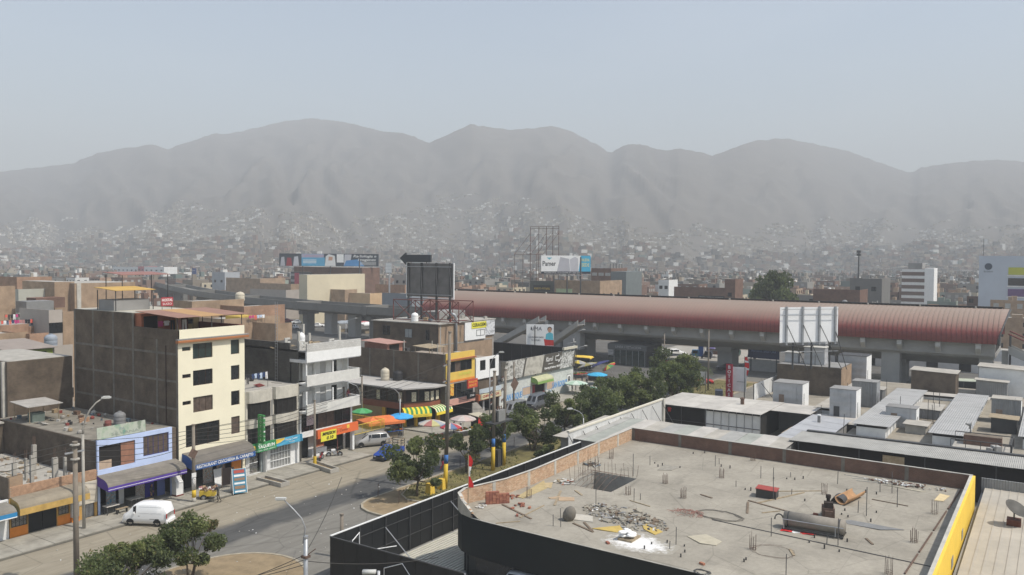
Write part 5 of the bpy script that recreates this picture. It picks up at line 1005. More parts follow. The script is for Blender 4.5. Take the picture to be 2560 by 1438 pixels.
# ---- brick building with the CERAGEM sign and the big hoarding frame on its roof
XC,YC=105.5,85.0
t=thing('ceragem_building','tall bare brick building with a white CERAGEM sign panel and steel frame on top','building',(XC,YC,0))
BX(0,0,0,15.8,14.6,11.9).bd('wall',BRICK_T,t);BX(-.03,0,0,-.002,14.6,11.9).bd('side_wall',BRICK_D,t);BX(-.4,-.3,11.903,16.1,14.8,12.05).bd('roof',CONC,t)  # darker brick skin puts the side's shade into the colour
for i,(y,z,w,h)in enumerate([(11.5,9.6,1.7,1.6),(6.5,9.4,1.6,1.5),(2.3,9.2,.8,1.7),(9.5,6.3,1.5,1.0),(5.5,6.2,1.5,1.0),(1.8,6.1,1.9,1.1)]):window(t,(-.09,y+w/2,z),w,h,rz=-PI/2,cols=2,glass=GLASS if i!=1 else mat('grey_pane',(.3,.32,.32),.4,.2,1))
BX(.3,-.02,0,.6,-.003,11.9).bd('column',CEMENT,t);BX(4.6,-.02,0,4.9,-.003,11.9).bd('column',CEMENT,t);BX(15.4,-.02,0,15.75,-.003,9).bd('column',CEMENT,t);BX(.7,-.02,8.4,15.3,-.003,8.6).bd('beam',CEMENT,t)
BX(6.9,-.25,8.7,12.9,-.003,11.8).bd('sign_panel',WHITE,t);BX(12.95,-.25,9.2,15.8,-.003,11.9).bd('poster_panel',collage('grey_poster',[(.25,.26,.27),(.6,.61,.62),(.66,.67,.68),(.3,.31,.32),(.64,.65,.66)],1.2),t)
s_=sign(t,(10.9,-.32,11.2),4.3,1.1,mat('acid_yellow_board',(.72,.66,.06)),d=.05,name='yellow_sign');text('lettering','CERAGEM',.8,BLACK,s_,(0,-.008,0),width=3.9,bold=.02)
f_=MB();f_.box(10.2,-.3,9.3,12.6,-.26,9.36);f_.box(10.2,-.3,10.3,12.6,-.26,10.36);f_.box(10.2,-.3,9.3,10.26,-.26,10.36);f_.box(12.54,-.3,9.3,12.6,-.26,10.36);f_.box(11.4,-.3,9.3,11.46,-.26,10.36);f_.bd('window_frame',METAL_D,t)
TU([(4.3,-.25,5.5),(4.3,-.25,12.8),(4.1,-.1,13.3),(3.6,.1,13.5)],.28,10).bd('flue_pipe',METAL,t,True)
clutter('the roof of the CERAGEM building',XC+.5,YC+.8,XC+15,YC+8,12.055,16,25);BX(7,5.5,12.05,14.5,9.5,13.4).bd('roof_hut',CONC_D,t)
tank('white water tank with pipe on the CERAGEM building roof',(XC+1.0,YC+6.0,12.055),.6,1.5,WHITE)
# steel frame carrying the big board, seen from behind
bb=thing('rooftop_billboard','big dark billboard seen from behind on a red steel frame','billboard',(112.0,87.0,12.055))
BX(0,-.05,4.0,.12,10.6,9.9).bd('panel',mat('dark_panel_back',(.17,.16,.15),.85,.25,.6),bb)
for y in(-.05,10.6):BX(-.06,y-.07,3.7,.16,y+.07,10.0).bd('white_edge',WHITE,bb)
BX(-.06,.02,3.7,.16,10.53,3.85).bd('white_edge',WHITE,bb)
for y in(.6,3.6,7.0,10.0):BX(-.35,y-.12,0,-.02,y+.12,10.0).bd('mast',METAL_D,bb)
for z in(4.4,9.3):TU([(-.4,.2,z),(-.4,10.4,z)],.06,5).bd('girt',METAL,bb)
for y in(.6,3.6,7.0,10.0):TU([(-.4,y,9.2),(-4.2,y-3.6,3.6)],.04,5).bd('stay',METAL_D,bb)
for x in(-.2,-4.2):
 for y0,y1 in((-4.4,0),(0,5),(5,10)):
  TU([(x,y0,0),(x,y1,3.6)],.07,5).bd('brace',REDSTEEL,bb);TU([(x,y0,3.6),(x,y1,0)],.07,5).bd('brace',REDSTEEL,bb)
 TU([(x,-4.4,3.6),(x,10,3.6)],.08,5).bd('chord',REDSTEEL,bb);TU([(x,-4.4,.15),(x,10,.15)],.08,5).bd('chord',REDSTEEL,bb)
 for y in(-4.4,0,5,10):TU([(x,y,0),(x,y,3.6)],.09,5).bd('upright',REDSTEEL,bb)
ab=MB();pf=[(12.2,11.2),(10.8,12.2),(10.7,11.8),(5.0,11.8),(5.0,10.5),(10.7,10.5),(10.8,10.0)]
i0=len(ab.v);ab.v=[(-.1,y,z-.4)for y,z in pf]+[(.25,y,z-.4)for y,z in pf];k7=7;ab.f=[tuple(range(k7)),tuple(range(2*k7-1,k7-1,-1))]+[(i,i+k7,(i+1)%k7+k7,(i+1)%k7)for i in range(k7)];ab.m=[0]*len(ab.f);ab.bd('arrow_board',mat('slate_arrow',(.06,.065,.07),.7,.1,1),bb)
TU([(0,6,9.9),(0,6,10.2)],.08,5).bd('arrow_support',METAL_D,bb);TU([(0,9.6,9.9),(0,9.6,10.2)],.08,5).bd('arrow_support',METAL_D,bb)
# UMA billboard
PU=atX(1350,838,127.0);bb=thing('billboard','white UMA billboard with a portrait in a blue shirt','billboard',(PU.x,PU.y,0))
rzu=-PI/2+.55
s_=sign(bb,(0,0,PU.z),5.0,3.9,WHITE,rz=rzu,d=.15,name='panel');text('lettering','UMA',1.0,mat('charcoal_letter',(.06,.06,.07),.6,.05,1),s_,(-.7,-.01,1.15),width=2.0);text('lettering','CONSTRUYENDO JUNTOS',.36,mat('charcoal_letter',(.06,.06,.07)),s_,(-.75,-.01,-.4),width=2.8);text('lettering','TU FUTURO',.42,mat('charcoal_letter',(.06,.06,.07)),s_,(-.75,-.01,-.95),width=1.7)
b=MB();b.face([(.9,-.006,-1.9),(2.5,-.006,-1.9),(2.5,-.006,-.9),(.7,-.006,-.7)]);b.bd('red_band',RED,s_)
b=MB();b.face([(1.0,-.012,-.8),(2.45,-.012,-.9),(2.35,-.012,.3),(1.75,-.012,.55),(1.1,-.012,.2)]);b.bd('printed_shirt',mat('print_turquoise',(.1,.45,.55),.6,.1,2),s_)
b=MB();b.lathe([(.001,0),(.38,0),(.38,.006),(.001,.006)],14);o=b.bd('printed_face',mat('print_skin',(.5,.28,.18),.6,.1,2),s_,loc=(1.75,-.014,.95));o.rotation_euler=(PI/2,0,0);o.scale=(.9,1.2,1)
b=MB();b.lathe([(.001,0),(.42,0),(.42,.006),(.001,.006)],14);o=b.bd('printed_hair',HAIR,s_,loc=(1.75,-.008,1.12));o.rotation_euler=(PI/2,0,0)
b=MB();b.face([(-1.75,-.008,1.0),(-1.35,-.008,1.0),(-1.55,-.008,1.5)]);b.bd('triangle_logo',mat('charcoal_letter',(.06,.06,.07)),s_)
posts(bb,[(-.8,.6),(.8,-.6),(0,.3)],0,PU.z+1.8,.1,METAL_D)
# ================================================================ black hoarding and the half-built hall in the foreground
HOARD=mat('black_hoarding_panel',(.016,.017,.018),.5,.25,.5);HWHITE=mat('white_trim_paint',(.74,.74,.72),.6,.08,2)
t=thing('hoarding','black panelled construction hoarding along the street with a white top edge','fence',(40.2,42.0,0));HB=t
L_=36.0;n_=26
for i in range(n_):
 a=i*L_/n_;BX(a+.015,.0,.02,a+L_/n_-.015,.06,3.42).bd('panel',HOARD,t)
BX(0,-.02,3.43,L_,.10,3.50).bd('top_trim',HWHITE,t)
for i in range(0,n_+1,2):BX(i*L_/n_-.04,-.12,0,i*L_/n_+.04,-.005,3.42).bd('post',METAL_D,t)
for z in(1.2,2.6):BX(0,-.06,z-.03,L_,-.004,z+.03).bd('rail',METAL_D,t)
for x in(5.5,13.5,26):TU([(x,-.1,2.6),(x+.2,-3.2,.05)],.04,5).bd('stay',METAL,t)
t=thing('hoarding','black front hoarding panel with a white outlined house logo','fence',(40.1,41.95,0))
for i in range(9):BX(-.03,-1.3*(i+1)+.012,.02,.03,-1.3*i-.012,3.42).bd('panel',HOARD,t)
BX(-.05,-11.7,3.43,.06,0,3.49).bd('top_trim',METAL_D,t)
for i in range(10):BX(.035,-1.3*i-.04,0,.14,-1.3*i+.04,3.4).bd('post',METAL,t)
lg=MB();y0=-5.1
hp=[(y0,.6),(y0,2.35),(y0-1.6,3.0),(y0-2.35,2.25),(y0-2.35,.6)]
for(a,b),(c,d)in zip(hp,hp[1:]):lg.tube([(-.05,a,b),(-.05,c,d)],.03,4)
lg.bd('house_outline_logo',HWHITE,t);text('lettering','Creo',.55,HWHITE,t,(-.045,y0-.95,1.55),face='-X')
k=thing('scaffold_frame','white pipe frame leaning inside the corner of the black hoarding','frame',(41.2,40.9,0));
for p in([(0,0,0),(0,0,3.1)],[(1.3,.6,0),(1.3,.6,3.2)],[(0,0,3.05),(1.3,.6,3.15)],[(0,0,2.2),(2.6,-1.8,2.3)]):TU(p,.035,5).bd('pipe',HWHITE,k)
g=MB();g.face([(40.3,30,-.004),(60,30,-.004),(60,41.9,-.004),(40.3,41.9,-.004)]);yard=struct('yard_floor',g,CONC_D)
for i in range(18):BX(44.6,36.0+i*.32,.0,57,36.17+i*.32,.07).bd('floor_slat',mat('pale_slat',(.52,.50,.42),.85,.12,2),yard)
# ---- the hall itself
def slab_mat():
 """cast roof slab: blotchy cement, pour joints, water marks and hairline cracks"""
 m,n,l,b=_nodes('dusty_roof_screed');b.inputs['Roughness'].default_value=.94;b.inputs['Specular IOR Level'].default_value=.15;p=_pos(n)
 def tex(sc_,det,rough):a=n.new('ShaderNodeTexNoise');a.inputs['Scale'].default_value=sc_;a.inputs['Detail'].default_value=det;a.inputs['Roughness'].default_value=rough;l.new(p,a.inputs['Vector']);return a.outputs['Fac']
 def rng(v,a,b_,c,d):r=n.new('ShaderNodeMapRange');r.inputs[1].default_value=a;r.inputs[2].default_value=b_;r.inputs[3].default_value=c;r.inputs[4].default_value=d;l.new(v,r.inputs[0]);return r.outputs[0]
 def mul(u,v):x=n.new('ShaderNodeMath');x.operation='MULTIPLY';l.new(u,x.inputs[0]);l.new(v,x.inputs[1]);return x.outputs[0]
 v=mul(rng(tex(.22,6,.6),.35,.65,.84,1.12),rng(tex(2.6,9,.75),.3,.7,.86,1.12));v=mul(v,rng(tex(.6,3,.5),.58,.66,1.0,.88))
 w=n.new('ShaderNodeTexVoronoi');w.feature='DISTANCE_TO_EDGE';w.inputs['Scale'].default_value=.23;l.new(p,w.inputs['Vector']);v=mul(v,rng(w.outputs['Distance'],.0,.012,.78,1.0))
 s=n.new('ShaderNodeSeparateXYZ');l.new(p,s.inputs[0])
 for ax_,per in(('X',5.0),('Y',5.2)):
  q=n.new('ShaderNodeMath');q.operation='PINGPONG';l.new(s.outputs[ax_],q.inputs[0]);q.inputs[1].default_value=per/2;v=mul(v,rng(q.outputs[0],.0,.045,.85,1.0))
 x=n.new('ShaderNodeMix');x.data_type='RGBA';x.blend_type='MULTIPLY';x.inputs[0].default_value=1;x.inputs[6].default_value=(.315,.288,.238,1);l.new(v,x.inputs[7]);l.new(x.outputs[2],b.inputs['Base Color']);return m
ROOF=4.6
OUT=[(45.2,5.4),(45.8,27.0),(46.0,32.6),(46.15,34.2),(46.55,35.4),(47.3,36.25),(48.6,36.65),(50.2,36.2),(52.5,35.6),(56.3,35.35),(68.4,35.7),(75.6,35.85)]
BK=[(75.6,35.85),(74.6,5.4)]
t=thing('unfinished_hall','single storey hall with a bare concrete roof, brick parapet and black curved front','building',(0,0,0));HALL=t
SCREED=slab_mat()
poly=[(x,y)for x,y in OUT]+[(74.6,5.4)]
poly=poly[::-1]  # counter-clockwise
def in_hole(x,y):return 57.6<x<62.4 and 29.0<y<33.0
# roof deck as a ring round the stair opening
dk=MB();hx0,hy0,hx1,hy1=57.6,29.0,62.4,33.0
def deck(z,up):
 q=lambda pts:dk.face([(p[0],p[1],z)for p in(pts if up else pts[::-1])])
 q([(45.2,5.4),(hx0,5.4),(hx0,hy0),(45.8,hy0-2)]);q([(45.8,27.0),(hx0,hy0),(hx0,hy1),(hx0,35.42)]+[(x,y)for x,y in OUT[::-1]if x<hx0 and y>27.5])
 q([(hx0,5.4),(hx1,5.4),(hx1,hy0),(hx0,hy0)]);q([(hx0,hy1),(hx1,hy1),(hx1,35.5),(hx0,35.42)]);q([(hx1,5.4),(74.6,5.4),(75.6,35.85),(hx1,35.5),(hx1,hy1),(hx1,hy0)])
deck(ROOF,True)
dk.bd('roof_slab',SCREED,t)
hw=MB()
for a,b in(((hx0,hy0),(hx1,hy0)),((hx1,hy0),(hx1,hy1)),((hx1,hy1),(hx0,hy1)),((hx0,hy1),(hx0,hy0))):hw.face([(*a,0),(*b,0),(*b,ROOF),(*a,ROOF)]);
hw.bd('stair_well',CONC,t);BX(hx0,hy0,0,hx1,hy1,.5).bd('stair_floor',DARK,t)
for i in range(9):BX(hx0+.3+i*.42,hy0+.1,.5+i*.42*.0+(8-i)*.4,hx0+.72+i*.42,hy0+1.6,.7+(8-i)*.4).bd('step',CONC,t)
# black front: panels that follow the curve
fr=OUT[:8]
def along(P,step):
 out=[Vector((*P[0],0))];acc=0
 for a,b in zip(P,P[1:]):
  a,b=Vector((*a,0)),Vector((*b,0));L=(b-a).length;d=step-acc
  while d<=L:out.append(a+(b-a)*(d/L));d+=step
  acc=L-(d-step)
 return out
def hpar(p):  # parapet height above the deck along the edge
 x,y=p.x,p.y
 if y<33.4:return 0.0
 if x<46.9:return 1.2*max(0,min(1,(y-33.4)/2.3))
 return 1.2
pts=along(fr,.6)
bf=MB();gl=MB()
for a,b in zip(pts,pts[1:]):
 ha,hb=max(0,hpar(a)),max(0,hpar(b));bf.face([(a.x,a.y,1.9),(a.x,a.y,ROOF+ha),(b.x,b.y,ROOF+hb),(b.x,b.y,1.9)][::-1]);n=Vector((b.y-a.y,-(b.x-a.x),0)).normalized()*.12
 bf.face([(a.x,a.y,1.9),(b.x,b.y,1.9),(b.x+n.x*4,b.y+n.y*4,1.9),(a.x+n.x*4,a.y+n.y*4,1.9)])
bf.bd('black_fascia',mat('black_cladding',(.010,.013,.013),.55,.2,.3),t)
ed=MB()
for a,b in zip(pts,pts[1:]):
 if a.y<34:ed.tube([(a.x-.005,a.y,ROOF+.015),(b.x-.005,b.y,ROOF+.015)],.035,4,cap=False)
ed.bd('slab_edge',CONC_L,t)
for i,(a,b)in enumerate(zip(fr,fr[1:])):
 a,b=Vector((*a,0)),Vector((*b,0));d=(b-a).normalized();n=Vector((d.y,-d.x,0))*.5;L=(b-a).length;k=max(1,int(L/2.4))
 if a.y<26:continue
 for j in range(k):
  p,q=a+(b-a)*(j/k)+n,a+(b-a)*((j+1)/k)+n;m=MB();m.face([(p.x,p.y,.05),(q.x,q.y,.05),(q.x,q.y,1.9),(p.x,p.y,1.9)][::-1]);m.bd('shop_window',GLASS,t)
BX(49.5,5.6,0,49.7,30,4.4).bd('showroom_wall',DARK,t);BX(46.2,5.6,4.45,49.6,30,4.52).bd('showroom_ceiling',DARK,t)
BX(46.4,26.2,0,46.8,26.7,1.9).bd('pier',mat('dark_brown_pier',(.05,.045,.04),.8,.1,1),t)
# brick parapet: separate bricks where they are nearest, then one run
PB=[mat('parapet_brick_a',(.50,.34,.22),.92,.2,3),mat('parapet_brick_b',(.45,.29,.185),.92,.2,3),mat('parapet_brick_c',(.53,.38,.26),.92,.2,3)]
bm=[BX(-.115,-.07,0,.115,.07,.082).mesh('brick',m)for m in PB]
lp=OUT[3:];bp=along(lp,.247);cnt=0;rest=MB();rb=RND(12);mort=MB()
for i,(a,b)in enumerate(zip(bp,bp[1:])):
 d=(b-a);az=atan2(d.y,d.x);h=hpar((a+b)/2);nn=int(h/.0975)
 nin=Vector((d.y,-d.x,0)).normalized()*.07  # inwards
 mort.face([(a.x-nin.x*.5,a.y-nin.y*.5,ROOF),(b.x-nin.x*.5,b.y-nin.y*.5,ROOF),(b.x-nin.x*.5,b.y-nin.y*.5,ROOF+h),(a.x-nin.x*.5,a.y-nin.y*.5,ROOF+h)]);mort.face([(a.x+nin.x*1.85,a.y+nin.y*1.85,ROOF),(a.x+nin.x*1.85,a.y+nin.y*1.85,ROOF+h),(b.x+nin.x*1.85,b.y+nin.y*1.85,ROOF+h),(b.x+nin.x*1.85,b.y+nin.y*1.85,ROOF)])
 if i%17==9 and i>10:  # cast concrete pier between the brick bays
  c=(a+b)/2+nin;MB().obox((c.x,c.y,ROOF+h/2),(.3,.17,h+.02),az).bd('pier',CONC_L,t);continue
 for j in range(nn):
  c=(a if j%2 else(a+b)/2)+nin;z=ROOF+.008+j*.0975
  if cnt<300:o=put('brick',bm[rb.randrange(3)],t,(c.x,c.y,z),az+rb.uniform(-.02,.02));cnt+=1
  else:rest.obox((c.x,c.y,z+.041),(.23,.14,.082),az,0,rb.randrange(3))
tag(rest.bd('brickwork',PB,t),kind='stuff');mort.bd('mortar',mat('mortar_pale',(.40,.36,.29),.95,.2,3),t)
cp=MB();ins=[(p,max(0,hpar(p)))for p in bp]
for(a,ha),(b,hb)in zip(ins,ins[1:]):d=(b-a).normalized();n=Vector((d.y,-d.x,0));cp.face([(a.x-n.x*.05,a.y-n.y*.05,ROOF+ha+.012),(a.x+n.x*.2,a.y+n.y*.2,ROOF+ha+.012),(b.x+n.x*.2,b.y+n.y*.2,ROOF+hb+.012),(b.x-n.x*.05,b.y-n.y*.05,ROOF+hb+.012)][::-1])
cp.bd('coping',CONC_L,t)
ax=atan2(BK[1][1]-BK[0][1],BK[1][0]-BK[0][0]);Lb=math.hypot(BK[1][0]-BK[0][0],BK[1][1]-BK[0][1])
bw=BX(0,-.0,-4.6,Lb,.16,1.2).bd('back_parapet',BRICK_R,t,loc=(75.6,35.85,ROOF),rz=ax)
BX(0,-.02,1.203,Lb,.18,1.25).bd('coping',CONC_L,bw)
for i in range(6):BX(.1+i*Lb/6,-.03,0,.4+i*Lb/6,-.002,1.2).bd('pier',CEM_D,bw)
yw=BX(45.2,5.22,0,74.7,5.4,5.8);yw.bd('yellow_parapet',mat('golden_yellow_wall',(.80,.54,.07),.75,.07,.7),t);BX(45.2,5.401,4.6,74.6,5.62,5.82).bd('coping',CONC_L,t)
for x,w in((57.5,1.0),(52,2.2),(64,.8)):BX(x,5.19,3.62,x+w,5.217,4.3).bd('stain_patch',CONC_D,t)
# ---- things on the bare roof
def on(x,y,z=ROOF+.004):p=at(x,y,z);return(p.x,p.y,z)
def cluster(x,y,n,h,label,s=.22,cage=True):
 P=on(x,y);k=thing('rebar_cluster',label,'rebar',P,rnd(0,1),'rebar starters on the bare roof')
 for i in range(n):
  a=2*PI*i/n;r=s*(1 if i%2 else.8);dx,dy=r*cos(a),r*sin(a);TU([(dx,dy,0),(dx+rnd(-.03,.03),dy+rnd(-.03,.03),h*rnd(.75,1.1))],.013,4).bd('bar',RUST,k)
 if cage:
  for z in(.08,.2):TU([(s*cos(2*PI*i/8),s*sin(2*PI*i/8),z)for i in range(9)],.01,4).bd('tie',RUST,k)
ORD=['first','second','third','fourth','fifth','sixth','seventh','eighth','ninth','tenth','eleventh','twelfth','thirteenth','fourteenth','fifteenth','sixteenth','seventeenth','eighteenth','nineteenth','twentieth']
for x,y,n,h,lab in[(1322,1245,8,.8,'rust rebar starters beside the brick pile at the curved parapet'),(1528,1147,8,.9,'rebar starters near the far end of the brick parapet'),(1603,1105,6,.7,'rebar starters in the far left corner of the bare roof'),(1663,1209,9,.85,'rebar row just behind the stair opening in the roof'),(1804,1195,8,.85,'tall rebar starters in the middle of the bare roof'),(1708,1246,9,.85,'rebar starters right of the stair opening'),(1882,1152,7,.8,'rebar starters against the brown back parapet'),(2060,1236,7,.9,'rebar starters left of the rusty half pipe'),(1882,1374,9,1.0,'rebar starters below the big steel drum'),(2336,1285,8,.95,'rebar starters nearest the far yellow wall'),(2285,1356,9,1.0,'rebar starters halfway along the yellow wall'),(2222,1436,9,1.0,'rebar starters at the bottom edge near the yellow wall'),(1570,1237,7,.7,'rebar starters at the near corner of the stair opening')]:cluster(x,y,n,h,lab)
k=thing('rebar_forest','dense line of tall rebar standing along the far side of the stair opening','rebar',(0,0,ROOF+.004));rg=RND(2)
for i in range(34):f=i/33;p=Vector((58.2,33.2,0)).lerp(Vector((62.8,29.2,0)),f)if i%2 else Vector((60.5,33.3,0)).lerp(Vector((62.7,32.6,0)),f);TU([(p.x,p.y,0),(p.x+rg.uniform(-.12,.12),p.y+rg.uniform(-.12,.12),rg.uniform(.7,1.5)+(.8 if i%9==3 else 0))],.014,4).bd('bar',RUST,k)
k=thing('bent_rebar','arched bent rebar spanning the stair opening','rebar',(0,0,ROOF))
for i in range(7):y=29.6+i*.5;TU([(57.3,y,.05),(58.6,y-.2,.65+.1*sin(i)),(60.2,y-.1,.7),(61.6,y+.1,.35),(62.6,y+.2,.05)],.016,4).bd('bar',RUST,k)
SP=[(1928,1341,1.25),(1965,1438,1.25),(1690,1362,1.15),(1674,1372,.5),(1402,1318,1.3),(1383,1315,.8),(1490,1260,1.1),(1585,1252,.95),(1601,1250,.5),(1720,1120,1.2),(1625,1163,.85),(1788,1166,1.0),(1798,1161,.55),(1840,1217,.5),(1902,1196,1.05),(1933,1250,2.5),(1977,1193,.4),(2094,1210,1.05),(2200,1230,.75),(2230,1233,1.7),(2243,1268,1.5),(2166,1290,2.1),(2145,1282,.9),(2067,1360,.55),(2095,1364,1.75),(1979,1238,.5),(1583,1190,1.9),(1170,1286,2.9)]
for i,(x,y,h)in enumerate(SP):
 if i==len(SP)-1:continue
 P=on(x,y);near=sorted((abs(x-a)+abs(y-b))for a,b,_ in SP)[1]
 o=TU([(0,0,0),(rnd(-.03,.03),rnd(-.03,.03),h)],.028,6).bd('standpipe',mat('grey_iron_pipe',(.11,.105,.10),.7,.2,2),None,loc=P);tag(o,'thin %s iron standpipe on the bare roof, %s from the left'%('tall' if h>1.4 else 'short' if h<.7 else 'waist high',ORD[sorted(q[0]for q in SP).index(x)]if sorted(q[0]for q in SP).index(x)<20 else 'twenty %s'%ORD[sorted(q[0]for q in SP).index(x)-20]),'pipe','standpipes on the bare roof')
ST=[(1637,1159),(1645,1167),(1656,1164),(1700,1170),(1733,1135),(1762,1133),(1803,1167),(1825,1171),(1967,1198),(1987,1200),(2008,1197),(1934,1198),(1863,1225),(1877,1227),(1893,1224),(2012,1253),(2117,1228),(2164,1232),(2191,1236),(2112,1277),(2104,1287),(2120,1293),(2177,1305),(2191,1282),(2036,1345),(2023,1357),(2061,1372),(2098,1380),(2118,1355),(1629,1361),(1668,1357),(1711,1366),(1712,1381),(1702,1393),(1611,1373),(1865,1400),(1860,1405)]
for i,(x,y)in enumerate(sorted(ST)):
 h=rnd(.12,.28);o=TU([(0,0,0),(0,0,h)],.05,8).bd('pipe_stub',mat('dark_pvc_stub',(.06,.058,.055),.7,.15,2),None,loc=on(x,y));tag(o,'short dark pipe stub in the bare roof, %s stub from the left'%ordinal(i),'pipe stub','pipe stubs on the bare roof')
def plank(x0,y0,x1,y1,label,w=.12,h=.05,m=WOOD,nm='plank'):
 a,b=Vector(on(x0,y0)),Vector(on(x1,y1));c=(a+b)/2;L=(b-a).length;o=BX(-L/2,-w/2,0,L/2,w/2,h).bd(nm,m,None,loc=c,rz=atan2(b.y-a.y,b.x-a.x));tag(o,label,nm.replace('_',' '),None);return o
for a in[(1256,1262,1328,1298,'long dark timber pair lying below the brick pile'),(1300,1295,1360,1264,'thin timber crossing the long pair below the brick pile'),(1240,1309,1300,1304,'pale stick lying near the black front edge'),(1386,1264,1402,1228,'pale lath standing out beside the plywood scraps'),(1438,1227,1455,1239,'short board at the near edge of the stair opening'),(1433,1309,1483,1331,'dark batten left of the yellow debris sheets'),(1460,1307,1480,1327,'second dark batten left of the yellow debris sheets'),(1752,1237,1780,1246,'short dark bar with gaps lying in mid roof'),(1871,1252,1975,1281,'long dark beam running to the steel drum'),(1870,1256,1868,1284,'short leaning bar left of the long dark beam'),(1905,1283,1950,1278,'flat stick left of the steel drum'),(1895,1258,2010,1232,'long plank crossing in front of the red lidded box'),(1945,1229,2055,1228,'thin plank running from the red lidded box to the rebar'),(2165,1347,2182,1362,'short dark offcut right of the steel drum'),(2180,1249,2270,1266,'thin dark rod right of the half pipe'),(1975,1374,1985,1390,'bent short rod below the big steel drum'),(1575,1252,1625,1267,'thin rod behind the rubble heap')]:plank(*a,w=.09 if 'thin' in a[4]or 'stick' in a[4]else.16,m=WOOD_D if 'dark' in a[4]else WOOD)
o=plank(1780,1300,2330,1418,'very long thin conduit lying right across the bare roof',.05,.05,mat('grey_iron_pipe',(.11,.105,.10)),'conduit')
# piles
k=thing('brick_stack','neat stack of red bricks against the curved parapet','brick stack',on(1215,1262),-.75);rr_=RND(6);RB_=[BX(0,0,0,.24,.12,.09).mesh('brick',mat('red_brick_%d'%i,c,.9,.2,4))for i,c in enumerate([(.30,.12,.08),(.36,.16,.10),(.25,.10,.07)])]
for j in range(10):
 for i in range(7 if j<8 else 4):
  for d_ in range(2):put('brick',RB_[rr_.randrange(3)],k,(i*.26+rr_.uniform(-.01,.01),d_*.13,j*.094))
def heap(label,x,y,n,w,cols,seed,nm='brick_heap',cat='brick heap',size=(.24,.12,.09)):
 k=thing(nm,label,cat,on(x,y),0);rg=RND(seed)
 for i in range(n):
  r=rg.random()**.6*w;a=rg.uniform(0,6.28);o=MB().obox((0,0,0),size).bd('brick',cols[rg.randrange(len(cols))],k,loc=(r*cos(a),r*sin(a),.05+(w-r)/w*.16*rg.random()));o.rotation_euler=(rg.uniform(-.3,.3),rg.uniform(-.3,.3),rg.uniform(0,3))
RBM=[mat('red_brick_%d'%i)for i in range(3)]
heap('broken bricks and formwork at the left lip of the stair opening',1412,1207,26,1.0,[RBM[1],WOOD,CONC_L,WHITE2],44,'rubble_heap','rubble',(.4,.16,.07));heap('timber offcuts behind the stair opening',1480,1163,24,.9,[WOOD_D,WOOD_D,CONC_L,mat('junk_slate',(.13,.17,.2),.9,.2,3)],45,'rubble_heap','rubble',(.6,.1,.06));heap('loose bricks tumbled at the foot of the brick stack',1285,1244,9,.5,RBM,41);heap('small heap of loose bricks on the bare roof below the brick stack',1303,1264,11,.45,RBM,42);heap('pale brick scraps at the left end of the curved parapet',1206,1268,14,.5,[CONC_L,WHITE2],43,'rubble_heap','rubble',(.14,.1,.06))
for i,(x,y,lab)in enumerate([(1280,1275,'single brick left of the small brick heap'),(1325,1273,'single grey brick right of the small brick heap'),(1296,1292,'single red brick near the black front edge'),(1525,1361,'single red brick beside the spilled white plaster'),(1763,1413,'single pale brick near the bottom roof edge'),(2046,1288,'white brick lump near the steel drum')]):o=put('brick',RB_[i%3],None,on(x,y),.3*i);o.scale=(1.4,1.4,1.4);tag(o,lab,'brick')
# sheets
def sheet(label,pts,m,z=.02,nm='plywood_sheet',cat='sheet'):
 P=[Vector(on(x,y))for x,y in pts];c=sum(P,Vector())/len(P);b=MB();i=len(P);b.v=[tuple(p-c+Vector((0,0,z+.02+.03*sin(k*2.1))))for k,p in enumerate(P)]+[tuple(p-c+Vector((0,0,z-.018+.03*sin(k*2.1))))for k,p in enumerate(P)]
 b.f=[tuple(range(i)),tuple(range(2*i-1,i-1,-1))]+[(q,(q+1)%i,i+(q+1)%i,i+q)for q in range(i)];b.m=[0]*len(b.f);o=b.bd(nm,m,None,loc=c);tag(o,label,cat)
CARD=mat('cardboard_tan',(.40,.29,.19),.9,.15,2)
for lab,pts,m in[('bright plywood sheet beside the brick parapet',[(1355,1209),(1382,1208),(1378,1221),(1362,1219)],PLY),('large yellowed plywood sheet beneath the parapet',[(1292,1243),(1360,1203),(1368,1221),(1308,1247)],mat('yellowed_ply',(.40,.32,.17),.9,.15,2)),('flat tan cardboard by the stair opening',[(1396,1253),(1398,1244),(1436,1244),(1436,1253)],CARD),('torn cardboard strip left of the stair opening',[(1370,1245),(1400,1242),(1398,1248),(1376,1248)],CARD),('yellow broken board at the right of the rubble',[(1605,1312),(1625,1312),(1657,1330),(1637,1338),(1610,1325)],mat('mustard_board',(.47,.34,.10),.9,.15,2)),('long yellow broken board below the rubble',[(1480,1322),(1550,1316),(1560,1330),(1540,1332),(1500,1326)],mat('mustard_board')),('faded curved board lying in the open roof',[(1718,1342),(1765,1338),(1805,1354),(1790,1365),(1750,1360)],mat('pale_roof_board',(.42,.38,.29),.9,.12,2)),('cream plywood sheets by the yellow wall',[(2335,1252),(2350,1236),(2375,1240),(2358,1254)],mat('cream_ply',(.60,.48,.28),.85,.1,2)),('thin grey wire mesh panel flat on the roof',[(1643,1176),(1660,1164),(1700,1168),(1680,1177)],mat('mesh_grey',(.27,.25,.21),.9,.2,3)),('grey flexible sheet folded right of the steel drum',[(2108,1303),(2125,1302),(2180,1310),(2260,1326),(2200,1326),(2120,1310)],mat('grey_lining',(.20,.2,.195),.7,.2,2)),('pale board along the back parapet',[(2206,1213),(2240,1219),(2320,1230),(2300,1230)],mat('pale_roof_board')),('stack of pale corrugated sheets beside the round grey drum',[(1432,1300),(1440,1287),(1482,1290),(1482,1306)],mat('pale_fibre_sheet',(.45,.42,.36),.9,.12,2))]:sheet(lab,pts,m)
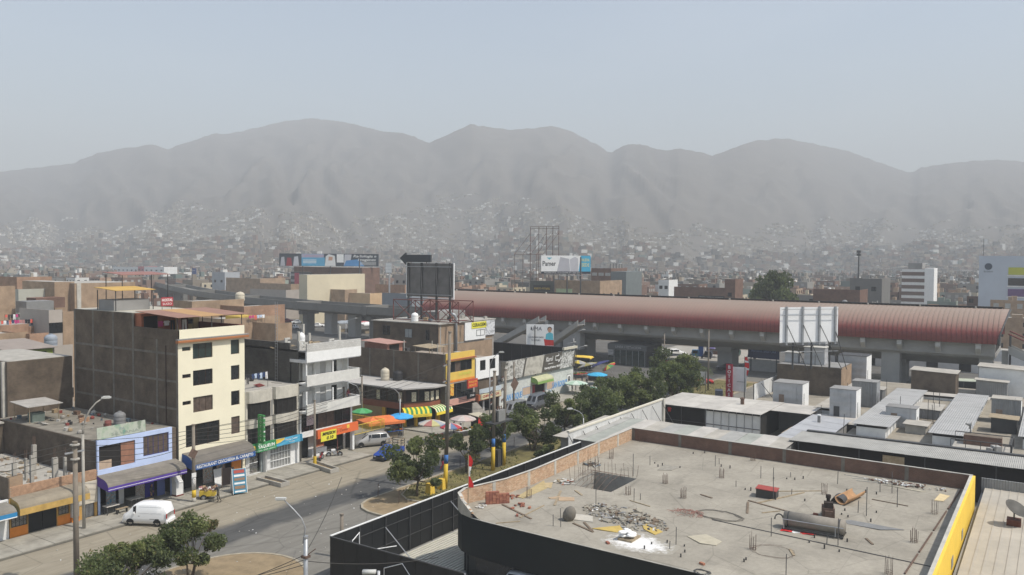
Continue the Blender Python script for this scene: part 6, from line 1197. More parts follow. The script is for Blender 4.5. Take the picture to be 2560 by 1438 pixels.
# rubble heap
k=MB();rg=RND(15);C0=Vector(on(1560,1293))
for i in range(520):
 a=rg.uniform(0,6.28);r=rg.random()**.7;s=rg.uniform(.03,.2)*(2.2 if rg.random()<.1 else.8);c=C0+Vector((r*2.0*cos(a)+r*.8*sin(a),r*3.6*sin(a),.02+(1-r)*.2*rg.random()))
 k.obox(c-C0,(s*rg.uniform(1,3),s,s*rg.uniform(.12,.7)),rg.uniform(0,3.1),rg.uniform(-.6,.6),rg.choices((0,1,2,3,4),(6,4,3,1,.6))[0])
tag(k.bd('rubble',[mat('dusty_rubble',(.29,.265,.215),.95,.2,3),CONC_D,WOOD_D,mat('black_plastic',(.015,.015,.016),.4,.2,2),WHITE2],None,loc=C0),'spread of broken boards, sacks and rubble in the middle of the bare roof','rubble',kind='stuff')
k=thing('plaster_sacks','white plaster sacks heaped on a pallet amid spilled powder','sacks',on(1573,1347))
BX(-.7,-.5,0,.7,.5,.14).bd('pallet',WOOD,k);rg=RND(8)
for i in range(9):b=MB();b.lathe([(.02,-.14),(.22,-.1),(.28,0),(.22,.1),(.02,.14)],10);o=b.bd('sack',WHITE,k,True,loc=(rg.uniform(-.45,.45),rg.uniform(-.3,.3),.24+.13*(i//3)));o.scale=(1.4,.9,.7);o.rotation_euler=(rg.uniform(-.2,.2),rg.uniform(-.2,.2),rg.uniform(0,3))
def spill():
 m=bpy.data.materials.new('spilled_plaster');m.use_nodes=True;n=m.node_tree.nodes;l=m.node_tree.links;b=n['Principled BSDF'];b.inputs['Roughness'].default_value=.95
 p=_pos(n);a=n.new('ShaderNodeTexNoise');a.inputs['Scale'].default_value=2.3;a.inputs['Detail'].default_value=9;a.inputs['Roughness'].default_value=.75;l.new(p,a.inputs['Vector'])
 tc=n.new('ShaderNodeTexCoord');ln=n.new('ShaderNodeVectorMath');ln.operation='LENGTH';l.new(tc.outputs['Object'],ln.inputs[0]);s=n.new('ShaderNodeMath');s.operation='MULTIPLY_ADD';l.new(ln.outputs['Value'],s.inputs[0]);s.inputs[1].default_value=.21;l.new(a.outputs['Fac'],s.inputs[2])
 c=n.new('ShaderNodeValToRGB');e=c.color_ramp.elements;e[0].position=.72;e[0].color=(.72,.71,.69,1);e[1].position=.98;e[1].color=(.30,.275,.225,1);l.new(s.outputs[0],c.inputs[0]);l.new(c.outputs[0],b.inputs['Base Color']);return m
b=MB();n=40;b.v=[(0,0,.012)]+[((2.5+.5*sin(3*a))*cos(a),(3.2+.6*cos(2*a))*sin(a),.004)for a in[2*PI*i/n for i in range(n)]];b.f=[(0,1+i,1+(i+1)%n)for i in range(n)];b.m=[0]*n
P=on(1590,1362);b.v=[(x,y,z)for x,y,z in b.v];o=b.bd('plaster_spill',spill(),HALL,loc=(max(P[0],48.2),P[1],P[2]));o.scale=(.72,1,1)
# drum, half pipe, motor, box, hoses, flag
k=thing('steel_drum','long grey steel drum roller lying in a frame on the bare roof','drum',on(2035,1330),atan2(11.6-15.3,.2));L=3.9
b=MB();b.tube([(-L/2,0,.62),(L/2,0,.62)],.5,20);b.bd('shell',mat('grey_drum_steel',(.24,.215,.18),.7,.2,1.5),k,True)
for x in(-L/2+.25,L/2-.35):TU([(x,0,.62),(x+.08,0,.62)],.515,20).bd('band',METAL_D,k)
for s in(-.62,.62):BX(-L/2,s-.04,.05,L/2,s+.04,.16).bd('frame_rail',METAL_D,k)
for x in(-L/2+.1,L/2-.1):BX(x-.05,-.6,0,x+.05,.6,.12).bd('frame_foot',METAL_D,k)
TU([(-L/2,-.66,.75),(L/2,-.66,.75)],.03,5).bd('hand_rail',METAL,k);posts(k,[(-L/2+.1,-.66),(L/2-.5,-.66)],.1,.75,.03,METAL)
b=MB();b.tube([(-L/2-.35+.3*cos(R(a)),0,.45+.4*sin(R(a)))for a in range(0,181,20)],.05,6);b.bd('crank',METAL_D,k)
k=thing('half_pipe','rusty split half pipe lying open on the roof','pipe',on(2125,1252),atan2(-1.2,3.4)+.15);L=3.2;b=MB();N=14
o1=[(.52*cos(R(180+180*i/N)),.55+.52*sin(R(180+180*i/N)))for i in range(N+1)];o2=[(.48*cos(R(180+180*i/N)),.55+.48*sin(R(180+180*i/N)))for i in range(N+1)]
b.xprism(o1+o2[::-1],-L/2,L/2);b.bd('shell',mat('orange_rust',(.40,.235,.12),.85,.25,1.5),k,True)
k2=thing('half_pipe','dark arched half shell standing left of the rusty half pipe','pipe',on(2098,1254),0);b=MB();o1=[(.5*cos(R(180*i/N)),.5*sin(R(180*i/N)))for i in range(N+1)];o2=[(.45*cos(R(180*i/N)),.45*sin(R(180*i/N)))for i in range(N+1)];b.xprism([(y,z)for y,z in o1]+o2[::-1],-.6,.6);b.bd('shell',METAL_D,k2)
k=thing('old_engine','rusty brown engine block with upright flue on the bare roof','engine',on(2070,1292),.3);
for bx in((-.6,-.4,0,.6,.4,.75),(-.55,-.3,.75,.0,.3,1.15),(.1,-.25,.75,.45,.2,1.0),(-.75,-.25,.2,-.6,.25,.6),(.6,-.3,.1,.85,.15,.5)):BX(*bx).bd('casing',RUST if bx[2]<.5 else mat('sooty_iron',(.04,.03,.025),.8,.2,2),k)
MB().lathe([(.13,1.15),(.13,1.35),(.18,1.36),(.18,1.6),(.08,1.62)],10).bd('flue',mat('sooty_iron'),k);TU([(.8,-.1,.3),(1.0,.3,.2),(1.2,.2,.05)],.06,6).bd('elbow_pipe',RUST,k)
k=thing('mixing_box','dark box with a red lid standing on the bare roof','box',on(1918,1242),.1);BX(-.55,-.75,0,.55,.75,.62).bd('box',mat('charcoal_box',(.06,.058,.055),.8,.15,2),k);m=MB();m.obox((0,0,.66),(1.2,1.6,.05),0,.04);m.bd('lid',mat('dusty_red_lid',(.30,.06,.05),.85,.2,2),k)
def hose(label,c,rx,ry,turns,m,seed,r=.02,nm='hose',z=.03):
 rg=RND(seed);P=Vector(on(*c));pts=[]
 for i in range(turns*14):a=2*PI*i/14;f=.6+.4*rg.random()if i%5==0 else.85;pts.append((rx*f*cos(a)+rg.uniform(-.1,.1),ry*f*sin(a)+rg.uniform(-.1,.1),z+.02*rg.random()))
 o=TU(pts,r,5).bd(nm,m,None,loc=P);tag(o,label,nm.replace('_',' '))
hose('loose loops of grey hose beside the red netting',(1800,1290),1.2,2.0,3,mat('grey_hose',(.17,.155,.13),.7,.1,2),1);hose('tangle of thin wire on the bare roof below the drum',(1935,1380),1.3,1.5,2,RUST,2,.008,'wire_coil');hose('coil of old cable at the bottom roof edge',(1755,1432),.4,.5,3,METAL_D,3,.02,'cable_coil')
b=MB();rg=RND(5);P=Vector(on(1720,1285))
for i in range(120):a=rg.uniform(0,6.28);r=rg.random()**.6;p=Vector((r*.75*cos(a),r*1.25*sin(a),.03+(1-r)*.22));d=Vector((rg.uniform(-.35,.35),rg.uniform(-.35,.35),rg.uniform(-.05,.08)));b.tube([p,p+d*.5+Vector((0,0,.06)),p+d],.012,4)
tag(b.bd('netting',mat('faded_red_net',(.30,.14,.11),.9,.2,3),None,loc=P),'tangled pile of faded red netting in the middle of the bare roof','netting')
b=MB();P=Vector(on(1950,1328));
for i in range(9):b.face([(.05*(i%2),-.25*i,.02+.05*sin(i)),(.45+.05*sin(i*2),-.25*i-.05,.05),(.45+.05*sin(i*2+2),-.25*i-.32,.03),(.05*((i+1)%2),-.25*(i+1),.02+.05*sin(i+1))],1 if i in(3,4)else 0)
tag(b.bd('crumpled_flag',[mat('flag_red',(.62,.03,.03),.8,.1,3),WHITE],None,loc=P,rz=.15),'crumpled red and white flag lying in front of the steel drum','flag')
k=thing('canvas_roll','dark grey rounded tarpaulin bundle beside the standing pipes','bundle',on(1418,1300));b=MB();b.lathe([(.05,0),(.38,.06),(.46,.4),(.4,.75),(.2,.98),(.03,1.02)],12);o=b.bd('bundle',mat('grey_tarpaulin',(.16,.145,.12),.85,.2,2),k,True);o.rotation_euler=(.35,.1,0)
for i,(x,y)in enumerate([(2300,1330),(2340,1290),(2250,1400),(2270,1375)]):
 a=Vector(on(2262+36*i,1436-54*i));b_=Vector(on(2294+36*i,1388-54*i));o=TU([Vector((0,0,.05)),b_-a+Vector((0,0,.06))],.06,6).bd('rebar_bundle',RUST,None,loc=a);tag(o,'bundle of rebar along the yellow wall, %s from the bottom edge'%ORD[i],'rebar bundle','rebar bundles by the yellow wall')
b=MB();P=Vector(on(2265,1214));rg=RND(77)
for i in range(130):a=rg.uniform(0,6.28);r=rg.random();s=rg.uniform(.04,.16);b.obox((r*.7*cos(a),r*3.2*sin(a),.04+.12*rg.random()),(s*2,s,s*.6),rg.uniform(0,3),0,rg.choice((0,1,2,2)))
tag(b.bd('rubble',[WHITE2,CONC_L,mat('rusty_scrap',(.14,.08,.06),.9,.2,3)],None,loc=P),'scatter of broken plaster and rusty scrap along the back parapet','rubble',kind='stuff')
for i,(x0,y0,x1,y1)in enumerate([(2110,1187,2230,1207),(2130,1196,2260,1206),(2140,1202,2235,1211)]):plank(x0,y0,x1,y1,'pale conduit lying by the back parapet, %s from the wall'%ORD[i],.06,.05,CONC_L,'conduit')
# flagpole with the national colours
P=on(1170,1288);k=thing('flagpole','bamboo flagpole with a red and white flag at the curved parapet','flagpole',P);TU([(0,0,0),(.02,0,4.4)],.035,6).bd('pole',WOOD,k)
fl=MB();zs=[4.3-i*.1 for i in range(24)]
for i in range(23):
 w=.18+.12*sin(i*.35)+.12*(i/23);w2=.18+.12*sin((i+1)*.35)+.12*((i+1)/23);y=lambda j:.03*sin(j*.8);fl.face([(.04,y(i),zs[i]),(.04+w*.5,-w*.75+y(i+2),zs[i]-.03),(.04+w2*.5,-w2*.75+y(i+3),zs[i+1]-.03),(.04,y(i+1),zs[i+1])],1 if 8<=i<=14 else 0)
fl.bd('flag',[mat('flag_red',(.62,.03,.03)),WHITE],k);b=MB();b.lathe([(.001,0),(.09,0),(.09,.006),(.001,.006)],10);o=b.bd('crest',mat('crest_brown',(.12,.12,.05),.8,.2,5),k,loc=(.12,-.2,3.15));o.rotation_euler=(PI/2,0,.6-PI/2)
# ---- ribbed roof right of the yellow wall
t=thing('ribbed_roof','pale ribbed metal roof with long seams right of the yellow wall','roof',(44.8,-14,0));BX(0,0,0,35,19.1,3.35).bd('wall',CONC_D,t)
RS=mat('dusty_pale_sheet',(.40,.365,.305),.75,.16,.35);sh=MB();W=.62;sh.box(0,.02,0,34.6,W-.02,.03);sh.box(0,-.028,0,34.6,.028,.075);sm=sh.mesh('roof_sheet',RS)
for i in range(30):o=put('roof_sheet',sm,t,(.1,.25+i*W,3.36));o.rotation_euler=(0,-.012,0)
BX(34.7,0,2.0,34.85,19.1,4.6).bd('end_wall',rib_mat('grey_ribbed_wall',(.28,.28,.27),'Y',.2),t)
k=thing('satellite_dish','dark satellite dish on a small rusty box on the ribbed roof','satellite dish',(69.8,2.35,3.7));BX(-.45,-.45,0,.45,.45,.45).bd('box',mat('rust_brown_box',(.12,.045,.03),.85,.2,2),k);TU([(0,0,.45),(0,0,1.1)],.05,6).bd('mast',METAL_D,k);b=MB();b.lathe([(.02,0),(.35,.04),(.65,.14),(.82,.26),(.80,.27),(.6,.16),(.02,.03)],20);o=b.bd('dish',mat('dark_dish',(.075,.07,.06),.6,.15,2),k,True,loc=(-.1,-.05,1.1));o.rotation_euler=(.5,-.35,0)
# ================================================================ covered market roofs on the right
TIN=rib_mat('grey_tin_roof',(.38,.375,.36),'Y',.25,.6,.12,.16);TINX=rib_mat('bright_tin_roof',(.55,.55,.55),'X',.3,.4,.5,.1);TIN_D=rib_mat('dull_tin_wall',(.24,.24,.235),'Y',.25,.6,.3,.18);TINW=mat('pale_fibre_roof',(.37,.345,.30),.9,.22,.5);TINW2=mat('white_roof_sheet',(.44,.415,.375),.85,.2,.5)
GALV=rib_mat('galvanised_box_side',(.43,.435,.44),'Z',1.1,.55,.2,.2,.35);
t=thing('market_hall','flat dusty concrete roof of the covered market','building',(95,-20,0));BX(0,0,0,54,40.5,2.55).bd('wall',CONC_D,t);BX(17,40.5,0,54,56.5,2.55).bd('wall',CONC_D,t);BX(17.05,40.46,2.553,53.9,56.4,2.6).bd('roof',mat('dusty_market_roof',(.285,.255,.205),.95,.28,.35),t);BX(.05,.05,2.553,53.9,40.45,2.6).bd('roof',mat('dusty_market_roof',(.285,.255,.205),.95,.28,.35),t)
MZ=2.602
# strip of loose sheets behind the brick parapet
t=thing('lean_to_roof','long lean-to of patched grey sheets behind the brown back parapet','roof',(78,23,0));BX(.2,.2,0,11.6,22.6,3.3).bd('wall',CONC_D,t);rg=RND(3)
for i in range(13):
 m=[TINW,TINW2,mat('greenish_fibre_roof',(.31,.32,.285),.9,.22,.5),mat('grey_fibre_roof',(.33,.325,.305),.9,.22,.5)][i%4]
 b=MB();y0,y1=i*1.78,i*1.78+1.84;z=.015*(i%2);e=rg.uniform(-.2,.35)
 b.v=[(-.6,y0,3.38+z),(-.6,y1,3.38+z),(12.0+e,y1,3.72+z+rg.uniform(-.05,.07)),(12.0+e,y0,3.72+z),(-.6,y0,3.35+z),(-.6,y1,3.35+z),(12.0+e,y1,3.69+z),(12.0+e,y0,3.69+z)];b.f=[(0,3,2,1),(4,5,6,7),(0,1,5,4),(1,2,6,5),(2,3,7,6),(3,0,4,7)];b.m=[0]*6;b.bd('roof_sheet',m,t)
t=thing('canopy_roof','long ribbed canopy over a dark aisle behind the back parapet','roof',(88.2,-8,0));BX(.8,0,0,6.4,31,3.6).bd('aisle_shade',DARK,t);rg=RND(4)  # solid near-black box in place of the aisle's shade
for i in range(17):
 b=MB();b.xprism([(i*1.85,3.85+.012*(i%2)),(i*1.85+1.9,3.85+.012*(i%2)),(i*1.85+1.9,3.89+.012*(i%2)),(i*1.85,3.89+.012*(i%2))],0,5.6);b.bd('roof_sheet',rib_mat('ribbed_canopy_sheet',(.36,.35,.32),'Y',.16,.7,.1,.18),t)
BX(5.4,0,3.92,6.0,31,4.05).bd('ridge_cap',METAL_D,t);posts(t,[(.1,.5+6*i)for i in range(6)],0,3.84,.06,METAL_D)
m=MB();m.box(.72,20.4,.3,.78,22.4,3.4);m.bd('tan_banner',collage('tan_banner_print',[(.5,.4,.26),(.42,.32,.2),(.55,.46,.3)],1.5),t)
# stall with white roof
t=thing('market_stall','white roofed market stall with panelled white wall and open dark front','building',(103.0,25.6,0))
BX(.6,5.6,0,9.6,19.4,3.25).bd('back_wall',DARK,t)  # solid near-black box stands for the shade behind the open front
for i in range(5):b=MB();y0=5.2+i*2.95;b.xprism([(y0,3.45),(y0+2.92,3.45),(y0+2.92,3.5),(y0,3.5)],-.5,10.2);b.bd('roof_sheet',[TINW2,mat('white_roof_sheet_b',(.47,.445,.40),.85,.2,.5)][i%2],t)
for i in range(2):b=MB();b.xprism([(.2+i*2.5,3.4),(2.68+i*2.5,3.4),(2.68+i*2.5,3.45),(.2+i*2.5,3.45)],3.6,10.2);b.bd('roof_sheet',TINW2,t)
for i in range(7):BX(.3,5.5+i*1.02,.7,.38,5.5+i*1.02+.98,3.1).bd('wall_panel',WHITE2,t)
for i in range(8):BX(.22,5.45+i*1.02,.0,.29,5.51+i*1.02,3.4).bd('mullion',METAL,t)
BX(.24,5.5,1.35,.29,19.3,1.43).bd('rail',METAL_D,t);posts(t,[(.2,12.8),(.2,16),(.2,19.2)],0,3.44,.05,METAL_D);m=MB();garment(m,0,0,'shirt',0);m.bd('red_garment',RED,t,loc=(.4,17.8,3.0),rz=-PI/2)
o=MB().lathe([(.25,0),(.25,.7),(.32,.72),(.32,.85),(.1,.95)],10).bd('roof_vent',RUST,t,loc=(5.5,9.5,3.5))
k=thing('low_stall_row','low dark stall row under a white strip roof in the market yard','building',(105.5,19.8,0));BX(0,0,0,4.5,6,2.9).bd('wall',mat('dark_metal_wall',(.05,.05,.05),.8,.2,1),k);BX(-.3,-.2,2.95,5,6.1,3.02).bd('roof',TINW2,k)
t=thing('tin_lean_roof','shiny corrugated tin roof sloping beside the stall yard','roof',(90.5,20.9,0));BX(.3,.2,0,14.5,3.9,3.1).bd('wall',CONC_D,t)
for i in range(9):b=MB();b.box(i*1.75,-.1,0,i*1.75+1.72,4.5,.03);o=b.bd('roof_sheet',rib_mat('bright_ribbed_sheet',(.50,.50,.50),'X',.35,.45,.4,.14),t,loc=(0,0,3.35+.01*(i%2)));o.rotation_euler=(.05,0,0)
def clerestory(label,X0,X1,Y0,Y1,z=3.55,m=TIN,seed=1):
 t=thing('skylight_roof',label,'roof',(X0,Y0,MZ));L=X1-X0;W=Y1-Y0;h=z-MZ;n=max(3,int(L/2.2));rg=RND(seed)
 BX(.3,.35,0,L-.3,W-.3,h-.35).bd('side_wall',WHITE2,t);BX(.32,.3,h-.34,L-.32,W-.32,h-.06).bd('gap_shade',DARK,t)  # near-black strip in place of the shade below the roof sheets
 for i in range(n):a=i*L/n;BX(a,-.15,h-.03+.012*(i%2),a+L/n+.06,W+.15,h+.012*(i%2)).bd('roof_sheet',m,t)
 for i in range(n):BX((i+.5)*L/n-.05,.25,0,(i+.5)*L/n+.05,.345,h-.05).bd('strut',WHITE,t)
clerestory('long tin skylight roof at the left of the market roof',101,133,15.8,19.6,4.0,TIN,1);clerestory('long tin skylight roof in the middle of the market roof',100.5,133,8.0,11.6,4.0,TIN,2);clerestory('long tin skylight roof at the right edge of the market',104,135,-1.5,3.2,4.0,TIN,3);clerestory('short white skylight roof across the far end of the market',133.5,136.5,8,19,3.3,TINW2,4);clerestory('pale skylight roof leading to the boxed tanks',112,126,23.6,26.6,3.5,TINW,5)
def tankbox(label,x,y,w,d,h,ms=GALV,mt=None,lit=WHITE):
 t=thing('tank_enclosure',label,'tank enclosure',(x,y,MZ),0,'boxed water tanks on the market roof');BX(0,.02,0,d,w,h).bd('side',ms,t);BX(.02,0,.02,d,.018,h).bd('lit_side',lit,t);BX(-.06,-.06,h+.002,d+.06,w+.06,h+.07).bd('top',mt or CONC_D,t)  # sunlight put into the colour: this face lighter than the shaded sides
 for i in range(1,3):BX(-.012,w*i/3-.015,.02,-.002,w*i/3+.015,h-.02).bd('seam',METAL,t)
 la=MB();
 for s in(.3,.65):la.tube([(s+.1,-.08,0),(s+.1,-.08,h*.6)],.015,4)
 for i in range(4):la.tube([(.4,-.08,.3+i*.35),(.75,-.08,.3+i*.35)],.012,4)
 la.bd('ladder',METAL_D,t)
 BX(-.05,w*.62,.1,-.013,w*.62+.7,min(1.7,h-.3)).bd('hatch',METAL_D if h>3.4 else mat('rusty_hatch',(.22,.16,.12),.8,.3,2),t);TU([(-.06,w*.2,.0),(-.06,w*.2,h*.9),(.15,w*.2,h+.25)],.03,5).bd('pipe',METAL,t)
 return t
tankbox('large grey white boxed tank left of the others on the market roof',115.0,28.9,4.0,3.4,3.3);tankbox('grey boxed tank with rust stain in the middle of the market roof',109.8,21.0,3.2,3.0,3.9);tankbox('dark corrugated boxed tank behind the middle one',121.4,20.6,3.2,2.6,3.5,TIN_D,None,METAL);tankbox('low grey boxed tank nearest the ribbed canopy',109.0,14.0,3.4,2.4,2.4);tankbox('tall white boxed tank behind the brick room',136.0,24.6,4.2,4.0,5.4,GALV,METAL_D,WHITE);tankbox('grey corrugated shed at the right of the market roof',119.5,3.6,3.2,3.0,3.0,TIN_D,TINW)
t=thing('brick_room','dark bare brick room on the market roof below the blank billboard','building',(127.8,26.6,MZ));BX(0,0,0,7.2,9.4,4.3).bd('wall',BRICK_D,t);BX(.0,-.02,0,7.2,-.003,4.3).bd('lit_wall',BRICK_T,t);BX(.2,.2,4.303,7,9.2,4.35).bd('roof',CONC_D,t);posts(t,[(1,4),(3,7)],4.3,6.0,.05,METAL_D)  # light put into the colour: paler brick on the sunlit face, darker elsewhere
for lab,x,y,w,d,h,z in[('white tank hut with a flat cap on the dark brick room',129.5,29.4,3.0,2.2,2.6,MZ+4.36),('small white hut left on the dark brick room',130.2,33.5,2.0,2.0,1.5,MZ+4.36),('white louvred box behind the tank hut',132.6,30,2.6,1.6,3.6,MZ+4.36)]:t=thing('roof_hut',lab,'hut',(x,y,z));BX(0,0,0,d,w,h).bd('wall',GALV,t);BX(-.15,-.15,h+.002,d+.15,w+.15,h+.1).bd('cap',CONC_L,t)
# blank billboard
P=Vector((126.8,27.0,MZ));bb=thing('blank_billboard','blank white billboard seen from behind with raking struts','billboard',P,.8);w=9.4;z0,z1=8.3,13.5
vp=MB();vp.face([(0,0,z0),(0,w,z0),(0,w,z1),(0,0,z1)]);vp.bd('panel',mat('clean_white_vinyl',(.84,.84,.83),.6,.03,1),bb)
for y in(.5,3.1,5.8,8.4):BX(-.28,y-.12,z0-.3,-.01,y+.12,z1+.1).bd('lattice_post',METAL,bb)
for z in(z0+.1,z1-1.2,z1-.3):TU([(-.3,.1,z),(-.3,w-.1,z)],.04,5).bd('girt',METAL,bb)
for y,ye in((8.4,5.2),(5.8,2.8),(3.1,-.2),(.5,-1.0)):TU([(-.3,y,z0+2.6-(0 if y>1 else 1)),(-.9 if y<6 else-.6,ye,4.36)],.06,5).bd('strut',METAL_D,bb)
BX(-.25,0,z0-.45,.05,w,z0-.3).bd('catwalk',METAL_D,bb);TU([(-.1,-.1,z0-1.3),(-.1,w-.2,z0-1.3)],.05,5).bd('girt',METAL,bb);posts(bb,[(.4,1),(.4,4),(.4,7)],4.36,z1-.5,.14,METAL_D,n=8)
# railed platform at right and small sheds
t=thing('railed_platform','railed concrete platform with a loudspeaker horn on the market roof','platform',(95.6,3.6,MZ));BX(0,0,0,4.6,5.4,.9).bd('base',CONC,t)
railing(t,(0,0,.9),(0,5.4,.9),1.05,METAL_D,1.3,.03);railing(t,(4.5,0,.9),(4.5,5.4,.9),1.05,METAL_D,1.3,.03);railing(t,(0,.05,.9),(4.5,.05,.9),1.05,METAL_D,1.5,.03);BX(3.2,1.0,.9,4.4,4.5,1.9).bd('brick_bench',BRICK_R,t);b=MB();b.obox((1.6,1.4,1.15),(1.0,.7,.5),.5);b.obox((1.3,1.9,1.05),(.6,.5,.3),1.1);b.bd('sacks',mat('grey_sacks',(.33,.32,.3),.9,.25,3),t)
k=thing('loudspeaker','grey loudspeaker horn on a post above the railed platform','loudspeaker',(100.4,7.6,MZ));TU([(0,0,0),(0,0,2.6)],.04,6).bd('post',METAL_D,k);b=MB();b.lathe([(.08,.5),(.1,.25),(.2,.08),(.45,0),(.43,-.01),(.15,.1),(.05,.3)],16);o=b.bd('horn',mat('grey_horn',(.30,.29,.27),.6,.1,2),k,True,loc=(0,0,2.7));o.rotation_euler=(-1.2,-.7,0)
for lab,x,y,w,d,h,m in[('dark shed with plank roof beside the right skylight',112.5,3.8,2.6,2.6,1.7,mat('dark_metal_wall')),('low grey shed at the far edge of the market roof',127,20.8,4.5,3,1.8,TIN_D),('brown block room at the far edge of the market',137.5,12.5,6.0,4.5,3.6,BRICK_D),('white ribbed cabin at the far right of the market',143,3.4,6.5,5,4.2,WHITE2),('grey gate leaf shed at the far right',139.5,6,4.0,2,2.6,TIN_D),('flat roofed grey stall between the skylights',117,12.4,2.8,5,1.2,TIN_D),('low pale stall at the near end of the skylights',106,12.6,2.2,3,1.0,TINW)]:t=thing('roof_shed',lab,'shed',(x,y,MZ),0);BX(0,0,0,d,w,h).bd('wall',m,t);b=MB();b.obox((d/2,w/2,h+.06),(d+.5,w+.5,.06),0,.03);b.bd('roof',TINW if 'plank' not in lab else WOOD,t)
for i,(x,y,h)in enumerate([(118.5,19.6,2.8),(117,17.0,2.6),(106.5,24.4,2.2),(121,24.2,3.2),(100.8,20.6,2.4),(113.5,12.6,2.8),(115,12.9,2.2),(116.3,13.6,2.6),(120,12.6,2.0),(123,13.1,2.8),(125,14.0,2.4),(129,20.5,3.0)]):o=TU([(0,0,0),(rnd(-.1,.1),rnd(-.1,.1),h)],.035,5).bd('standpipe',METAL_D,None,loc=(x,y,MZ));tag(o,'thin dark pole on the market roof, %s from the near end'%ORD[sorted([118.5,117,106.5,121,100.8,113.5,115,116.3,120,123,125,129]).index(x)],'pole','thin poles on the market roof')
clutter('the dusty market roof',112,12,134,27,MZ,26,61,smin=.2,smax=.6)
for i in range(14):
 x=122+i*.9;o=BX(-.06,-2.4,0,.06,2.4,.05).bd('plank',WOOD_D,None,loc=(x-8,22+(i%3)-8.5,MZ+.003));tag(o,'dark batten laid flat on the market roof, %s from the near end'%ORDN[i],'batten','battens on the market roof')
# stall yard timber
for i in range(12):o=BX(-1.6,-.08,0,1.6,.08,.06).bd('plank',WOOD,None,loc=(101.2+rnd(-.8,.8),27.0+rnd(-1,1.4),.02+i*.065),rz=rnd(.2,2.6));tag(o,'old timber plank in the stall yard pile, %s from the bottom'%ORDN[i],'plank','timber pile in the stall yard')
t=thing('yard_wall','low unfinished brick and board wall in the stall yard','wall',(99.2,27.2,0));BX(0,0,0,4.5,.15,2.2).bd('board',WOOD,t);BX(0,-1.2,0,3.5,-1.05,1.7).bd('brick_panel',BRICK_T,t)
t=thing('yard_tank','grey concrete drum in the stall yard','drum',(98.6,25.5,0));MB().lathe([(.5,0),(.52,.1),(.5,.2),(.5,2.4),(.55,2.42),(.55,2.5),(.4,2.5)],14).bd('body',CONC_D,t,True)
t=thing('yard_post','square concrete post with a white cap in the stall yard','post',(101.8,23.6,0));BX(-.15,-.15,0,.15,.15,4.3).bd('shaft',CONC_D,t);BX(-.2,-.2,4.302,.2,.2,4.42).bd('cap',WHITE,t)
# white metal fence beyond the hoarding
t=thing('white_fence','white corrugated metal fence at the end of the black hoarding','fence',(76.4,43.6,0));n=26
for i in range(n):BX(i*.96,0,.05,i*.96+.93,.05,4.2).bd('panel',rib_mat('white_ribbed_fence',(.68,.68,.66),'X',.24,.5,.1,.08),t)
BX(-.05,-.1,4.21,n*.96,.22,4.4).bd('cap',mat('cream_cap',(.62,.58,.48),.8,.1,1),t);BX(n*.96,-.25,0,n*.96+.5,.3,4.4).bd('end_post',CONC_L,t)
for i in range(9):TU([(i*3.1,-.05,3.9),(i*3.1,-2.5,.1)],.04,5).bd('stay',METAL_D,t)
m=MB();m.face([(77,42.0,.2),(90,42.0,.2),(88,43.2,3.7),(80,43.4,3.4)]);o=m.bd('tarpaulin',mat('grey_cloth',(.35,.34,.31),.9,.15,1),None);tag(o,'grey sheet leaning against the inside of the white fence','tarpaulin')
# ================================================================ elevated station and viaduct
STC=mat('station_concrete',(.34,.335,.315),.9,.14,.25,bump=.1);VIA=mat('weathered_viaduct',(.17,.163,.148),.92,.2,.2);STC_D=mat('viaduct_concrete',(.31,.30,.28),.9,.16,.2,bump=.1)
REDR=mat('dusty_red_roofing',(.225,.058,.050),.6,.2,.18,dust=.82,dlo=.42,dhi=1.05)
t=thing('elevated_station','elevated railway station with a long dusty red barrel roof','station',(161.0,8.4,0));LS=127.0
# roof of separate curved panels
prof=[]
for i in range(15):a=R(-14+104*i/14);prof.append((9.4-10.0*cos(a),9.9+4.5*sin(a)))
W=.78;b=MB();n=len(prof)
for y0,y1,off in((.0,W,0.0),(-.05,.05,.09)):
 k=len(b.v);nor=[]
 for i in range(n):
  p,q=prof[max(0,i-1)],prof[min(n-1,i+1)];d=Vector((q[0]-p[0],q[1]-p[1])).normalized();nor.append((-d.y,d.x))
 for y in(y0,y1):
  b.v+=[(prof[i][0]+nor[i][0]*off,y,prof[i][1]+nor[i][1]*off)for i in range(n)]
 for i in range(n-1):b.f.append((k+i,k+i+1,k+n+i+1,k+n+i)[::-1]);b.m.append(1 if off else 0)
 if off:
  for y_i in(0,1):
   for i in range(n-1):pass
pm=b.mesh('roof_panel',[REDR,mat('dark_red_seam',(.15,.042,.038),.7,.2,.3,dust=.75,dlo=.3,dhi=1.0)],True)
for i in range(int(LS/W)):put('roof_panel',pm,t,(0,i*W,0))
e=MB()  # right end cut back under the ridge
for i in range(n-1):
 (xa,za),(xb,zb)=prof[i],prof[i+1];ya,yb=-1.2*max(0,(za-9.9)/4.5),-1.2*max(0,(zb-9.9)/4.5);e.face([(xa,.0,za),(xb,.0,zb),(xb,yb,zb),(xa,ya,za)])
e.bd('roof_end',REDR,t)
fr_=MB()
for i in range(n-1):(xa,za),(xb,zb)=prof[i],prof[i+1];ya,yb=-1.2*max(0,(za-9.9)/4.5)-.02,-1.2*max(0,(zb-9.9)/4.5)-.02;fr_.tube([(xa+.1,ya,za-.15),(xb+.1,yb,zb-.15)],.22,5,cap=False)
fr_.bd('end_arch',METAL_D,t)
far_=MB()
for i in range(n-1):(xa,za),(xb,zb)=prof[i],prof[i+1];far_.face([(18.8-xa,0,za+.35),(18.8-xa,LS,za+.35),(18.8-xb,LS,zb+.35),(18.8-xb,0,zb+.35)])
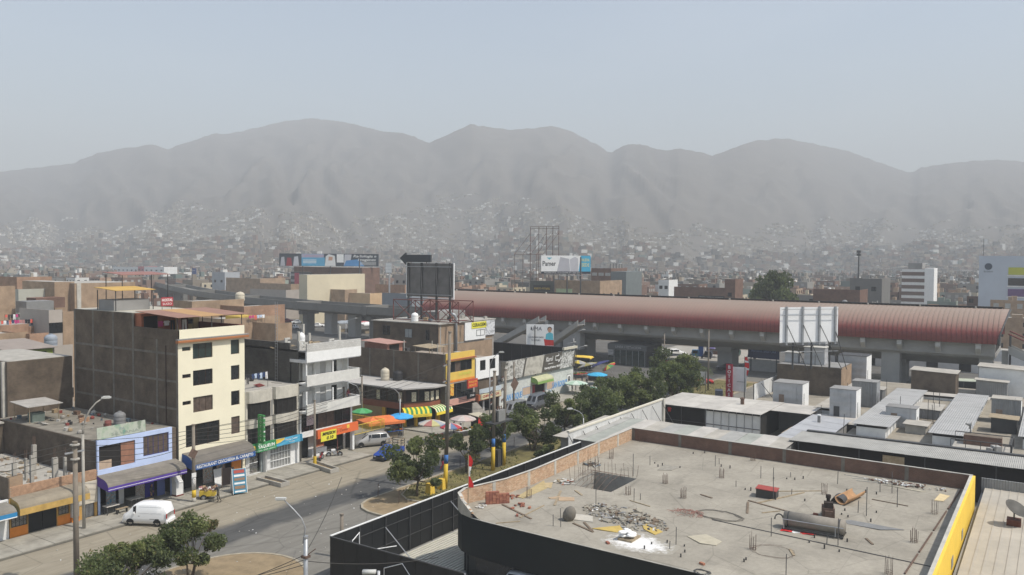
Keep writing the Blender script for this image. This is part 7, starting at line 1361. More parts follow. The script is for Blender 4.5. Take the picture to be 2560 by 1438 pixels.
far_.bd('rear_roof',REDR,t);BX(9.0,0,14.45,9.9,LS,14.75).bd('ridge_vent',mat('dark_ridge',(.03,.028,.027),.8,.1,1),t)
for i in range(14):BX(8.6,4+i*9.1,14.42,9.0,4.25+i*9.1,14.72).bd('ridge_bracket',CONC_L,t)
BX(1.2,.5,6.6,1.8,LS,8.75).bd('edge_beam',STC_D,t);BX(1.8,.5,6.2,17.4,LS,7.0).bd('deck',STC_D,t);BX(17.4,.5,6.6,18,LS,8.75).bd('edge_beam',STC_D,t);BX(4,.6,7.0,15,LS-.6,12.0).bd('platform_core',DARK,t)
soff=MB();soff.xprism([(3,6.2),(LS,6.2),(LS,5.6),(3,5.6)],5.0,14.0);soff.yprism([(5,5.6),(14,5.6),(12,4.3),(7,4.3)],3,LS);soff.bd('box_girder',STC_D,t)
for i in range(21):
 y=2.6+i*6.18;c=MB();c.yprism([(1.19,6.8),(1.19,8.72),(.0,8.72),(.0,7.9)][::-1],y,y+.8);c.bd('corbel',mat('pale_corbel',(.46,.45,.42),.88,.1,.5),t)
for y in(1.6,16.8,50,84.5,118):BX(7.4,y-1.6,-.1,11.6,y+1.6,4.3).bd('pier',STC_D,t);BX(6.4,y-1.7,3.7,12.6,y+1.7,4.6).bd('pier_cap',STC_D,t)
BX(2.2,82.0,2.2,4.6,86.4,6.6).bd('lift_shaft',mat('pale_lift_concrete',(.44,.43,.41),.88,.1,.4),t);BX(1.6,87.0,-.1,3.6,89.4,8.3).bd('slab_column',STC,t);BX(2.0,15.5,-.1,4.4,18.6,6.6).bd('slab_column',STC,t);BX(2.4,.8,-.1,4.2,3.0,6.6).bd('slab_column',STC_D,t);BX(3.0,-1.3,-.1,3.9,-.4,7.6).bd('end_column',STC,t)
def stair(label,X,y0,z0,y1,z1,w=3.0,red=False):
 k=thing('station_stairs',label,'stairs',(X,y0,0));dy=y1-y0;n=18
 for x in(0,w):b=MB();b.xprism([(0,z0-.2),(0,z0+1.1),(dy,z1+1.1),(dy,z1-.2)][::(1 if dy>0 else-1)],x,x+.18);b.bd('parapet',STC,k)
 b=MB();b.xprism([(0,z0-.25),(0,z0+.1),(dy,z1+.1),(dy,z1-.25)],.18,w);b.bd('flight',STC_D,k)
 for i in range(n):f=(i+.5)/n;BX(.2,dy*f-abs(dy)/n*.5,z0+(z1-z0)*f,w,dy*f+abs(dy)/n*.5,z0+(z1-z0)*f+.16).bd('step',CONC,k)
 if red:TU([(-.2,0,z0+3.2),(-.2,dy*.4,z0+(z1-z0)*.4+3.2)],.16,6).bd('handrail',REDSTEEL,k);TU([(w,0,z0+3.4),(w,dy*.5,z0+(z1-z0)*.5+3.4)],.16,6).bd('handrail',REDSTEEL,k)
 return k
stair('concrete stair flight climbing to the station behind the white billboard wall',152,106.5,3.0,94.5,9.2);stair('second concrete stair flight left of the station lift shaft',153,98.0,.3,85.3,8.7);k=stair('station stair descending to the right edge with red handrails',162.5,7.0,7.4,-9.0,.1,4.0,True);posts(k,[(.3,-.2),(3.6,-.2),(.3,-4)],0,10.4,.1,METAL_D);b=MB();b.xprism([(-.5,11.4),(-16,4.2),(-16,4.1),(-.5,11.3)],-.2,4.2);
# viaduct curving off to the left
t=thing('viaduct','grey concrete elevated railway viaduct curving away to the left','viaduct',(170,135.5,0));VP=[(170,135.5),(170.6,160),(174.8,192),(186,235),(206,287),(236,350),(274,425),(318,505),(370,590)]
VPATH=[Vector((*p,0))for p in VP]
for i,(a,b_)in enumerate(zip(VPATH,VPATH[1:])):
 d=b_-a;L=d.length;az=atan2(d.y,d.x);s=MB();s.xprism([(-4.6,7.2),(-4.6,9.3),(-4.2,9.3),(-4.2,8.0),(4.2,8.0),(4.2,9.3),(4.6,9.3),(4.6,7.2),(2.4,6.4),(-2.4,6.4)][::-1],.04,L-.04)
 s.bd('girder_span',VIA,t,loc=a-Vector((170,135.5,0)),rz=az);pc=MB();pc.box(-.8,-4.75,6.9,.8,4.75,9.4);pc.box(-1.0,-3,5.4,1.0,3,6.4);pc.box(-1.1,-1.4,-.1,1.1,1.4,5.4);pc.bd('pier',VIA,t,loc=b_-Vector((170,135.5,0)),rz=az)
m1=(VPATH[0]+VPATH[1])/2-Vector((170,135.5,0))
for f in(.0,.3,.65):p=VPATH[1].lerp(VPATH[2],f)-Vector((170,135.5,0));BX(p.x-1.2,p.y-1.5,-.1,p.x+1.2,p.y+1.5,6.3).bd('pier',STC_D,t)
# ================================================================ buildings beyond, each with its own windows
_WM={}
def wmesh(w,h,m):
 k=(round(w,1),round(h,1),m.name)
 if k not in _WM:f=MB();f.box(0,-.03,0,w,.05,h);_WM[k]=f.mesh('window',m)
 return _WM[k]
def block(label,X,Y0,Y1,depth,z,wall,rows=0,cols=0,sidecols=0,glass=GLASS,cat='building',group=None,roof=CONC,z0=.0,par=.5,name='building',ww=1.3,wh=1.3,base=0.0):
 """box building: front faces -X between Y0 and Y1, the lit flank faces -Y at Y0"""
 t=thing(name,label,cat,(X,Y0,z0),0,group);W=Y1-Y0;z-=z0
 b=MB();b.box(0,0,-.05,depth,W,z);b.bd('wall',wall,t);r=MB();r.box(.15,.15,z+.003,depth-.15,W-.15,z+.03);r.bd('roof',roof,t)
 if par:p=MB();p.box(0,0,z+.002,.12,W,z+par);p.box(.121,0,z+.002,depth,.12,z+par);p.bd('parapet',wall,t)
 for j in range(rows):
  zz=base+(z-base)*(j+.35)/rows
  for i in range(cols):o=put('window',wmesh(ww,wh,glass),t,(-.025,W*(i+.5)/cols+ww/2,zz),-PI/2)
  for i in range(sidecols):o=put('window',wmesh(ww,wh,glass),t,(depth*(i+.5)/sidecols-ww/2,-.025,zz))
 return t
def blockX(label,X,x0,x1,yt,depth,wall,**k):
 a,b=atX(x0,yt,X),atX(x1,yt,X);return block(label,X,b.y,a.y,depth,(a.z+b.z)/2,wall,**k)
def blockY(label,Y,x0,x1,yt,depth,wall,**k):  # lit face towards -Y spans x0..x1
 a,b=atY(x0,yt,Y),atY(x1,yt,Y);return block(label,a.x,Y,Y+depth,b.x-a.x,(a.z+b.z)/2,wall,**k)
# named ones
t=blockX('pale blue grey hospital block with yellow and purple window panels',298,2448,2600,645,22,mat('pale_blue_grey_wall',(.47,.52,.58),.8,.05,.3),par=.6);W=t.children[0].data
hw_=atX(2448,645,298);HY1=0
for j,m in enumerate([mat('lime_panel',(.46,.48,.05),.6,.05,1),GLASS,mat('purple_panel',(.13,.07,.18),.5,.1,1),mat('pale_blue_panel',(.45,.52,.6),.5,.05,1),mat('lime_panel'),GLASS,mat('pale_blue_panel')]):
 z=21.0-j*3.35;Ywin=hw_.y-t.location.y
 for c in range(2):a=Ywin-8.0-c*6.0;o=BX(-.12,a-4.6,z-2.3,-.002,a,z).bd('window_panel',m,t);BX(-.16,a-4.9,z-2.75,-.002,a+.3,z-2.4).bd('floor_band',WHITE2,t)
o=MB().lathe([(.55,0),(1.05,0),(1.05,.1),(.55,.1)],18).bd('round_emblem',mat('dark_emblem',(.04,.06,.09),.6,.1,1),t,loc=(-.02,Ywin-2.6,21.2));o.rotation_euler=(PI/2,0,-PI/2);text('lettering','EsSalud',.7,mat('dark_emblem'),t,(-.05,Ywin-2.6,19.6),face='-X',width=2.4)
k=thing('flagpole','thin flagpole with a small flag on the hospital roof','flagpole',(300,hw_.y-1.0,24.05));TU([(0,0,0),(0,0,6)],.07,6).bd('pole',METAL_D,k);BX(-.02,-1.1,4.4,.02,-.07,5.9).bd('flag',WHITE,k)
t=blockX('brown brick tower block with raw concrete columns on its roof',285,1478,1528,674,14,BRICK_R,rows=5,cols=3,sidecols=0,glass=mat('pale_window',(.35,.35,.33),.4,.2,1),ww=2.2,wh=1.2);
for i in range(5):BX(.5+i*2.5,.3,18.5,1.0+i*2.5,.8,21.0).bd('column',CONC_D,t)
BX(-.2,-6.5,0,14,-.01,18.0).bd('glass_wing',mat('greenish_grey_wing',(.14,.16,.16),.5,.15,.5),t)
t=blockX('grey rendered block with a tall radio mast on its roof',285,2125,2205,700,16,mat('dark_render_wall',(.16,.155,.145),.9,.15,.4),rows=3,cols=2,ww=1.4,wh=1.4)
k=thing('radio_mast','tall grey radio mast on the dark rendered block','mast',(287,atX(2146,690,287).y,atX(2146,700,285).z+.03));TU([(0,0,0),(0,0,9.5)],.25,8,r1=.18).bd('mast',METAL_D,k);
for z in(7.8,8.8):b=MB();b.box(-.5,-.6,z,.5,.6,z+.8);b.bd('antenna',METAL_D,k)
t=blockX('banded white and brown tower beyond the station',345,2255,2312,672,14,mat('brown_band_wall',(.15,.10,.08),.8,.1,.4),par=0)
zt=atX(2255,672,345).z;Wd=[c for c in t.children if c.name.startswith('wall')][0];Ww=max(v.co.y for v in Wd.data.vertices)
for j in range(6):BX(-.15,0,zt-1.2-j*2.5,-.002,Ww,zt-.1-j*2.5).bd('floor_band',WHITE2,t)
BX(-.1,-3.2,0,10,-.01,zt+.3).bd('stair_tower',WHITE,t);BX(1,1,zt+.04,9,Ww-2,zt+2.2).bd('roof_plant',CONC_D,t)
t=blockX('red brick block with a white sign panel beyond the station right',262,2033,2150,728,12,BRICK_R,rows=2,cols=4);sign(t,(-.1,1.4,8.5),2.6,2.0,WHITE,rz=-PI/2,d=.05)
t=blockX('dark brick shop block with a lettered sign beyond the red roof',262,1685,1812,722,10,BRICK_R,rows=2,cols=6,ww=1.0,wh=1.0);s_=sign(t,(-.15,4.5,10.2),9.0,1.3,mat('black_fascia',(.03,.03,.03),.6,.1,1),rz=-PI/2,d=.08,name='shop_sign');text('lettering','EMPRESA ESTRELLA - MADERAS',.8,mat('pale_letter',(.5,.5,.46),.6,.05,1),s_,(0,-.01,0),width=8)
blockX('tan and brick stair tower beside the lettered shop block',262,1812,1838,702,8,BRICK_R,rows=2,cols=1);blockX('white three storey house beyond the red roof',300,1646,1672,703,9,WHITE2,rows=3,cols=2)
blockX('tan brick house below the white Pamer billboard',236,1384,1500,705,16,BRICK_T,rows=2,cols=4,sidecols=3);blockX('low dark pagoda roofed shop left of the Pamer billboard',246,1325,1384,706,8,mat('dark_shop_wall',(.08,.085,.07),.9,.2,1),rows=1,cols=3)
s=thing('gym_sign','dark gym sign with yellow lettering beyond the red roof','sign',atX(1355,716,243.5)-Vector((0,0,1)));BX(0,-3.6,-1,.12,3.6,1.4).bd('panel',BLACK,s);text('lettering','KRISTO FITNESS',.95,YELLOW,s,(-.01,0,.2),face='-X',width=6.4)
s=thing('shop_banner','pale green lettered banner on the tan brick house','sign',atX(1410,722,233.5)-Vector((0,0,1)));BX(0,-3.0,-.9,.12,3.0,1.0).bd('panel',mat('pale_green_banner',(.42,.5,.30),.7,.15,1),s)
# Pamer billboard
P=atX(1415,662,231);bb=thing('billboard','white and blue Pamer billboard beyond the station roof','billboard',(P.x,P.y,0));s_=sign(bb,(0,0,P.z),16.4,5.9,WHITE,rz=-PI/2+.75,d=.2,name='panel')
text('lettering','Pamer',2.2,BLACK,s_,(-5.6,-.02,.3),width=4.4,bold=.03)
def flat(par,pts,m,nm,y=-.012):b=MB();b.face([(x,y,z)for x,z in pts]);b.bd(nm,m,par)
flat(s_,[(-6.4,2.3),(-4.6,2.3),(-5.5,1.6)],mat('teal_chevron',(.1,.4,.5),.6,.05,1),'chevron');flat(s_,[(4.2,-2.2),(8.2,-2.2),(8.2,2.95),(4.9,2.95)],mat('cyan_print',(.05,.38,.58),.6,.05,1),'cyan_field');flat(s_,[(-8.2,-2.95),(8.2,-2.95),(8.2,-2.2),(-8.2,-2.2)],mat('navy_print',(.02,.025,.04),.6,.05,1),'footer');flat(s_,[(-3.0,-2.2),(-1.9,2.5),(1.0,1.9),(1.4,-2.2)],mat('grey_print',(.42,.42,.45),.6,.1,.5),'printed_building');flat(s_,[(1.5,-2.2),(1.2,1.7),(3.0,2.6),(4.0,2.0),(4.1,-2.2)],mat('grey_print2',(.5,.5,.53),.6,.1,.5),'printed_building')
text('lettering','NUEVA',1.3,mat('lemon_letter',(.62,.6,.3),.6,.05,1),s_,(6.5,-.03,1.5),width=2.6,bold=.03);text('lettering','SEDE',1.6,mat('lemon_letter'),s_,(6.5,-.03,-.1),width=2.6,bold=.03);text('lettering','www.pamer.edu.pe   Cl. Los Duraznos 357 - Canto Grande',.55,WHITE,s_,(-1,-.02,-2.58),width=12.5)
posts(bb,[(.8,-5),(.8,0),(.8,5)],0,P.z+2.5,.25,METAL_D,n=8);TU([(-.4,-8,P.z-3.4),(-.4,8,P.z-3.4)],.1,5).bd('catwalk',METAL,bb)
# bare lattice frame
P=atX(1350,700,262);k=thing('steel_lattice_frame','tall rusty bare steel billboard frame left of the Pamer billboard','frame',(P.x,P.y,0));ys=[6.3,3.5,.8,-1.5,-3.7];ys=[atX(x,600,262).y-P.y for x in(1326,1347,1366,1382,1397)]
z0,z1=2,atX(1326,567,262).z
for y in ys:TU([(0,y,0),(0,y,z1)],.14,5).bd('upright',RUST,k);TU([(0,y,z1-2.5),(-6,y+3.2,z1-10.5)],.09,5).bd('raker',RUST,k);TU([(-6,y+3.2,0),(-6,y+3.2,z1-10.5)],.1,5).bd('rear_leg',RUST,k)
for z in(z1,z1-.8,14,17):TU([(0,ys[0],z),(0,ys[-1],z)],.09,5).bd('girt',RUST,k)
TU([(-6,ys[0]+3.2,z1-10.5),(-6,ys[-1]+3.2,z1-10.5)],.09,5).bd('girt',RUST,k)
# laboratory billboard building
t=blockX('dark glass office with red vertical banners under a clinic billboard',232,727,775,680,14,mat('dark_curtain_wall',(.05,.052,.058),.4,.2,.5),rows=0,par=0)
Wd=[c for c in t.children if c.name.startswith('wall')][0];Ww=max(v.co.y for v in Wd.data.vertices);zt=atX(727,680,232).z
for j in range(6):BX(-.1,.1,zt-1.6-j*2.4,-.002,Ww-.1,zt-.7-j*2.4).bd('floor_band',mat('grey_band',(.3,.3,.31),.7,.1,1),t)
BX(-.25,Ww*.55,2,-.12,Ww*.78,zt-.3).bd('red_banner',mat('crimson_banner',(.38,.06,.09),.6,.2,.6),t)
for x0,x1,yt,lab,m,X in[(735,905,668,'dark red brick upper storey under the clinic billboard',BRICK_R,233)]:blockX(lab,X,x0,x1,yt,10,m,par=0,rows=0)
blockY('blank cream wall of the clinic building catching the sun',212,768,912,686,4,mat('cream_blank_wall',(.60,.53,.38),.85,.06,.3),par=0)
P=atX(822,650,229);bb=thing('billboard','long clinic billboard lettered Radiologia e Imagenes','billboard',(P.x,P.y,0));wB=atX(733,650,229).y-atX(910,650,229).y;s_=sign(bb,(0,0,P.z),wB,4.9,mat('dark_slate_print',(.05,.06,.075),.5,.1,.5),rz=-PI/2+.55,d=.2,name='panel');h=wB/2
flat(s_,[(-h*.86,-2.4),(-h*.74,-2.4),(-h*.76,.8),(-h*.84,.8)],mat('print_red',(.3,.04,.05),.6,.1,1),'printed_figure');flat(s_,[(-h*.98,-2.4),(-h*.88,-2.4),(-h*.9,1.2),(-h*.96,1.0)],mat('grey_print'),'printed_figure');flat(s_,[(-h*.72,-2.4),(-h*.6,-2.4),(-h*.62,1.4),(-h*.7,1.2)],mat('grey_print2'),'printed_figure');flat(s_,[(-h*.55,-2.4),(-h*.08,-2.4),(-h*.08,.9),(-h*.55,.9)],mat('sky_print',(.1,.36,.55),.6,.1,.5),'blue_field');flat(s_,[(-h*.55,.9),(-h*.1,.9),(-h*.1,2.4),(-h*.55,2.4)],mat('pale_print',(.35,.4,.5),.6,.1,.5),'pale_field');flat(s_,[(-h*.08,-2.4),(h*.14,-2.4),(h*.12,1.6),(0,2.3),(-h*.06,1.4)],WHITE2,'printed_figure');flat(s_,[(-h*.01,-.2),(h*.07,-.2),(h*.08,1.2),(h*.0,1.3)],mat('print_skin',(.5,.28,.18),.6,.1,2),'printed_face',-.018);flat(s_,[(h*.16,-1.0),(h*.3,-1.0),(h*.3,2.3),(h*.16,2.3)],WHITE,'printed_panel');flat(s_,[(h*.3,-2.4),(h*.42,-2.4),(h*.46,2.2),(h*.32,2.2)],mat('grey_print2'),'printed_figure');flat(s_,[(h*.3,-2.4),(h*.72,-2.4),(h*.6,.3),(h*.35,-.2)],mat('blue_glove_print',(.08,.25,.5),.6,.1,1),'printed_photo',-.016)
text('lettering','Laboratorio',1.5,mat('rose_letter',(.6,.3,.4),.6,.05,1),s_,(-h*.32,-.03,1.6),width=h*.42,shear=.2);text('lettering','Radiologia e',1.4,WHITE,s_,(h*.72,-.03,1.5),width=h*.46,shear=.2,bold=.02);text('lettering','Imagenes',1.4,WHITE,s_,(h*.76,-.03,.1),width=h*.36,shear=.2,bold=.02)
for j in range(3):BX(h*.62,-.03,-.9-j*.5,h*.95,-.02,-.75-j*.5).bd('small_print',WHITE,s_);BX(-h*.52,-.03,-.2-j*.55,-h*.25,-.02,.05-j*.55).bd('small_print',WHITE,s_)
posts(bb,[(.8,-h*.8),(.8,0),(.8,h*.8)],0,P.z+2,.2,METAL_D)
for lab,X,x0,x1,yt,dp,m,kw in[('orange flat topped house in front of the clinic wall',205,805,925,735,9,mat('sandy_orange_wall',(.55,.38,.22),.85,.12,.5),dict(rows=1,cols=3)),('small brown house with a red hut in front of the clinic',203,808,862,727,6,BRICK_T,dict(rows=1,cols=2)),('grey white office with square panes by the viaduct',214,757,800,727,8,mat('pale_office',(.4,.42,.45),.6,.08,.5),dict(rows=2,cols=5,ww=1.2,wh=1.5)),('low grey modern office with ribbon windows by the viaduct',205,955,1030,737,10,mat('slate_office',(.20,.22,.24),.7,.1,.5),dict(rows=1,cols=4,ww=2.4,wh=1.4)),('pink brick house with white frame behind the slate office',222,938,1012,715,9,BRICK,dict(rows=0)),('pale grey tower house behind the pole billboard',268,985,1018,690,9,mat('pale_house',(.38,.34,.3),.9,.1,.5),dict(rows=3,cols=2,sidecols=2)),('white and dark patterned apartment block left of the blue billboard',330,282,345,669,10,WHITE2,dict(rows=4,cols=6,ww=1.7,wh=1.0)),('red panelled apartment end beside the white patterned block',330,345,360,668,10,mat('rose_panel',(.5,.16,.18),.8,.15,.5),dict(rows=4,cols=2)),('white balconied apartment block right of the red panel',330,360,410,669,10,WHITE2,dict(rows=4,cols=4,ww=2,wh=.9)),('pale grey house with four square windows near the viaduct',262,530,562,683,9,mat('pale_blue_house',(.36,.38,.4),.9,.1,.5),dict(rows=2,cols=2,ww=1.6)),('long tan brick block beyond the viaduct curve',236,565,650,698,14,BRICK_T,dict(rows=1,cols=2)),('tan house row left of the clinic building',225,650,727,712,10,BRICK_T,dict(rows=2,cols=5)),('long low white walled shed left of the clinic building',205,625,715,727,8,mat('pale_house'),dict(rows=1,cols=4))]:blockX(lab,X,x0,x1,yt,dp,m,**kw)
bb=thing('billboard','small blue billboard on a mast over the distant houses','billboard',(*atX(485,680,300)[:2],0));z=atX(485,680,300).z;s_=sign(bb,(0,0,z),3.9,4.4,mat('royal_blue_print',(.03,.07,.24),.6,.08,1),rz=-PI/2,d=.2,name='panel');text('lettering','gran venta',.8,WHITE,s_,(-.2,-.02,.9),width=2.6);posts(bb,[(.4,0)],0,z,.2,METAL_D)
bb=thing('billboard','white panelled billboard on a tall single grey pole','billboard',(*atX(971,670,214)[:2],0));z=atX(971,670,214).z;s_=sign(bb,(0,0,z),2.6,3.5,WHITE,rz=-PI/2,d=.3,name='panel',frame=METAL);posts(bb,[(.5,0)],0,z+2,.3,METAL,n=10)
for j in range(3):BX(-1.25,-.02,-1.6+j*1.1,1.25,-.004,-1.52+j*1.1).bd('seam',METAL,s_)
# brick houses on the far left, lit faces towards us
for lab,Y,x0,x1,yt,dp,m,kw in[('big windowless tan brick wall with a grey stripe at far left',180,186,338,707,16,BRICK_T,dict(par=0)),('tan brick block left of the grey striped wall',182,136,186,705,14,BRICK_T,dict(par=0)),('pale grey flat wall house at far left',186,46,132,728,12,mat('pale_green_grey',(.42,.42,.36),.9,.1,.4),dict(rows=1,sidecols=3,ww=.8)),('orange brick house at the left edge behind the washing',165,-30,38,722,12,BRICK_T,dict(rows=1,sidecols=2)),('orange brick two storey house with open bays at far left',215,42,130,697,12,BRICK,dict(rows=2,sidecols=4)),('small cream house with square windows against the cream building',128,122,156,783,9,mat('pale_house'),dict(rows=3,sidecols=2,ww=1.0,wh=1.6)),('tan brick flank right of the small cream house',129,157,184,787,9,BRICK_T,dict(rows=0)),('orange brick wall with washing lines on its roof at the left edge',132,-40,72,813,10,BRICK,dict(par=0)),('orange brick wall with pale columns beside the washing lines',132.5,73,118,815,9,BRICK,dict(par=0)),('orange brick room below the washing at far left',120,74,122,842,8,BRICK,dict(rows=0)),('pale low wall of a house at the left edge',121,-40,70,842,8,BRICK_T,dict(rows=0)),('low white brick stub house right of the green house',112,136,182,872,9,mat('pale_house'),dict(rows=1,sidecols=2)),('brick house with a laundry roof behind the pharmacy block',118,560,700,800,9,BRICK_T,dict(rows=1,sidecols=3)),('brown brick house behind the white block with a tank on top',135,480,610,757,10,BRICK_T,dict(rows=0)),('orange house front behind the white block roof',128,610,712,770,8,BRICK,dict(rows=0)),('low tan brick wall behind the white block',112,690,730,815,10,BRICK_T,dict(rows=0))]:blockY(lab,Y,x0,x1,yt,dp,m,**kw)
k=thing('green_house','lime green house under a low brown sheet roof at far left','building',(*atY(20,892,106)[:2],0));a=atY(20,880,106);w=atY(132,880,106).x-a.x;zt=a.z;BX(0,0,0,w,8,zt).bd('wall',mat('lime_green_wall',(.22,.28,.05),.85,.1,1),k);b=MB();b.xprism([(-.4,zt+.1),(8,zt+.7),(8,zt+.78),(-.4,zt+.18)],-.4,w+.4);b.bd('roof',mat('brown_grey_sheet',(.27,.23,.20),.9,.12,.6),k);BX(w*.55,-.06,zt-1.1,w*.85,-.003,zt-.3).bd('window',GLASS,k)
b=MB();P=atY(193,735,179.8);b.box(0,0,0,.9,.14,16.8);o=tag(b.bd('pipe_shaft',CONC_L,None,loc=(P.x,179.85,0)),'grey vertical shaft on the big tan brick wall','shaft')
for i,(x,y,Y)in enumerate([(20,805,131),(60,803,131),(95,805,131.5),(30,790,140),(640,792,116)]):
 a,b_=atY(x-18,y-4,Y+1.5),atY(x+22,y-4,Y+1.5);clothesline('washing line on the %s at far left'%['left edge brick roof','brick roof beside the pale post','pale columned brick roof','rear brick roof','roof behind the pharmacy block'][i]if i<4 else 'washing line on the brick house roof behind the pharmacy block',a,b_,6,70+i)
tank('blue grey plastic water tank on the low white stub house at far left',(*atY(127,858,113)[:2],atY(150,872,112).z+.03),.8,1.9,mat('blue_grey_tank',(.26,.29,.33),.6,.1,1));tank('cream water tank on the brown brick house behind the white block',(*atY(600,755,136)[:2],atY(545,757,135).z+.04),.9,1.8,mat('cream_tank'))
for k_,(x,y,Y,w)in enumerate([(90,748,178,6),(66,757,160,5),(600,795,119,4)]):P=atY(x,y,Y);m=MB();m.box(0,0,0,w,4,2.2);o=m.bd('roof_hut',[BRICK_R,TIN_D,mat('yellow_hut',(.5,.34,.06),.8,.1,1)][k_],None,loc=(P.x,P.y,P.z-2));tag(o,['brown rooftop hut at far left near the pale wall','grey tin rooftop hut at far left','yellow rooftop hut behind the pharmacy block'][k_],'hut')
# ---- the nearer flat city: individual houses
rg=RND(23);WALLS=[('tan brick',BRICK_T),('orange brick',BRICK),('brown brick',BRICK_R),('grey rendered',mat('grey_house',(.24,.23,.21),.9,.12,.5)),('cream',mat('cream_house',(.46,.40,.29),.9,.1,.5)),('white',mat('white_house',(.62,.61,.58),.85,.06,.5)),('pale green',mat('pale_green_house',(.26,.31,.26),.9,.1,.5))]
named=[(o.location.x,o.location.y)for o in COL.objects if o.parent is None and o.type=='EMPTY' and o.location.length>150]
def clear(x,y,w,d):
 if x<212 and-60<y<145:return False
 if x<140:return False
 for p,q in zip(VPATH,VPATH[1:]):
  u=q-p;f=max(0,min(1,(Vector((x+d/2,y+w/2,0))-p).dot(u)/u.length_squared))
  if(Vector((x+d/2,y+w/2,0))-(p+u*f)).length<11+max(w,d)/2:return False
 if 178<x<200 and 150<y<240:return False
 return all(abs(x-a)>13 or abs(y-b)>13 for a,b in named)
placed=[];tries=0;hl=[]
while len(placed)<285 and tries<20000:
 tries+=1;px=rg.uniform(-60,2620);D=195+270*rg.random()**1.2;x,y=polar(px,D);w,d=rg.uniform(7,12),rg.uniform(7,13)
 if not clear(x,y,w,d)or(350<px<1120 and D<300)or any(abs(x-a)<11 and abs(y-b)<10 for a,b in placed):continue
 placed.append((x,y));rows=rg.choice((1,2,2,3,3,4));z=rows*2.6+rg.uniform(.2,1);nm,m=rg.choice(WALLS[:5]*2+WALLS);side='left' if px<700 else 'middle' if px<1500 else 'right'
 t=block('%s %s storey house in the %s of the hazy city'%(nm,['one','two','three','four'][rows-1],side),x,y,y+w,d,z,m,rows=rows,cols=rg.choice((2,3)),sidecols=rg.choice((0,2,3)),group='houses of the hazy city',roof=rg.choice((CONC,CONC_D,CONC_L)),name='house',glass=rg.choice((GLASS,GLASS,mat('pale_window'))),wh=rg.choice((1.1,1.4)))
 hl.append((px,nm,rows,t))
 for q in range(rg.choice((0,1,1,2,3))):a,c=rg.uniform(1,d-3),rg.uniform(1,w-3);hh=rg.uniform(1.0,2.6);BX(a,c,z+.035,a+rg.uniform(1,2.8),c+rg.uniform(1,2.8),z+hh).bd('roof_room',rg.choice((BRICK_T,BRICK,CONC,m)),t)
 if rg.random()<.3:MB().lathe([(.6,0),(.65,.1),(.65,1.2),(.3,1.5)],10,(d*.3,w*.7,z+.035)).bd('water_tank',rg.choice((WHITE,mat('black_tank',(.03,.03,.032)),mat('grey_tank',(.2,.2,.2)))),t)
 if rg.random()<.4:
  for q in range(3):BX(d*.1+q*d*.35,.2,z+.03,d*.1+q*d*.35+.25,.45,z+rg.uniform(.8,1.6)).bd('column',CONC_L,t)

cnth={}
for px,nm,rows,t in sorted(hl,key=lambda q:q[0]):
 k=(nm,rows);i=cnth.get(k,0);cnth[k]=i+1
 t['label']='%s %s storey far house, %s of its kind from left'%(nm,['one','two','three','four'][rows-1],ordinal(i))
# ================================================================ trees, poles, vehicles, people in the street
TP=[tree_parts(101,6,1.7,2.7,2.0,20,6500,.17,.13,(3,4,3,0)),tree_parts(102,6,1.5,2.5,1.8,17,5500,.17,.12,(4,4,2,0),2),tree_parts(103,5.5,1.9,2.4,1.7,16,5200,.17,.12,(3,5,1,1)),tree_parts(104,5,1.3,2.8,1.9,18,6000,.17,.1,(5,3,1,0),3)]
tree('round leafy street tree at the near end of the far median',TP[0],(59.6,50.6,.13),0,1.03)
for i,(x,y,k,s,lab)in enumerate([(69.5,52.2,2,.8,'thin crowned street tree behind the second painted pole'),(75.5,52.6,1,.85,'street tree between the twin painted poles and the road'),(81.8,51.6,3,.95,'dark branching street tree right of the twin painted poles'),(89.6,51.6,0,.85,'street tree right of the branching one on the median'),(95.5,50.2,3,1.0,'dense dark tree above the end of the black hoarding'),(101.0,51.8,1,1.05,'tree behind the curved lamp near the white fence'),(106.5,49.0,0,1.05,'bright green tree left of the white roofed stall'),(112.5,52.0,3,1.1,'wide dark tree in the middle of the far median'),(118.5,49.6,1,1.15,'tall dark tree near the white sign boards'),(125.5,51.5,0,1.2,'dark tree at the far end of the median row'),(132.0,53.4,2,1.0,'last street tree before the avenue')]):tree(lab,TP[k],(x,y,.13),i*1.1,s*1.18)
# shrubs
SH=tree_parts(120,1.4,.2,1.1,.6,10,1800,.13,.03,(4,3,1,0),3)
for i,(x,y,s)in enumerate([(79.5,48.5,1.2),(82.3,47.6,1.0),(85.0,48.8,.8),(99.5,47.4,1.3),(104.0,47.8,.9)]):tree('low round shrub on the median, %s along from the painted poles'%ORDN[i],SH,(x,y,.13),i,s,'shrubs on the median','shrub','shrub')
FT=[tree_parts(131,6,1.9,3.0,1.9,30,15000,.14,.11,(2,4,4,1),2,cr=.95),tree_parts(132,6,2.2,2.55,1.7,24,12000,.14,.09,(4,4,2,1),4,cr=.85)]
tree('big yellow green tree in the lower left foreground',FT[0],(29.2,48.9,.13),.4,.86,'foreground trees');tree('darker many stemmed tree right of the foreground one',FT[1],(34.3,49.6,.13),1.3,.86,'foreground trees')
BT=tree_parts(140,14,3.5,5.0,4.2,22,6500,.42,.35,(5,3,0,0),2,cr=2.0);P=atX(1937,745,235);tree('tall dark tree beyond the station roof',BT,(P.x,P.y,0),0,(1.15,1.15,1.7),None)
for i,(x,y,X,s)in enumerate([(330,700,330,.8),(25,735,200,.5),(645,690,330,.7),(1200,735,250,.55),(1290,725,260,.5),(2310,770,260,.5),(1010,770,230,.4)]):P=atX(x,y,X);tree('distant dark tree among the hazy houses, %s from the left'%ORDN[sorted([330,25,645,1200,1290,2310,1010]).index(x)],BT,(P.x,P.y,0),i,s,'distant trees')
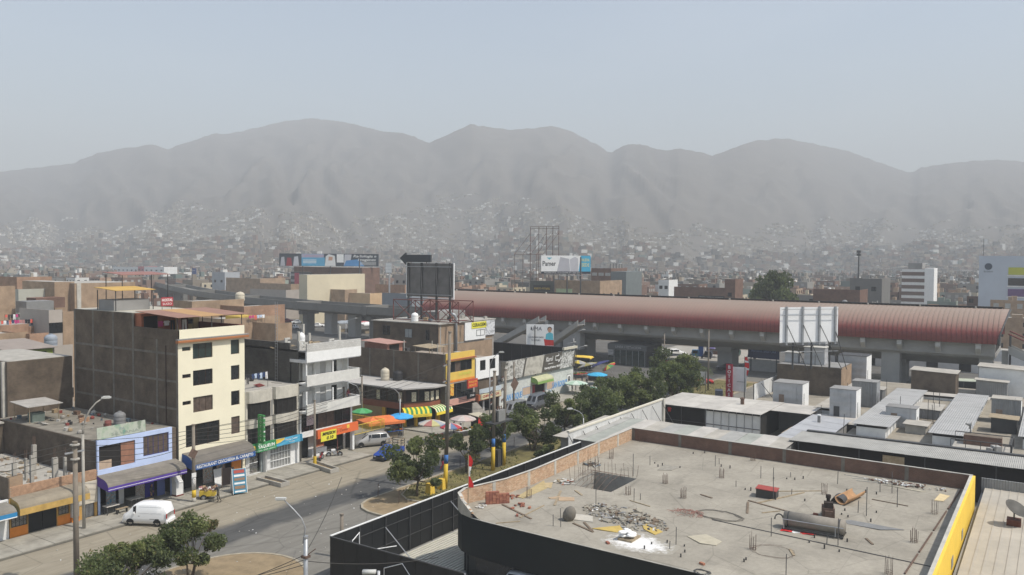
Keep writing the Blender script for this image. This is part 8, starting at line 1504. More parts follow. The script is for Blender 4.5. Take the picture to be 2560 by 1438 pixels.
def palm(label,P,h,seed,s=1):
 t=thing('palm_tree',label,'palm',P,seed,'palms by the avenue');rg=RND(seed);TU([(0,0,0),(.05,0,h*.5),(.1,0,h)],.16,8,r1=.12).bd('trunk',BARK,t,True)
 for i in range(16):
  a=2*PI*i/16+rg.uniform(-.2,.2);d=Vector((cos(a),sin(a),0));b=MB();L=rg.uniform(1.7,2.4)*s;up=rg.uniform(.3,1.1)
  pt=lambda f:Vector((.1,0,h))+d*(L*f)+Vector((0,0,up*f*1.6-1.9*f*f*s));n_=Vector((-d.y,d.x,0))
  for q in range(9):
   f=.12+q/9*.88;c=pt(f);w=.42*sin(PI*min(1,f*.9+.1))+.05
   for sg in(-1,1):b.face([c,c+n_*sg*w+d*.25-Vector((0,0,.18)),c+n_*sg*w*.8+d*.36-Vector((0,0,.2)),pt(min(1,f+.06))])
  b.bd('frond',LEAF[0]if i%3 else LEAF[1],t)
palm('palm with drooping fronds by the avenue, left of the pair',(*at(1722,975)[:2],.0),3.4,1);palm('palm with drooping fronds by the avenue, right of the pair',(*at(1760,965)[:2],0),3.2,2);palm('low palm behind the red car',(*at(1690,940)[:2],0),3.0,3,.8)
# ---- poles and lamps
YB=mat('pole_yellow_band',(.62,.42,.04),.7,.15,2);BB=mat('pole_blue_band',(.05,.16,.42),.7,.15,2)
utility_pole('thick concrete pole in the left foreground with stacked collars',at(192,1470),ztop(at(192,1470),1108),.2,.15,arms=());P=at(192,1470);k=thing('pole_bracket','metal collar brackets at the top of the thick foreground pole','bracket',(P.x,P.y,ztop(P,1150)));MB().lathe([(.18,0),(.3,.02),(.3,.1),(.19,.12)],12).bd('collar',CONC,k);MB().lathe([(.2,1.0),(.32,1.02),(.32,1.1),(.18,1.12)],12).bd('collar',CONC,k);BX(-.7,-.05,.5,.6,.05,.6).bd('arm',METAL,k)
P=at(210,1325);street_lamp('slim concrete lamp post beside the ochre house',P,ztop(P,992),2.4,R(-35),CONC,.11)
P2=at(485,1258);H2=ztop(P2,1064);utility_pole('concrete utility pole with a yellow base in front of the cream building',P2,H2,.2,.14,[(.55,CONC),(1.25,YB)],arms=());k=thing('street_sign','tilted brown square sign plate on the pole by the cream building','sign',(P2.x,P2.y,4.6));m=MB();m.obox((-.2,-.16,0),(.75,.03,.75),0);o=m.bd('plate',RUST,k);o.rotation_euler=(0,.6,0)
k=thing('pole_posters','white paper notices pasted round the pole by the cream building','posters',(P2.x,P2.y,1.3));TU([(0,0,0),(0,0,1.5)],.205,10).bd('paper',collage('torn_paper',[(.3,.28,.26),(.6,.58,.55),(.66,.64,.6),(.25,.24,.22)],6),k,True);BX(-.35,-.24,1.2,.1,-.21,1.6).bd('notice',WHITE2,k)
for i,(bx,by,ty,lab,bands)in enumerate([(1113,1225,832,'tall square concrete pole with blue and yellow base on the median',[(2.5,YB),(3.4,BB)]),(1232,1180,930,'left painted pole of the transformer pair',[(2.6,YB),(3.5,BB)]),(1259,1167,925,'right painted pole of the transformer pair',[(2.6,YB),(3.5,BB)])]):
 P=at(bx,by);P.z=.13;h=ztop(P,ty)-.13;utility_pole(lab,P,h,.22,.15,bands,arms=[(h-3.2,2.0,.3),(h-4.8,1.8,.3)]if i==0 else[(h-.9,1.7,.4),(h-2.2,1.9,.4),(h-3.4,1.7,.4),(h-6.2,1.6,.4)],lean=(0.35,-.25)if i==0 else(.1,-.1))
pa,pb=at(1232,1180),at(1259,1167);k=thing('transformer_platform','steel platform with transformer between the twin painted poles','transformer',((pa.x+pb.x)/2,(pa.y+pb.y)/2,5.2));BX(-1.8,-.7,0,1.8,.5,.15).bd('platform',METAL_D,k);BX(-.7,-.5,.16,.6,.3,1.35).bd('tank',mat('transformer_grey',(.22,.22,.21),.6,.1,2),k);BX(-.9,-.45,.3,-.72,.25,1.2).bd('fins',METAL_D,k);TU([(-1.6,-.5,.1),(0,-.6,-1.3)],.04,5).bd('brace',METAL_D,k);TU([(1.6,-.5,.1),(0,-.6,-1.3)],.04,5).bd('brace',METAL_D,k)
for x in(-.4,0,.35):MB().lathe([(.05,1.35),(.08,1.45),(.05,1.55),(.08,1.65),(.03,1.75)],8,(x,-.1,0)).bd('bushing',mat('brown_porcelain',(.12,.05,.03)),k)
PL=[('grey utility pole carrying the yellow IMPRESION sign',787,1165,1003,None),('pale poster covered pole at the orange shop corner',860,1125,970,[(2.6,mat('poster_white',(.5,.48,.45),.8,.3,6))]),('grey pole with a lamp arm beside the corner restaurant',905,1065,942,None),('square concrete column in front of the striped awning',1105,1040,930,None),('pole with a rusty diamond sign by the white wall',1284,1040,908,None),('tall thin pole beside the palms at the avenue',1770,978,826,None),('wooden utility pole in front of the station girder',1660,928,835,None)]
for lab,bx,by,ty,bands in PL:
 P=at(bx,by);h=ztop(P,ty);utility_pole(lab,P,h,.16,.11,bands,arms=[(h-1.2,1.6,.8)]if 'wooden' in lab else())
P=at(787,1165);k=TU([(0,0,.05),(0,0,1.1)],.19,10).bd('pole_base_paint',YB,None,loc=P);tag(k,'yellow painted base of the pole with the IMPRESION sign','paint band')
P=at(1284,1040);k=thing('street_sign','rusty diamond warning sign on the pole by the white wall','sign',(P.x,P.y-.16,ztop(P,960)));m=MB();m.box(-.75,0,-.75,.75,.04,.75);o=m.bd('plate',RUST,k);o.rotation_euler=(0,R(45),0)
P=at(905,1065);k=thing('street_lamp','lamp arm on the pole beside the corner restaurant','street lamp',(P.x,P.y,ztop(P,990)));TU([(0,0,0),(-.6,.4,1.4),(-1.7,.9,2.0)],.05,6).bd('arm',METAL,k);m=MB();m.obox((-2.0,1.05,2.05),(.7,.25,.14),2.6);m.bd('lamp_head',CONC_D,k)
for lab,bx,by,ty,reach,az in[('curved street lamp in front of the striped awning',1000,1088,962,2.6,R(160)),('slim street lamp in front of the chifa',1224,1042,878,2.2,R(-60)),('curved lamp left of the station pillar',1434,905,823,3.0,R(-55)),('double armed lamp below the station stairs',1412,905,855,3.0,R(-55)),('curved lamp right of the double armed one',1437,925,864,3.0,R(-55)),('street lamp by the white fence end',1458,1110,1020,2.4,R(140)),('curved lamp right of the avenue crossing',1925,930,845,3.4,R(125)),('street lamp under the viaduct at left',865,850,795,4,R(-50)),('street lamp behind the cream building roof',120,800,775,3,R(-40))][:-1]:
 P=at(bx,by);street_lamp(lab,P,ztop(P,ty),reach,az)
P=at(765,1600);hp=ztop(P,1345);utility_pole('round galvanised post in the foreground below the curved lamp',P,hp,.15,.13,m=METAL);k=thing('street_lamp','curved foreground lamp arm over the road','street lamp',(P.x,P.y,hp-.3));d=-_R0;TU([(-.1,.1,0),d*.02+Vector((0,0,.9)),d*.25+Vector((0,0,1.5)),d*.7+Vector((0,0,2.0)),d*1.25+Vector((0,0,2.55))],.05,8,r1=.035).bd('arm',METAL,k,True);e=d*1.48+Vector((0,0,2.66));m=MB();m.obox(e,(.62,.24,.13),atan2(d.y,d.x),0);o=m.bd('lamp_head',mat('lamp_housing',(.5,.5,.47)),k);m=MB();m.obox(e-Vector((0,0,.085)),(.45,.18,.05),atan2(d.y,d.x));m.bd('lens',mat('lamp_lens',(.55,.52,.42)),o)
k2=thing('cable_clamp','rusty cable clamp with insulators on the foreground galvanised post','clamp',(P.x,P.y,hp-1.2));BX(-.2,-.2,0,.2,.2,.15).bd('clamp',RUST,k2);TU([(0,0,.1),_R0*.6+Vector((0,0,.55))],.03,5).bd('arm',RUST,k2)
P3=at(898,1380,0);o_=utility_pole('short concrete post standing behind the black hoarding',Vector((44.4,45.2,0)),ztop((44.4,45.2),1288),.17,.13);
P=at(866,1500);k=thing('street_lamp','grey lamp head at the bottom edge before the black hoarding','street lamp',(35.6,33.2,0));hh=ztop((35.6,33.2),1428);TU([(0,0,0),(0,0,hh)],.1,8).bd('shaft',METAL,k,True);m=MB();m.obox(Vector((0,0,hh-.05))-_R0*.55,(.8,.3,.2),atan2(-_R0.y,-_R0.x));m.bd('lamp_head',mat('lamp_housing',(.5,.5,.47)),k,True)
# ---- cables
def Z(P,z):return Vector((P[0],P[1],z))
A,B_,C_,D_=Z(P2,H2-.4),Z(at(210,1325),ztop(at(210,1325),1100)),Z(at(787,1165),ztop(at(787,1165),1010)),Z(at(860,1125),ztop(at(860,1125),980));E_=Z(at(905,1065),ztop(at(905,1065),955));G_=Z((22,66.5),7.5)
for i in range(5):cable('%s overhead wire from the cream building pole towards the ochre house'%ORDN[i],A-Vector((0,0,.32*i)),B_-Vector((.0,0,.45*i)),.25+.1*i)
for i in range(4):cable('%s overhead wire from the ochre house lamp post to the left edge'%ORDN[i],B_-Vector((0,0,.45*i)),G_-Vector((0,0,.6*i)),.2)
for i in range(5):cable('%s overhead wire from the cream building pole to the IMPRESION pole'%ORDN[i],A-Vector((0,0,.32*i)),C_-Vector((0,0,.35*i)),.3+.12*i)
for i in range(4):cable('%s overhead wire between the IMPRESION pole and the poster covered pole'%ORDN[i],C_-Vector((0,0,.35*i)),D_-Vector((0,0,.35*i)),.2)
for i in range(4):cable('%s overhead wire from the poster covered pole to the restaurant lamp pole'%ORDN[i],D_-Vector((0,0,.4*i)),E_-Vector((0,0,.4*i)),.3)
for i in range(3):cable('%s overhead wire from the orange shop across the side street'%ORDN[i],D_-Vector((0,0,.3+.5*i)),Z(at(1105,1040),7.2-.5*i),.7)
cable('overhead wire from the cream building pole to the roof of the yellow building',A,(89,70,8.5),.9);
T1=Z(at(1232,1180),8.6);T0=Z(at(1113,1225),10.5)
for i in range(3):cable('%s wire between the tall square pole and the transformer pair'%ORDN[i],T0-Vector((0,0,.9*i)),T1-Vector((0,0,.8*i)),.4)
TP4=Z(at(1660,928),ztop(at(1660,928),842));U=Z(at(1440,925),6)
for i in range(3):cable('%s wire slanting from the wooden pole to the umbrellas'%ORDN[i],TP4-Vector((0,0,1.2*i)),Z(at(1485+8*i,925),3.2-.4*i),.4,.03)
for i in range(3):a=Vector((33.48,37.1,hp-1.0-.3*i));cable('%s foreground wire running from the galvanised post to the lower left'%ORDN[i],a,Vector((26-3*i,44+i,2.6+.5*i)),.4)
cable('foreground wire from the galvanised post over the hoarding',Vector((33.48,37.1,hp-.9)),Vector((44.4,45.2,6.2)),.3);cable('foreground wire from the galvanised post down behind the hoarding',Vector((33.48,37.1,hp-1.4)),Vector((41,33,3.6)),.3)
# ---- vehicles
VW=mat('white_car_paint',(.78,.78,.77),.3,.02,2,spec=.5);SIL=mat('silver_car_paint',(.42,.41,.39),.3,.04,2,metal=.3);BLU=mat('blue_car_paint',(.02,.06,.30),.3,.05,2);BLK=mat('black_car_paint',(.014,.014,.016),.25,.05,2);GRY=mat('grey_van_paint',(.15,.155,.16),.4,.08,2);REDC=mat('red_car_paint',(.42,.02,.02),.3,.05,2)
def van_extra(t):
 for x0,x1 in((-.45,.45),(.52,1.55)):
  for s in(-1,1):b=MB();b.box(x0,s*.752-.004,1.12,x1,s*.752+.004,1.13);b.box(x0,s*.70-.004,1.66,x1,s*.70+.004,1.67);b.bd('panel_crease',mat('seam_grey',(.35,.35,.35),.6,.05,1),t)
 for s in(-1,1):BX(.5,s*.765-.006,.62,1.35,s*.765+.006,.66).bd('slide_rail',METAL_D,t);BX(-.5,s*.765-.01,.85,-.38,s*.765+.01,.9).bd('door_handle',CHROME,t)
vehicle('delivery_van','white panel van parked in front of the lilac restaurant','van',VAN,[(3,4)],[(2,3)],VW,(*at(372,1309)[:2],0),atan2(-.831,.556)-.1,(-1.25,1.15),.3,extra=van_extra,bumper=VW)
vehicle('minivan','silver minivan parked at the mouth of the side street','car',MINIVAN,[(3,4),(4,5),(5,6)],[(2,3),(6,7)],SIL,(*at(927,1114)[:2],0),R(-32),(-1.4,1.35),.32,bumper=SIL)
def stake(t):
 for s in(-.8,.8):
  for z in(1.15,1.45,1.75):BX(.55,s-.02,z,2.3,s+.02,z+.1).bd('stake_rail',WOOD,t)
  for x in(.6,1.4,2.2):BX(x,s-.03,.85,x+.07,s+.03,1.85).bd('stake_post',METAL_D,t)
 for z in(1.15,1.45,1.75):BX(2.28,-.78,z,2.32,.78,z+.1).bd('stake_rail',WOOD,t)
PICK=[(-2.2,.28,.58,.63,.74,.72,.6),(-2.05,.24,.74,.79,.80,.79,.7),(-1.05,.22,.88,.94,.82,.81,.74),(-.45,.22,.92,1.40,.82,.81,.58),(-.15,.22,.92,1.46,.82,.81,.59),(.35,.22,.92,1.42,.82,.81,.58),(.5,.24,.88,.92,.81,.80,.78),(2.2,.26,.86,.90,.80,.79,.77),(2.3,.3,.8,.86,.79,.78,.76)]
vehicle('pickup_truck','blue pickup with a wooden stake bed behind the median tree','truck',PICK,[(3,4),(4,5)],[(2,3)],BLU,(*at(972,1143)[:2],0),R(12),(-1.35,1.4),.31,extra=stake)
vehicle('minibus','dark grey minibus parked in front of the white wall','van',BIGVAN,[(3,4),(4,5),(5,6),(6,7)],[(2,3)],GRY,(98.8,65.6,0),R(4),(-1.6,1.6),.34);vehicle('minibus','second dark minibus behind the first at the white wall','van',BIGVAN,[(3,4),(4,5),(5,6),(6,7)],[(2,3)],mat('slate_van_paint',(.09,.10,.115),.35,.08,2),(106.5,66.4,0),R(4),(-1.6,1.6),.34)
vehicle('car','dark navy car half hidden by the twin painted poles','car',SEDAN,[(3,4),(4,5),(5,6)],[(2,3),(5,6)],mat('navy_car_paint',(.015,.02,.06),.3,.05,2),(90.5,62.6,0),R(6),(-1.35,1.35))
vehicle('car','black saloon parked beside the umbrellas under the station','car',SEDAN,[(3,4),(4,5),(5,6)],[(2,3),(5,6)],BLK,(*at(1500,953)[:2],0),R(120),(-1.35,1.35));vehicle('car','black car crossing the avenue in the station shadow','car',SEDAN,[(3,4),(4,5),(5,6)],[(2,3),(5,6)],BLK,(*at(1818,926)[:2],0),R(-58),(-1.35,1.35));vehicle('car','red car on the avenue behind the white sign boards','car',SEDAN,[(3,4),(4,5),(5,6)],[(2,3),(5,6)],REDC,(*at(1752,960)[:2],0),R(122),(-1.35,1.35));vehicle('car','white car in the sun beyond the station','car',MINIVAN,[(3,4),(4,5),(5,6)],[(2,3)],VW,(*at(1690,889)[:2],0),R(140),(-1.4,1.35))
for i,(x,y,m,lab,rz)in enumerate([(718,806,mat('maroon_car_paint',(.2,.03,.05),.3,.05,2),'maroon car under the viaduct at left',130),(745,810,VW,'white saloon under the viaduct, upper one',135),(738,823,VW,'white car under the viaduct, lower left one',60),(765,825,SIL,'silver car under the viaduct beside the white ones',60),(795,818,VW,'white car by the viaduct pillar',140)]):vehicle('car',lab,'car',SEDAN,[(3,4),(4,5),(5,6)],[(2,3),(5,6)],m,(*at(x,y)[:2],0),R(rz),(-1.35,1.35))
def bus(label,P,rz,paint,roofm,L=9.0):
 st=[(-L/2,.45,1.1,2.6,1.15,1.15,1.05),(-L/2+.35,.4,1.15,2.9,1.2,1.2,1.08),(-L/2+2.2,.4,1.2,2.95,1.2,1.2,1.08),(-L/2+4.2,.4,1.2,2.95,1.2,1.2,1.08),(-L/2+6.2,.4,1.2,2.95,1.2,1.2,1.08),(L/2-.4,.4,1.2,2.95,1.2,1.2,1.08),(L/2,.45,1.2,2.7,1.15,1.15,1.05)]
 return vehicle('bus',label,'bus',st,[(1,2),(2,3),(3,4),(4,5)],[],paint,P,rz,(-L/2+1.7,L/2-2),.46,roofm=(roofm,(0,1,2,3,4,5)),extra=lambda t:BX(-L/2-.03,-1.0,1.25,-L/2+.05,1.0,2.5).bd('windscreen',GLASS,t))
bus('yellow roofed bus behind the market umbrellas',(147.5,83.5,0),R(100),mat('bus_black',(.03,.03,.03),.4,.1,1),YELLOW);bus('dark bus with pale roof under the right end of the station',(157.5,13.5,0),R(-75),mat('bus_black'),mat('pale_green_roof',(.45,.48,.38),.6,.1,1),8)
def mototaxi(label,P,rz,m=mat('mototaxi_blue',(.05,.16,.30),.5,.1,2)):
 t=thing('mototaxi',label,'mototaxi',P,rz,'mototaxis');b=MB();b.yprism([(-.2,.35),(-.45,1.0),(-.25,1.75),(1.2,1.8),(1.4,1.2),(1.35,.35)],-.6,.6);b.bd('cabin',m,t);BX(-.1,-.62,1.0,1.0,-.603,1.6).bd('side_opening',GLASS,t);BX(-.1,.603,1.0,1.0,.62,1.6).bd('side_opening',GLASS,t);b=MB();b.face([(-.47,-.5,1.05),(-.47,.5,1.05),(-.29,.5,1.68),(-.29,-.5,1.68)]);b.bd('windscreen',GLASS,t)
 wheel(t,-.95,.02,.25,.1);wheel(t,.9,.5,.25,.12);wheel(t,.9,-.5,.25,.12);TU([(-.95,0,.25),(-.6,0,.95),(-.55,-.3,1.0)],.035,5).bd('fork',METAL_D,t);TU([(-.55,-.35,1.0),(-.55,.35,1.0)],.025,5).bd('handlebar',METAL_D,t);BX(-.75,-.1,.45,-.2,.1,.75).bd('engine',METAL_D,t);MB().lathe([(.02,0),(.1,.02),(.1,.1)],8,(-.72,0,.85)).bd('headlight',CHROME,t);return t
mototaxi('blue mototaxi standing in the sun beyond the station',(*at(1733,893)[:2],0),R(-70));mototaxi('dark mototaxi beside the purple umbrella',(*at(1765,897)[:2],0),R(-80),mat('mototaxi_dark',(.06,.07,.1),.5,.1,2));mototaxi('dark blue mototaxi left of the BOTICA sign',(*at(1797,1003)[:2],0),R(20),mat('mototaxi_dark'));mototaxi('mototaxi with a pale roof beyond the station right of the stall',(*at(1836,890)[:2],0),R(-60),mat('mototaxi_green',(.1,.16,.14),.5,.1,2));mototaxi('small mototaxi by the blue advertising board',(*at(1877,897)[:2],0),R(-60),mat('mototaxi_dark'))
def motorbike(label,P,rz,m):
 t=thing('motorcycle',label,'motorcycle',P,rz,'parked motorcycles');wheel(t,-.65,.0,.3,.1);wheel(t,.65,.0,.3,.12);b=MB()
 b.tube([(-.65,0,.3),(-.45,0,.95)],.035,6);b.tube([(-.45,0,.85),(-.1,0,.45),(.35,0,.4),(.65,0,.3)],.035,6);b.tube([(-.4,0,.85),(.2,0,.72),(.65,0,.62)],.03,6);b.bd('frame',METAL_D,t);TU([(-.42,-.33,1.02),(-.46,0,.95),(-.42,.33,1.02)],.022,5).bd('handlebar',METAL_D,t)
 b=MB();b.xprism([(-.13,.66),(.13,.66),(.15,.82),(.08,.92),(-.08,.92),(-.15,.82)],-.38,.1);b.bd('tank',m,t);BX(.1,-.13,.76,.75,.13,.84).bd('seat',RUBBER,t);BX(-.15,-.14,.32,.25,.14,.62).bd('engine',METAL,t);b=MB();b.tube([(-.65+.34*cos(R(a)),0,.3+.36*sin(R(a)))for a in range(20,160,20)],.06,6);b.bd('mudguard',m,t);MB().lathe([(.02,0),(.1,.02),(.09,.12)],10,(-.58,0,.85)).bd('headlight',CHROME,t);b=MB();b.tube([(.0,.14,.3),(.5,.16,.34),(.85,.16,.42)],.045,7);b.bd('exhaust',CHROME,t);return t
motorbike('red motorcycle parked beside the poster covered pole',(*at(804,1152)[:2],.02),R(35),mat('red_bike_paint',(.42,.03,.04),.35,.05,2));b=motorbike('white and black motorcycle with a top box behind the red one',(*at(836,1143)[:2],.02),R(-35),mat('white_bike_paint',(.6,.6,.6),.35,.05,2));BX(.6,-.2,.86,1.0,.2,1.2).bd('top_box',RUBBER,b)
# ---- street things
def planter(label,pts,h=.28,w=.16):
 P=[at(x,y)for x,y in pts];a,b=P;d=(b-a);L=d.length;t=thing('planter',label,'planter',a+Vector((0,0,.0)),atan2(d.y,d.x),'empty planters on the pavement');W=1.1
 for bx in((0,0,L,w),(0,W-w,L,W)):BX(bx[0],bx[1],0,bx[2],bx[3],h+.13).bd('kerb_stone',CONC,t)
 for x in(0,L-w):BX(x,w,0,x+w,W-w,h+.128).bd('kerb_stone',CONC,t)
 BX(w,w,0,L-w,W-w,h*.6).bd('soil',DIRT,t)
planter('empty concrete planter in front of the pharmacy',[(641,1203),(702,1219)]);planter('empty concrete planter at the foot of the IMPRESION pole',[(765,1163),(826,1184)])
def aframe(label,P,rz,m,h=2.3,w=1.25):
 t=thing('sandwich_board',label,'sandwich board',P,rz);
 for sg in(-1,1):
  b=MB();b.obox((0,0,0),(w,.04,h));o=b.bd('board',m if sg<0 else WHITE,t,loc=(0,sg*.33,h/2));o.rotation_euler=(-sg*.28*-1 if sg<0 else-.28*-1*-1,0,0);o.rotation_euler=(.28*sg,0,0)
  for x in(-w/2-.03,w/2+.03):TU([(x,sg*.68,0),(x,sg*.02,h+.02)],.03,5).bd('leg',WHITE,t)
aframe('tall blue menu sandwich board in front of the cream building',(*at(597,1232)[:2],.09),R(-25),mat('menu_blue',(.05,.2,.3),.6,.12,2))
fb=[c for c in COL.objects[-1].parent.children if c.name.startswith('board')][0]
for z0,z1,m in((.75,1.05,mat('menu_red',(.4,.08,.06),.6,.1,2)),(.42,.62,WHITE2),(.05,.3,mat('menu_food',(.25,.16,.1),.6,.3,6)),(-.3,-.12,WHITE2),(-.75,-.45,mat('menu_food')),(-1.05,-.9,WHITE2)):BX(-.5,-.034,z0,.5,-.022,z1).bd('menu_panel',m,fb)
t=thing('chalkboard','black chalkboard stand beside the blue sandwich board','chalkboard',(*at(570,1222)[:2],.09),R(-20));BX(-.55,0,.3,.55,.05,2.0).bd('board',mat('brown_black_board',(.03,.022,.02),.8,.1,1),t);posts(t,[(-.58,.02),(.58,.02)],0,2.0,.035,WOOD_D)
# cart vendor
P=at(520,1250);t=thing('vendor_cart','small yellow handcart piled with goods by the cream building','cart',(P.x,P.y,.0),R(-50));BX(-.7,-.4,.45,.7,.4,.95).bd('tray',mat('cart_yellow',(.55,.4,.05),.7,.15,2),t);b=MB();rg=RND(3)
for i in range(40):s=rg.uniform(.1,.3);b.obox((rg.uniform(-.7,.7),rg.uniform(-.4,.4),1.0+rg.random()*.22),(s,s,s*.5),rg.uniform(0,3),rg.uniform(-.4,.4),rg.randrange(4))
b.bd('goods',[WHITE2,mat('junk_tan',(.34,.25,.15)),mat('pink_laundry',(.42,.2,.19)),mat('junk_brown',(.16,.1,.07))],t);wheel(t,-.3,-.42,.3,.07);wheel(t,-.3,.42,.3,.07);posts(t,[(.6,-.3),(.6,.3)],0,.45,.025,METAL_D);TU([(.7,-.3,.85),(1.05,-.3,1.0),(1.05,.3,1.0),(.7,.3,.85)],.025,5).bd('handle',METAL_D,t)
P=at(546,1256);person('man in a dark jacket pushing the yellow handcart','push',(P.x,P.y,0),R(-128),(.04,.045,.05),(.09,.08,.06),s=1.06)
person('pedestrian in red trousers walking across the median','walk',(68.9,54.9,.02),R(35),(.02,.02,.02),(.6,.04,.07),s=1.02)
for i,(x,y,sh,pa,ps,rz,lab)in enumerate([(1152,1077,(.7,.7,.7),(.05,.05,.07),'walk',20,'person in white walking by the fruit stalls'),(1135,1085,(.35,.06,.05),(.05,.05,.06),'stand',90,'vendor in red beside the fruit stalls'),(1462,985,(.6,.6,.6),(.04,.04,.05),'walk',40,'person in a white shirt by the green umbrella'),(1455,960,(.05,.05,.06),(.06,.06,.08),'walk',-30,'dark clothed walker behind the green umbrella'),(1467,963,(.45,.42,.4),(.08,.08,.1),'stand',90,'standing person between the market umbrellas'),(1500,962,(.55,.55,.58),(.03,.03,.04),'walk',120,'pedestrian beside the blue umbrella'),(1512,988,(.5,.3,.08),(.3,.2,.1),'stand',60,'person in ochre near the black saloon'),(1655,1012,(.6,.6,.58),(.06,.06,.07),'walk',60,'person in white under the last median tree'),(1667,1014,(.5,.5,.5),(.05,.05,.05),'walk',60,'second walker under the last median tree'),(1610,1065,(.03,.03,.03),(.02,.02,.03),'walk',30,'dark walker behind the white fence'),(1630,1032,(.14,.14,.15),(.05,.05,.06),'stand',0,'grey person at the fence end by the trees'),(1807,895,(.05,.05,.06),(.04,.04,.05),'stand',0,'dark person standing in the sun beyond the station'),(1711,898,(.1,.06,.05),(.05,.04,.04),'walk',90,'person near the blue mototaxi'),(1485,1062,(.7,.7,.7),(.05,.05,.06),'walk',40,'walker in white shirt right of the curved lamp'),(1497,1070,(.05,.05,.05),(.03,.03,.03),'walk',20,'walker in black right of the curved lamp'),(1540,900,(.5,.1,.1),(.05,.05,.06),'stand',0,'person in red at the dark kiosk'),(1000,1085,(.55,.03,.12),(.05,.05,.06),'stand',0,'vendor in crimson under the blue umbrella'),(1430,980,(.6,.42,.04),(.05,.05,.05),'stand',0,'vendor in yellow by the white wall end')]):
 P=at(x,y);person(lab,ps,(P.x,P.y,.1 if P.y>65.9 and P.x>82.6 and P.x<136 else 0),R(rz),sh,pa)
# ---- stalls and umbrellas on the corner
def tent(label,P,w,d,h,m):
 t=thing('market_tent',label,'tent',P,R(-20));posts(t,[(-w/2,-d/2),(w/2,-d/2),(-w/2,d/2),(w/2,d/2)],0,h,.03,METAL);b=MB();e=.25
 c=[(-w/2-e,-d/2-e,h),(w/2+e,-d/2-e,h-.1),(w/2+e,d/2+e,h),(-w/2-e,d/2+e,h)];r0,r1=(-w/4,0,h+.55),(w/4,0,h+.5)
 b.face([c[0],c[1],r1,r0]);b.face([c[1],c[2],r1]);b.face([c[2],c[3],r0,r1]);b.face([c[3],c[0],r0])
 for p,q in zip(c,c[1:]+c[:1]):b.face([p,(p[0],p[1],p[2]-.3),(q[0],q[1],q[2]-.3),q])
 b.bd('canopy',m,t);BX(-w*.4,-d*.35,0,w*.4,-d*.1,.85).bd('counter',WOOD,t)
tent('orange tarpaulin stall in front of the corner restaurant',(*at(952,1092)[:2],0),4.6,3.2,2.2,mat('orange_tarp',(.62,.17,.05),.75,.15,1))
umbrella('sky blue umbrella beside the orange tarpaulin stall',(*at(1001,1086)[:2],0),1.7,2.8,umb((.05,.33,.66)));umbrella('striped faded umbrella in front of the striped awning',(*at(1080,1107)[:2],0),1.75,2.9,umb((.5,.45,.38),(.35,.14,.12),(.45,.42,.2),(.3,.32,.34)));umbrella('red and pale umbrella right of the striped faded one',(*at(1127,1112)[:2],0),1.4,2.7,umb((.4,.05,.06),(.5,.4,.36),(.12,.18,.3)));umbrella('pale pink umbrella behind the red one',(*at(1158,1088)[:2],0),1.7,2.6,umb((.5,.38,.34),(.42,.36,.33),(.5,.44,.4)));umbrella('green umbrella behind the yellow railing',(*at(905,1068)[:2],0),1.4,2.6,umb((.06,.30,.10),(.1,.35,.15)))
for lab,x,y,r,h,c,ti in[('grey and yellow umbrella in front of the yellow bus, left',1441,938,2.0,3.0,umb((.3,.3,.3),(.5,.38,.06),(.28,.28,.27)),.15),('grey and yellow umbrella in front of the yellow bus, right',1476,942,2.0,2.8,umb((.28,.28,.27),(.3,.26,.1)),-.3),('navy umbrella beside the black saloon',1510,935,1.9,2.6,umb((.04,.045,.14),(.05,.06,.18)),-.4),('red yellow and green umbrella beyond the black saloon',1536,938,1.5,2.5,umb((.5,.04,.04),(.5,.5,.1),(.1,.3,.1)),-.6),('flat blue umbrella left of the black saloon',1493,962,1.9,2.3,umb((.05,.36,.58)),0),('pale green umbrella at the end of the white wall',1440,985,2.0,2.3,umb((.35,.48,.38),(.5,.58,.5)),0),('green stall cloth umbrella under the trees',1478,992,1.6,1.7,umb((.1,.25,.2)),.1),('purple umbrella over the mototaxi rank beyond the station',1787,893,1.9,2.6,umb((.12,.1,.25),(.2,.18,.3)),0)]:umbrella(lab,(*at(x,y)[:2],0),r,h,c,tilt=ti)
def stall(label,P,rz,w,m,seed,h=.85):
 t=thing('market_stall_table',label,'stall',P,rz,'street stalls');BX(-w/2,-.5,h-.06,w/2,.5,h).bd('counter',m,t);posts(t,[(-w/2+.05,-.45),(w/2-.05,-.45),(-w/2+.05,.45),(w/2-.05,.45)],0,h-.06,.03,WOOD_D);b=MB();rg=RND(seed)
 for i in range(46):s=rg.uniform(.1,.26);b.obox((rg.uniform(-w/2+.1,w/2-.1),rg.uniform(-.4,.4),h+.06+rg.random()*.12),(s,s,s*.6),rg.uniform(0,3),0,rg.randrange(4))
 b.bd('produce',[mat('orange_fruit',(.5,.2,.03),.6,.1,3),mat('green_fruit',(.1,.25,.04),.6,.1,3),mat('red_fruit',(.4,.04,.03),.6,.1,3),mat('junk_tan',(.34,.25,.15))],t)
for i,(x,y,rz,w,m,lab)in enumerate([(985,1092,-20,2.2,BLUE,'blue topped stall table under the blue umbrella'),(1095,1108,-20,2.6,WOOD,'produce stall under the striped faded umbrella'),(1125,1115,-10,2.4,WOOD,'produce stall under the red umbrella'),(1165,1090,-15,3.2,WHITE2,'long pale produce stall under the pink umbrella'),(1475,993,-10,3.0,GREEN,'green clothed stall by the trees'),(1450,945,-20,3.0,RED,'red stall table in front of the yellow bus'),(1505,985,-20,2.4,GREEN,'green stall table near the black saloon')]):P=at(x,y);stall(lab,(P.x,P.y,0),R(rz),w,m,80+i)
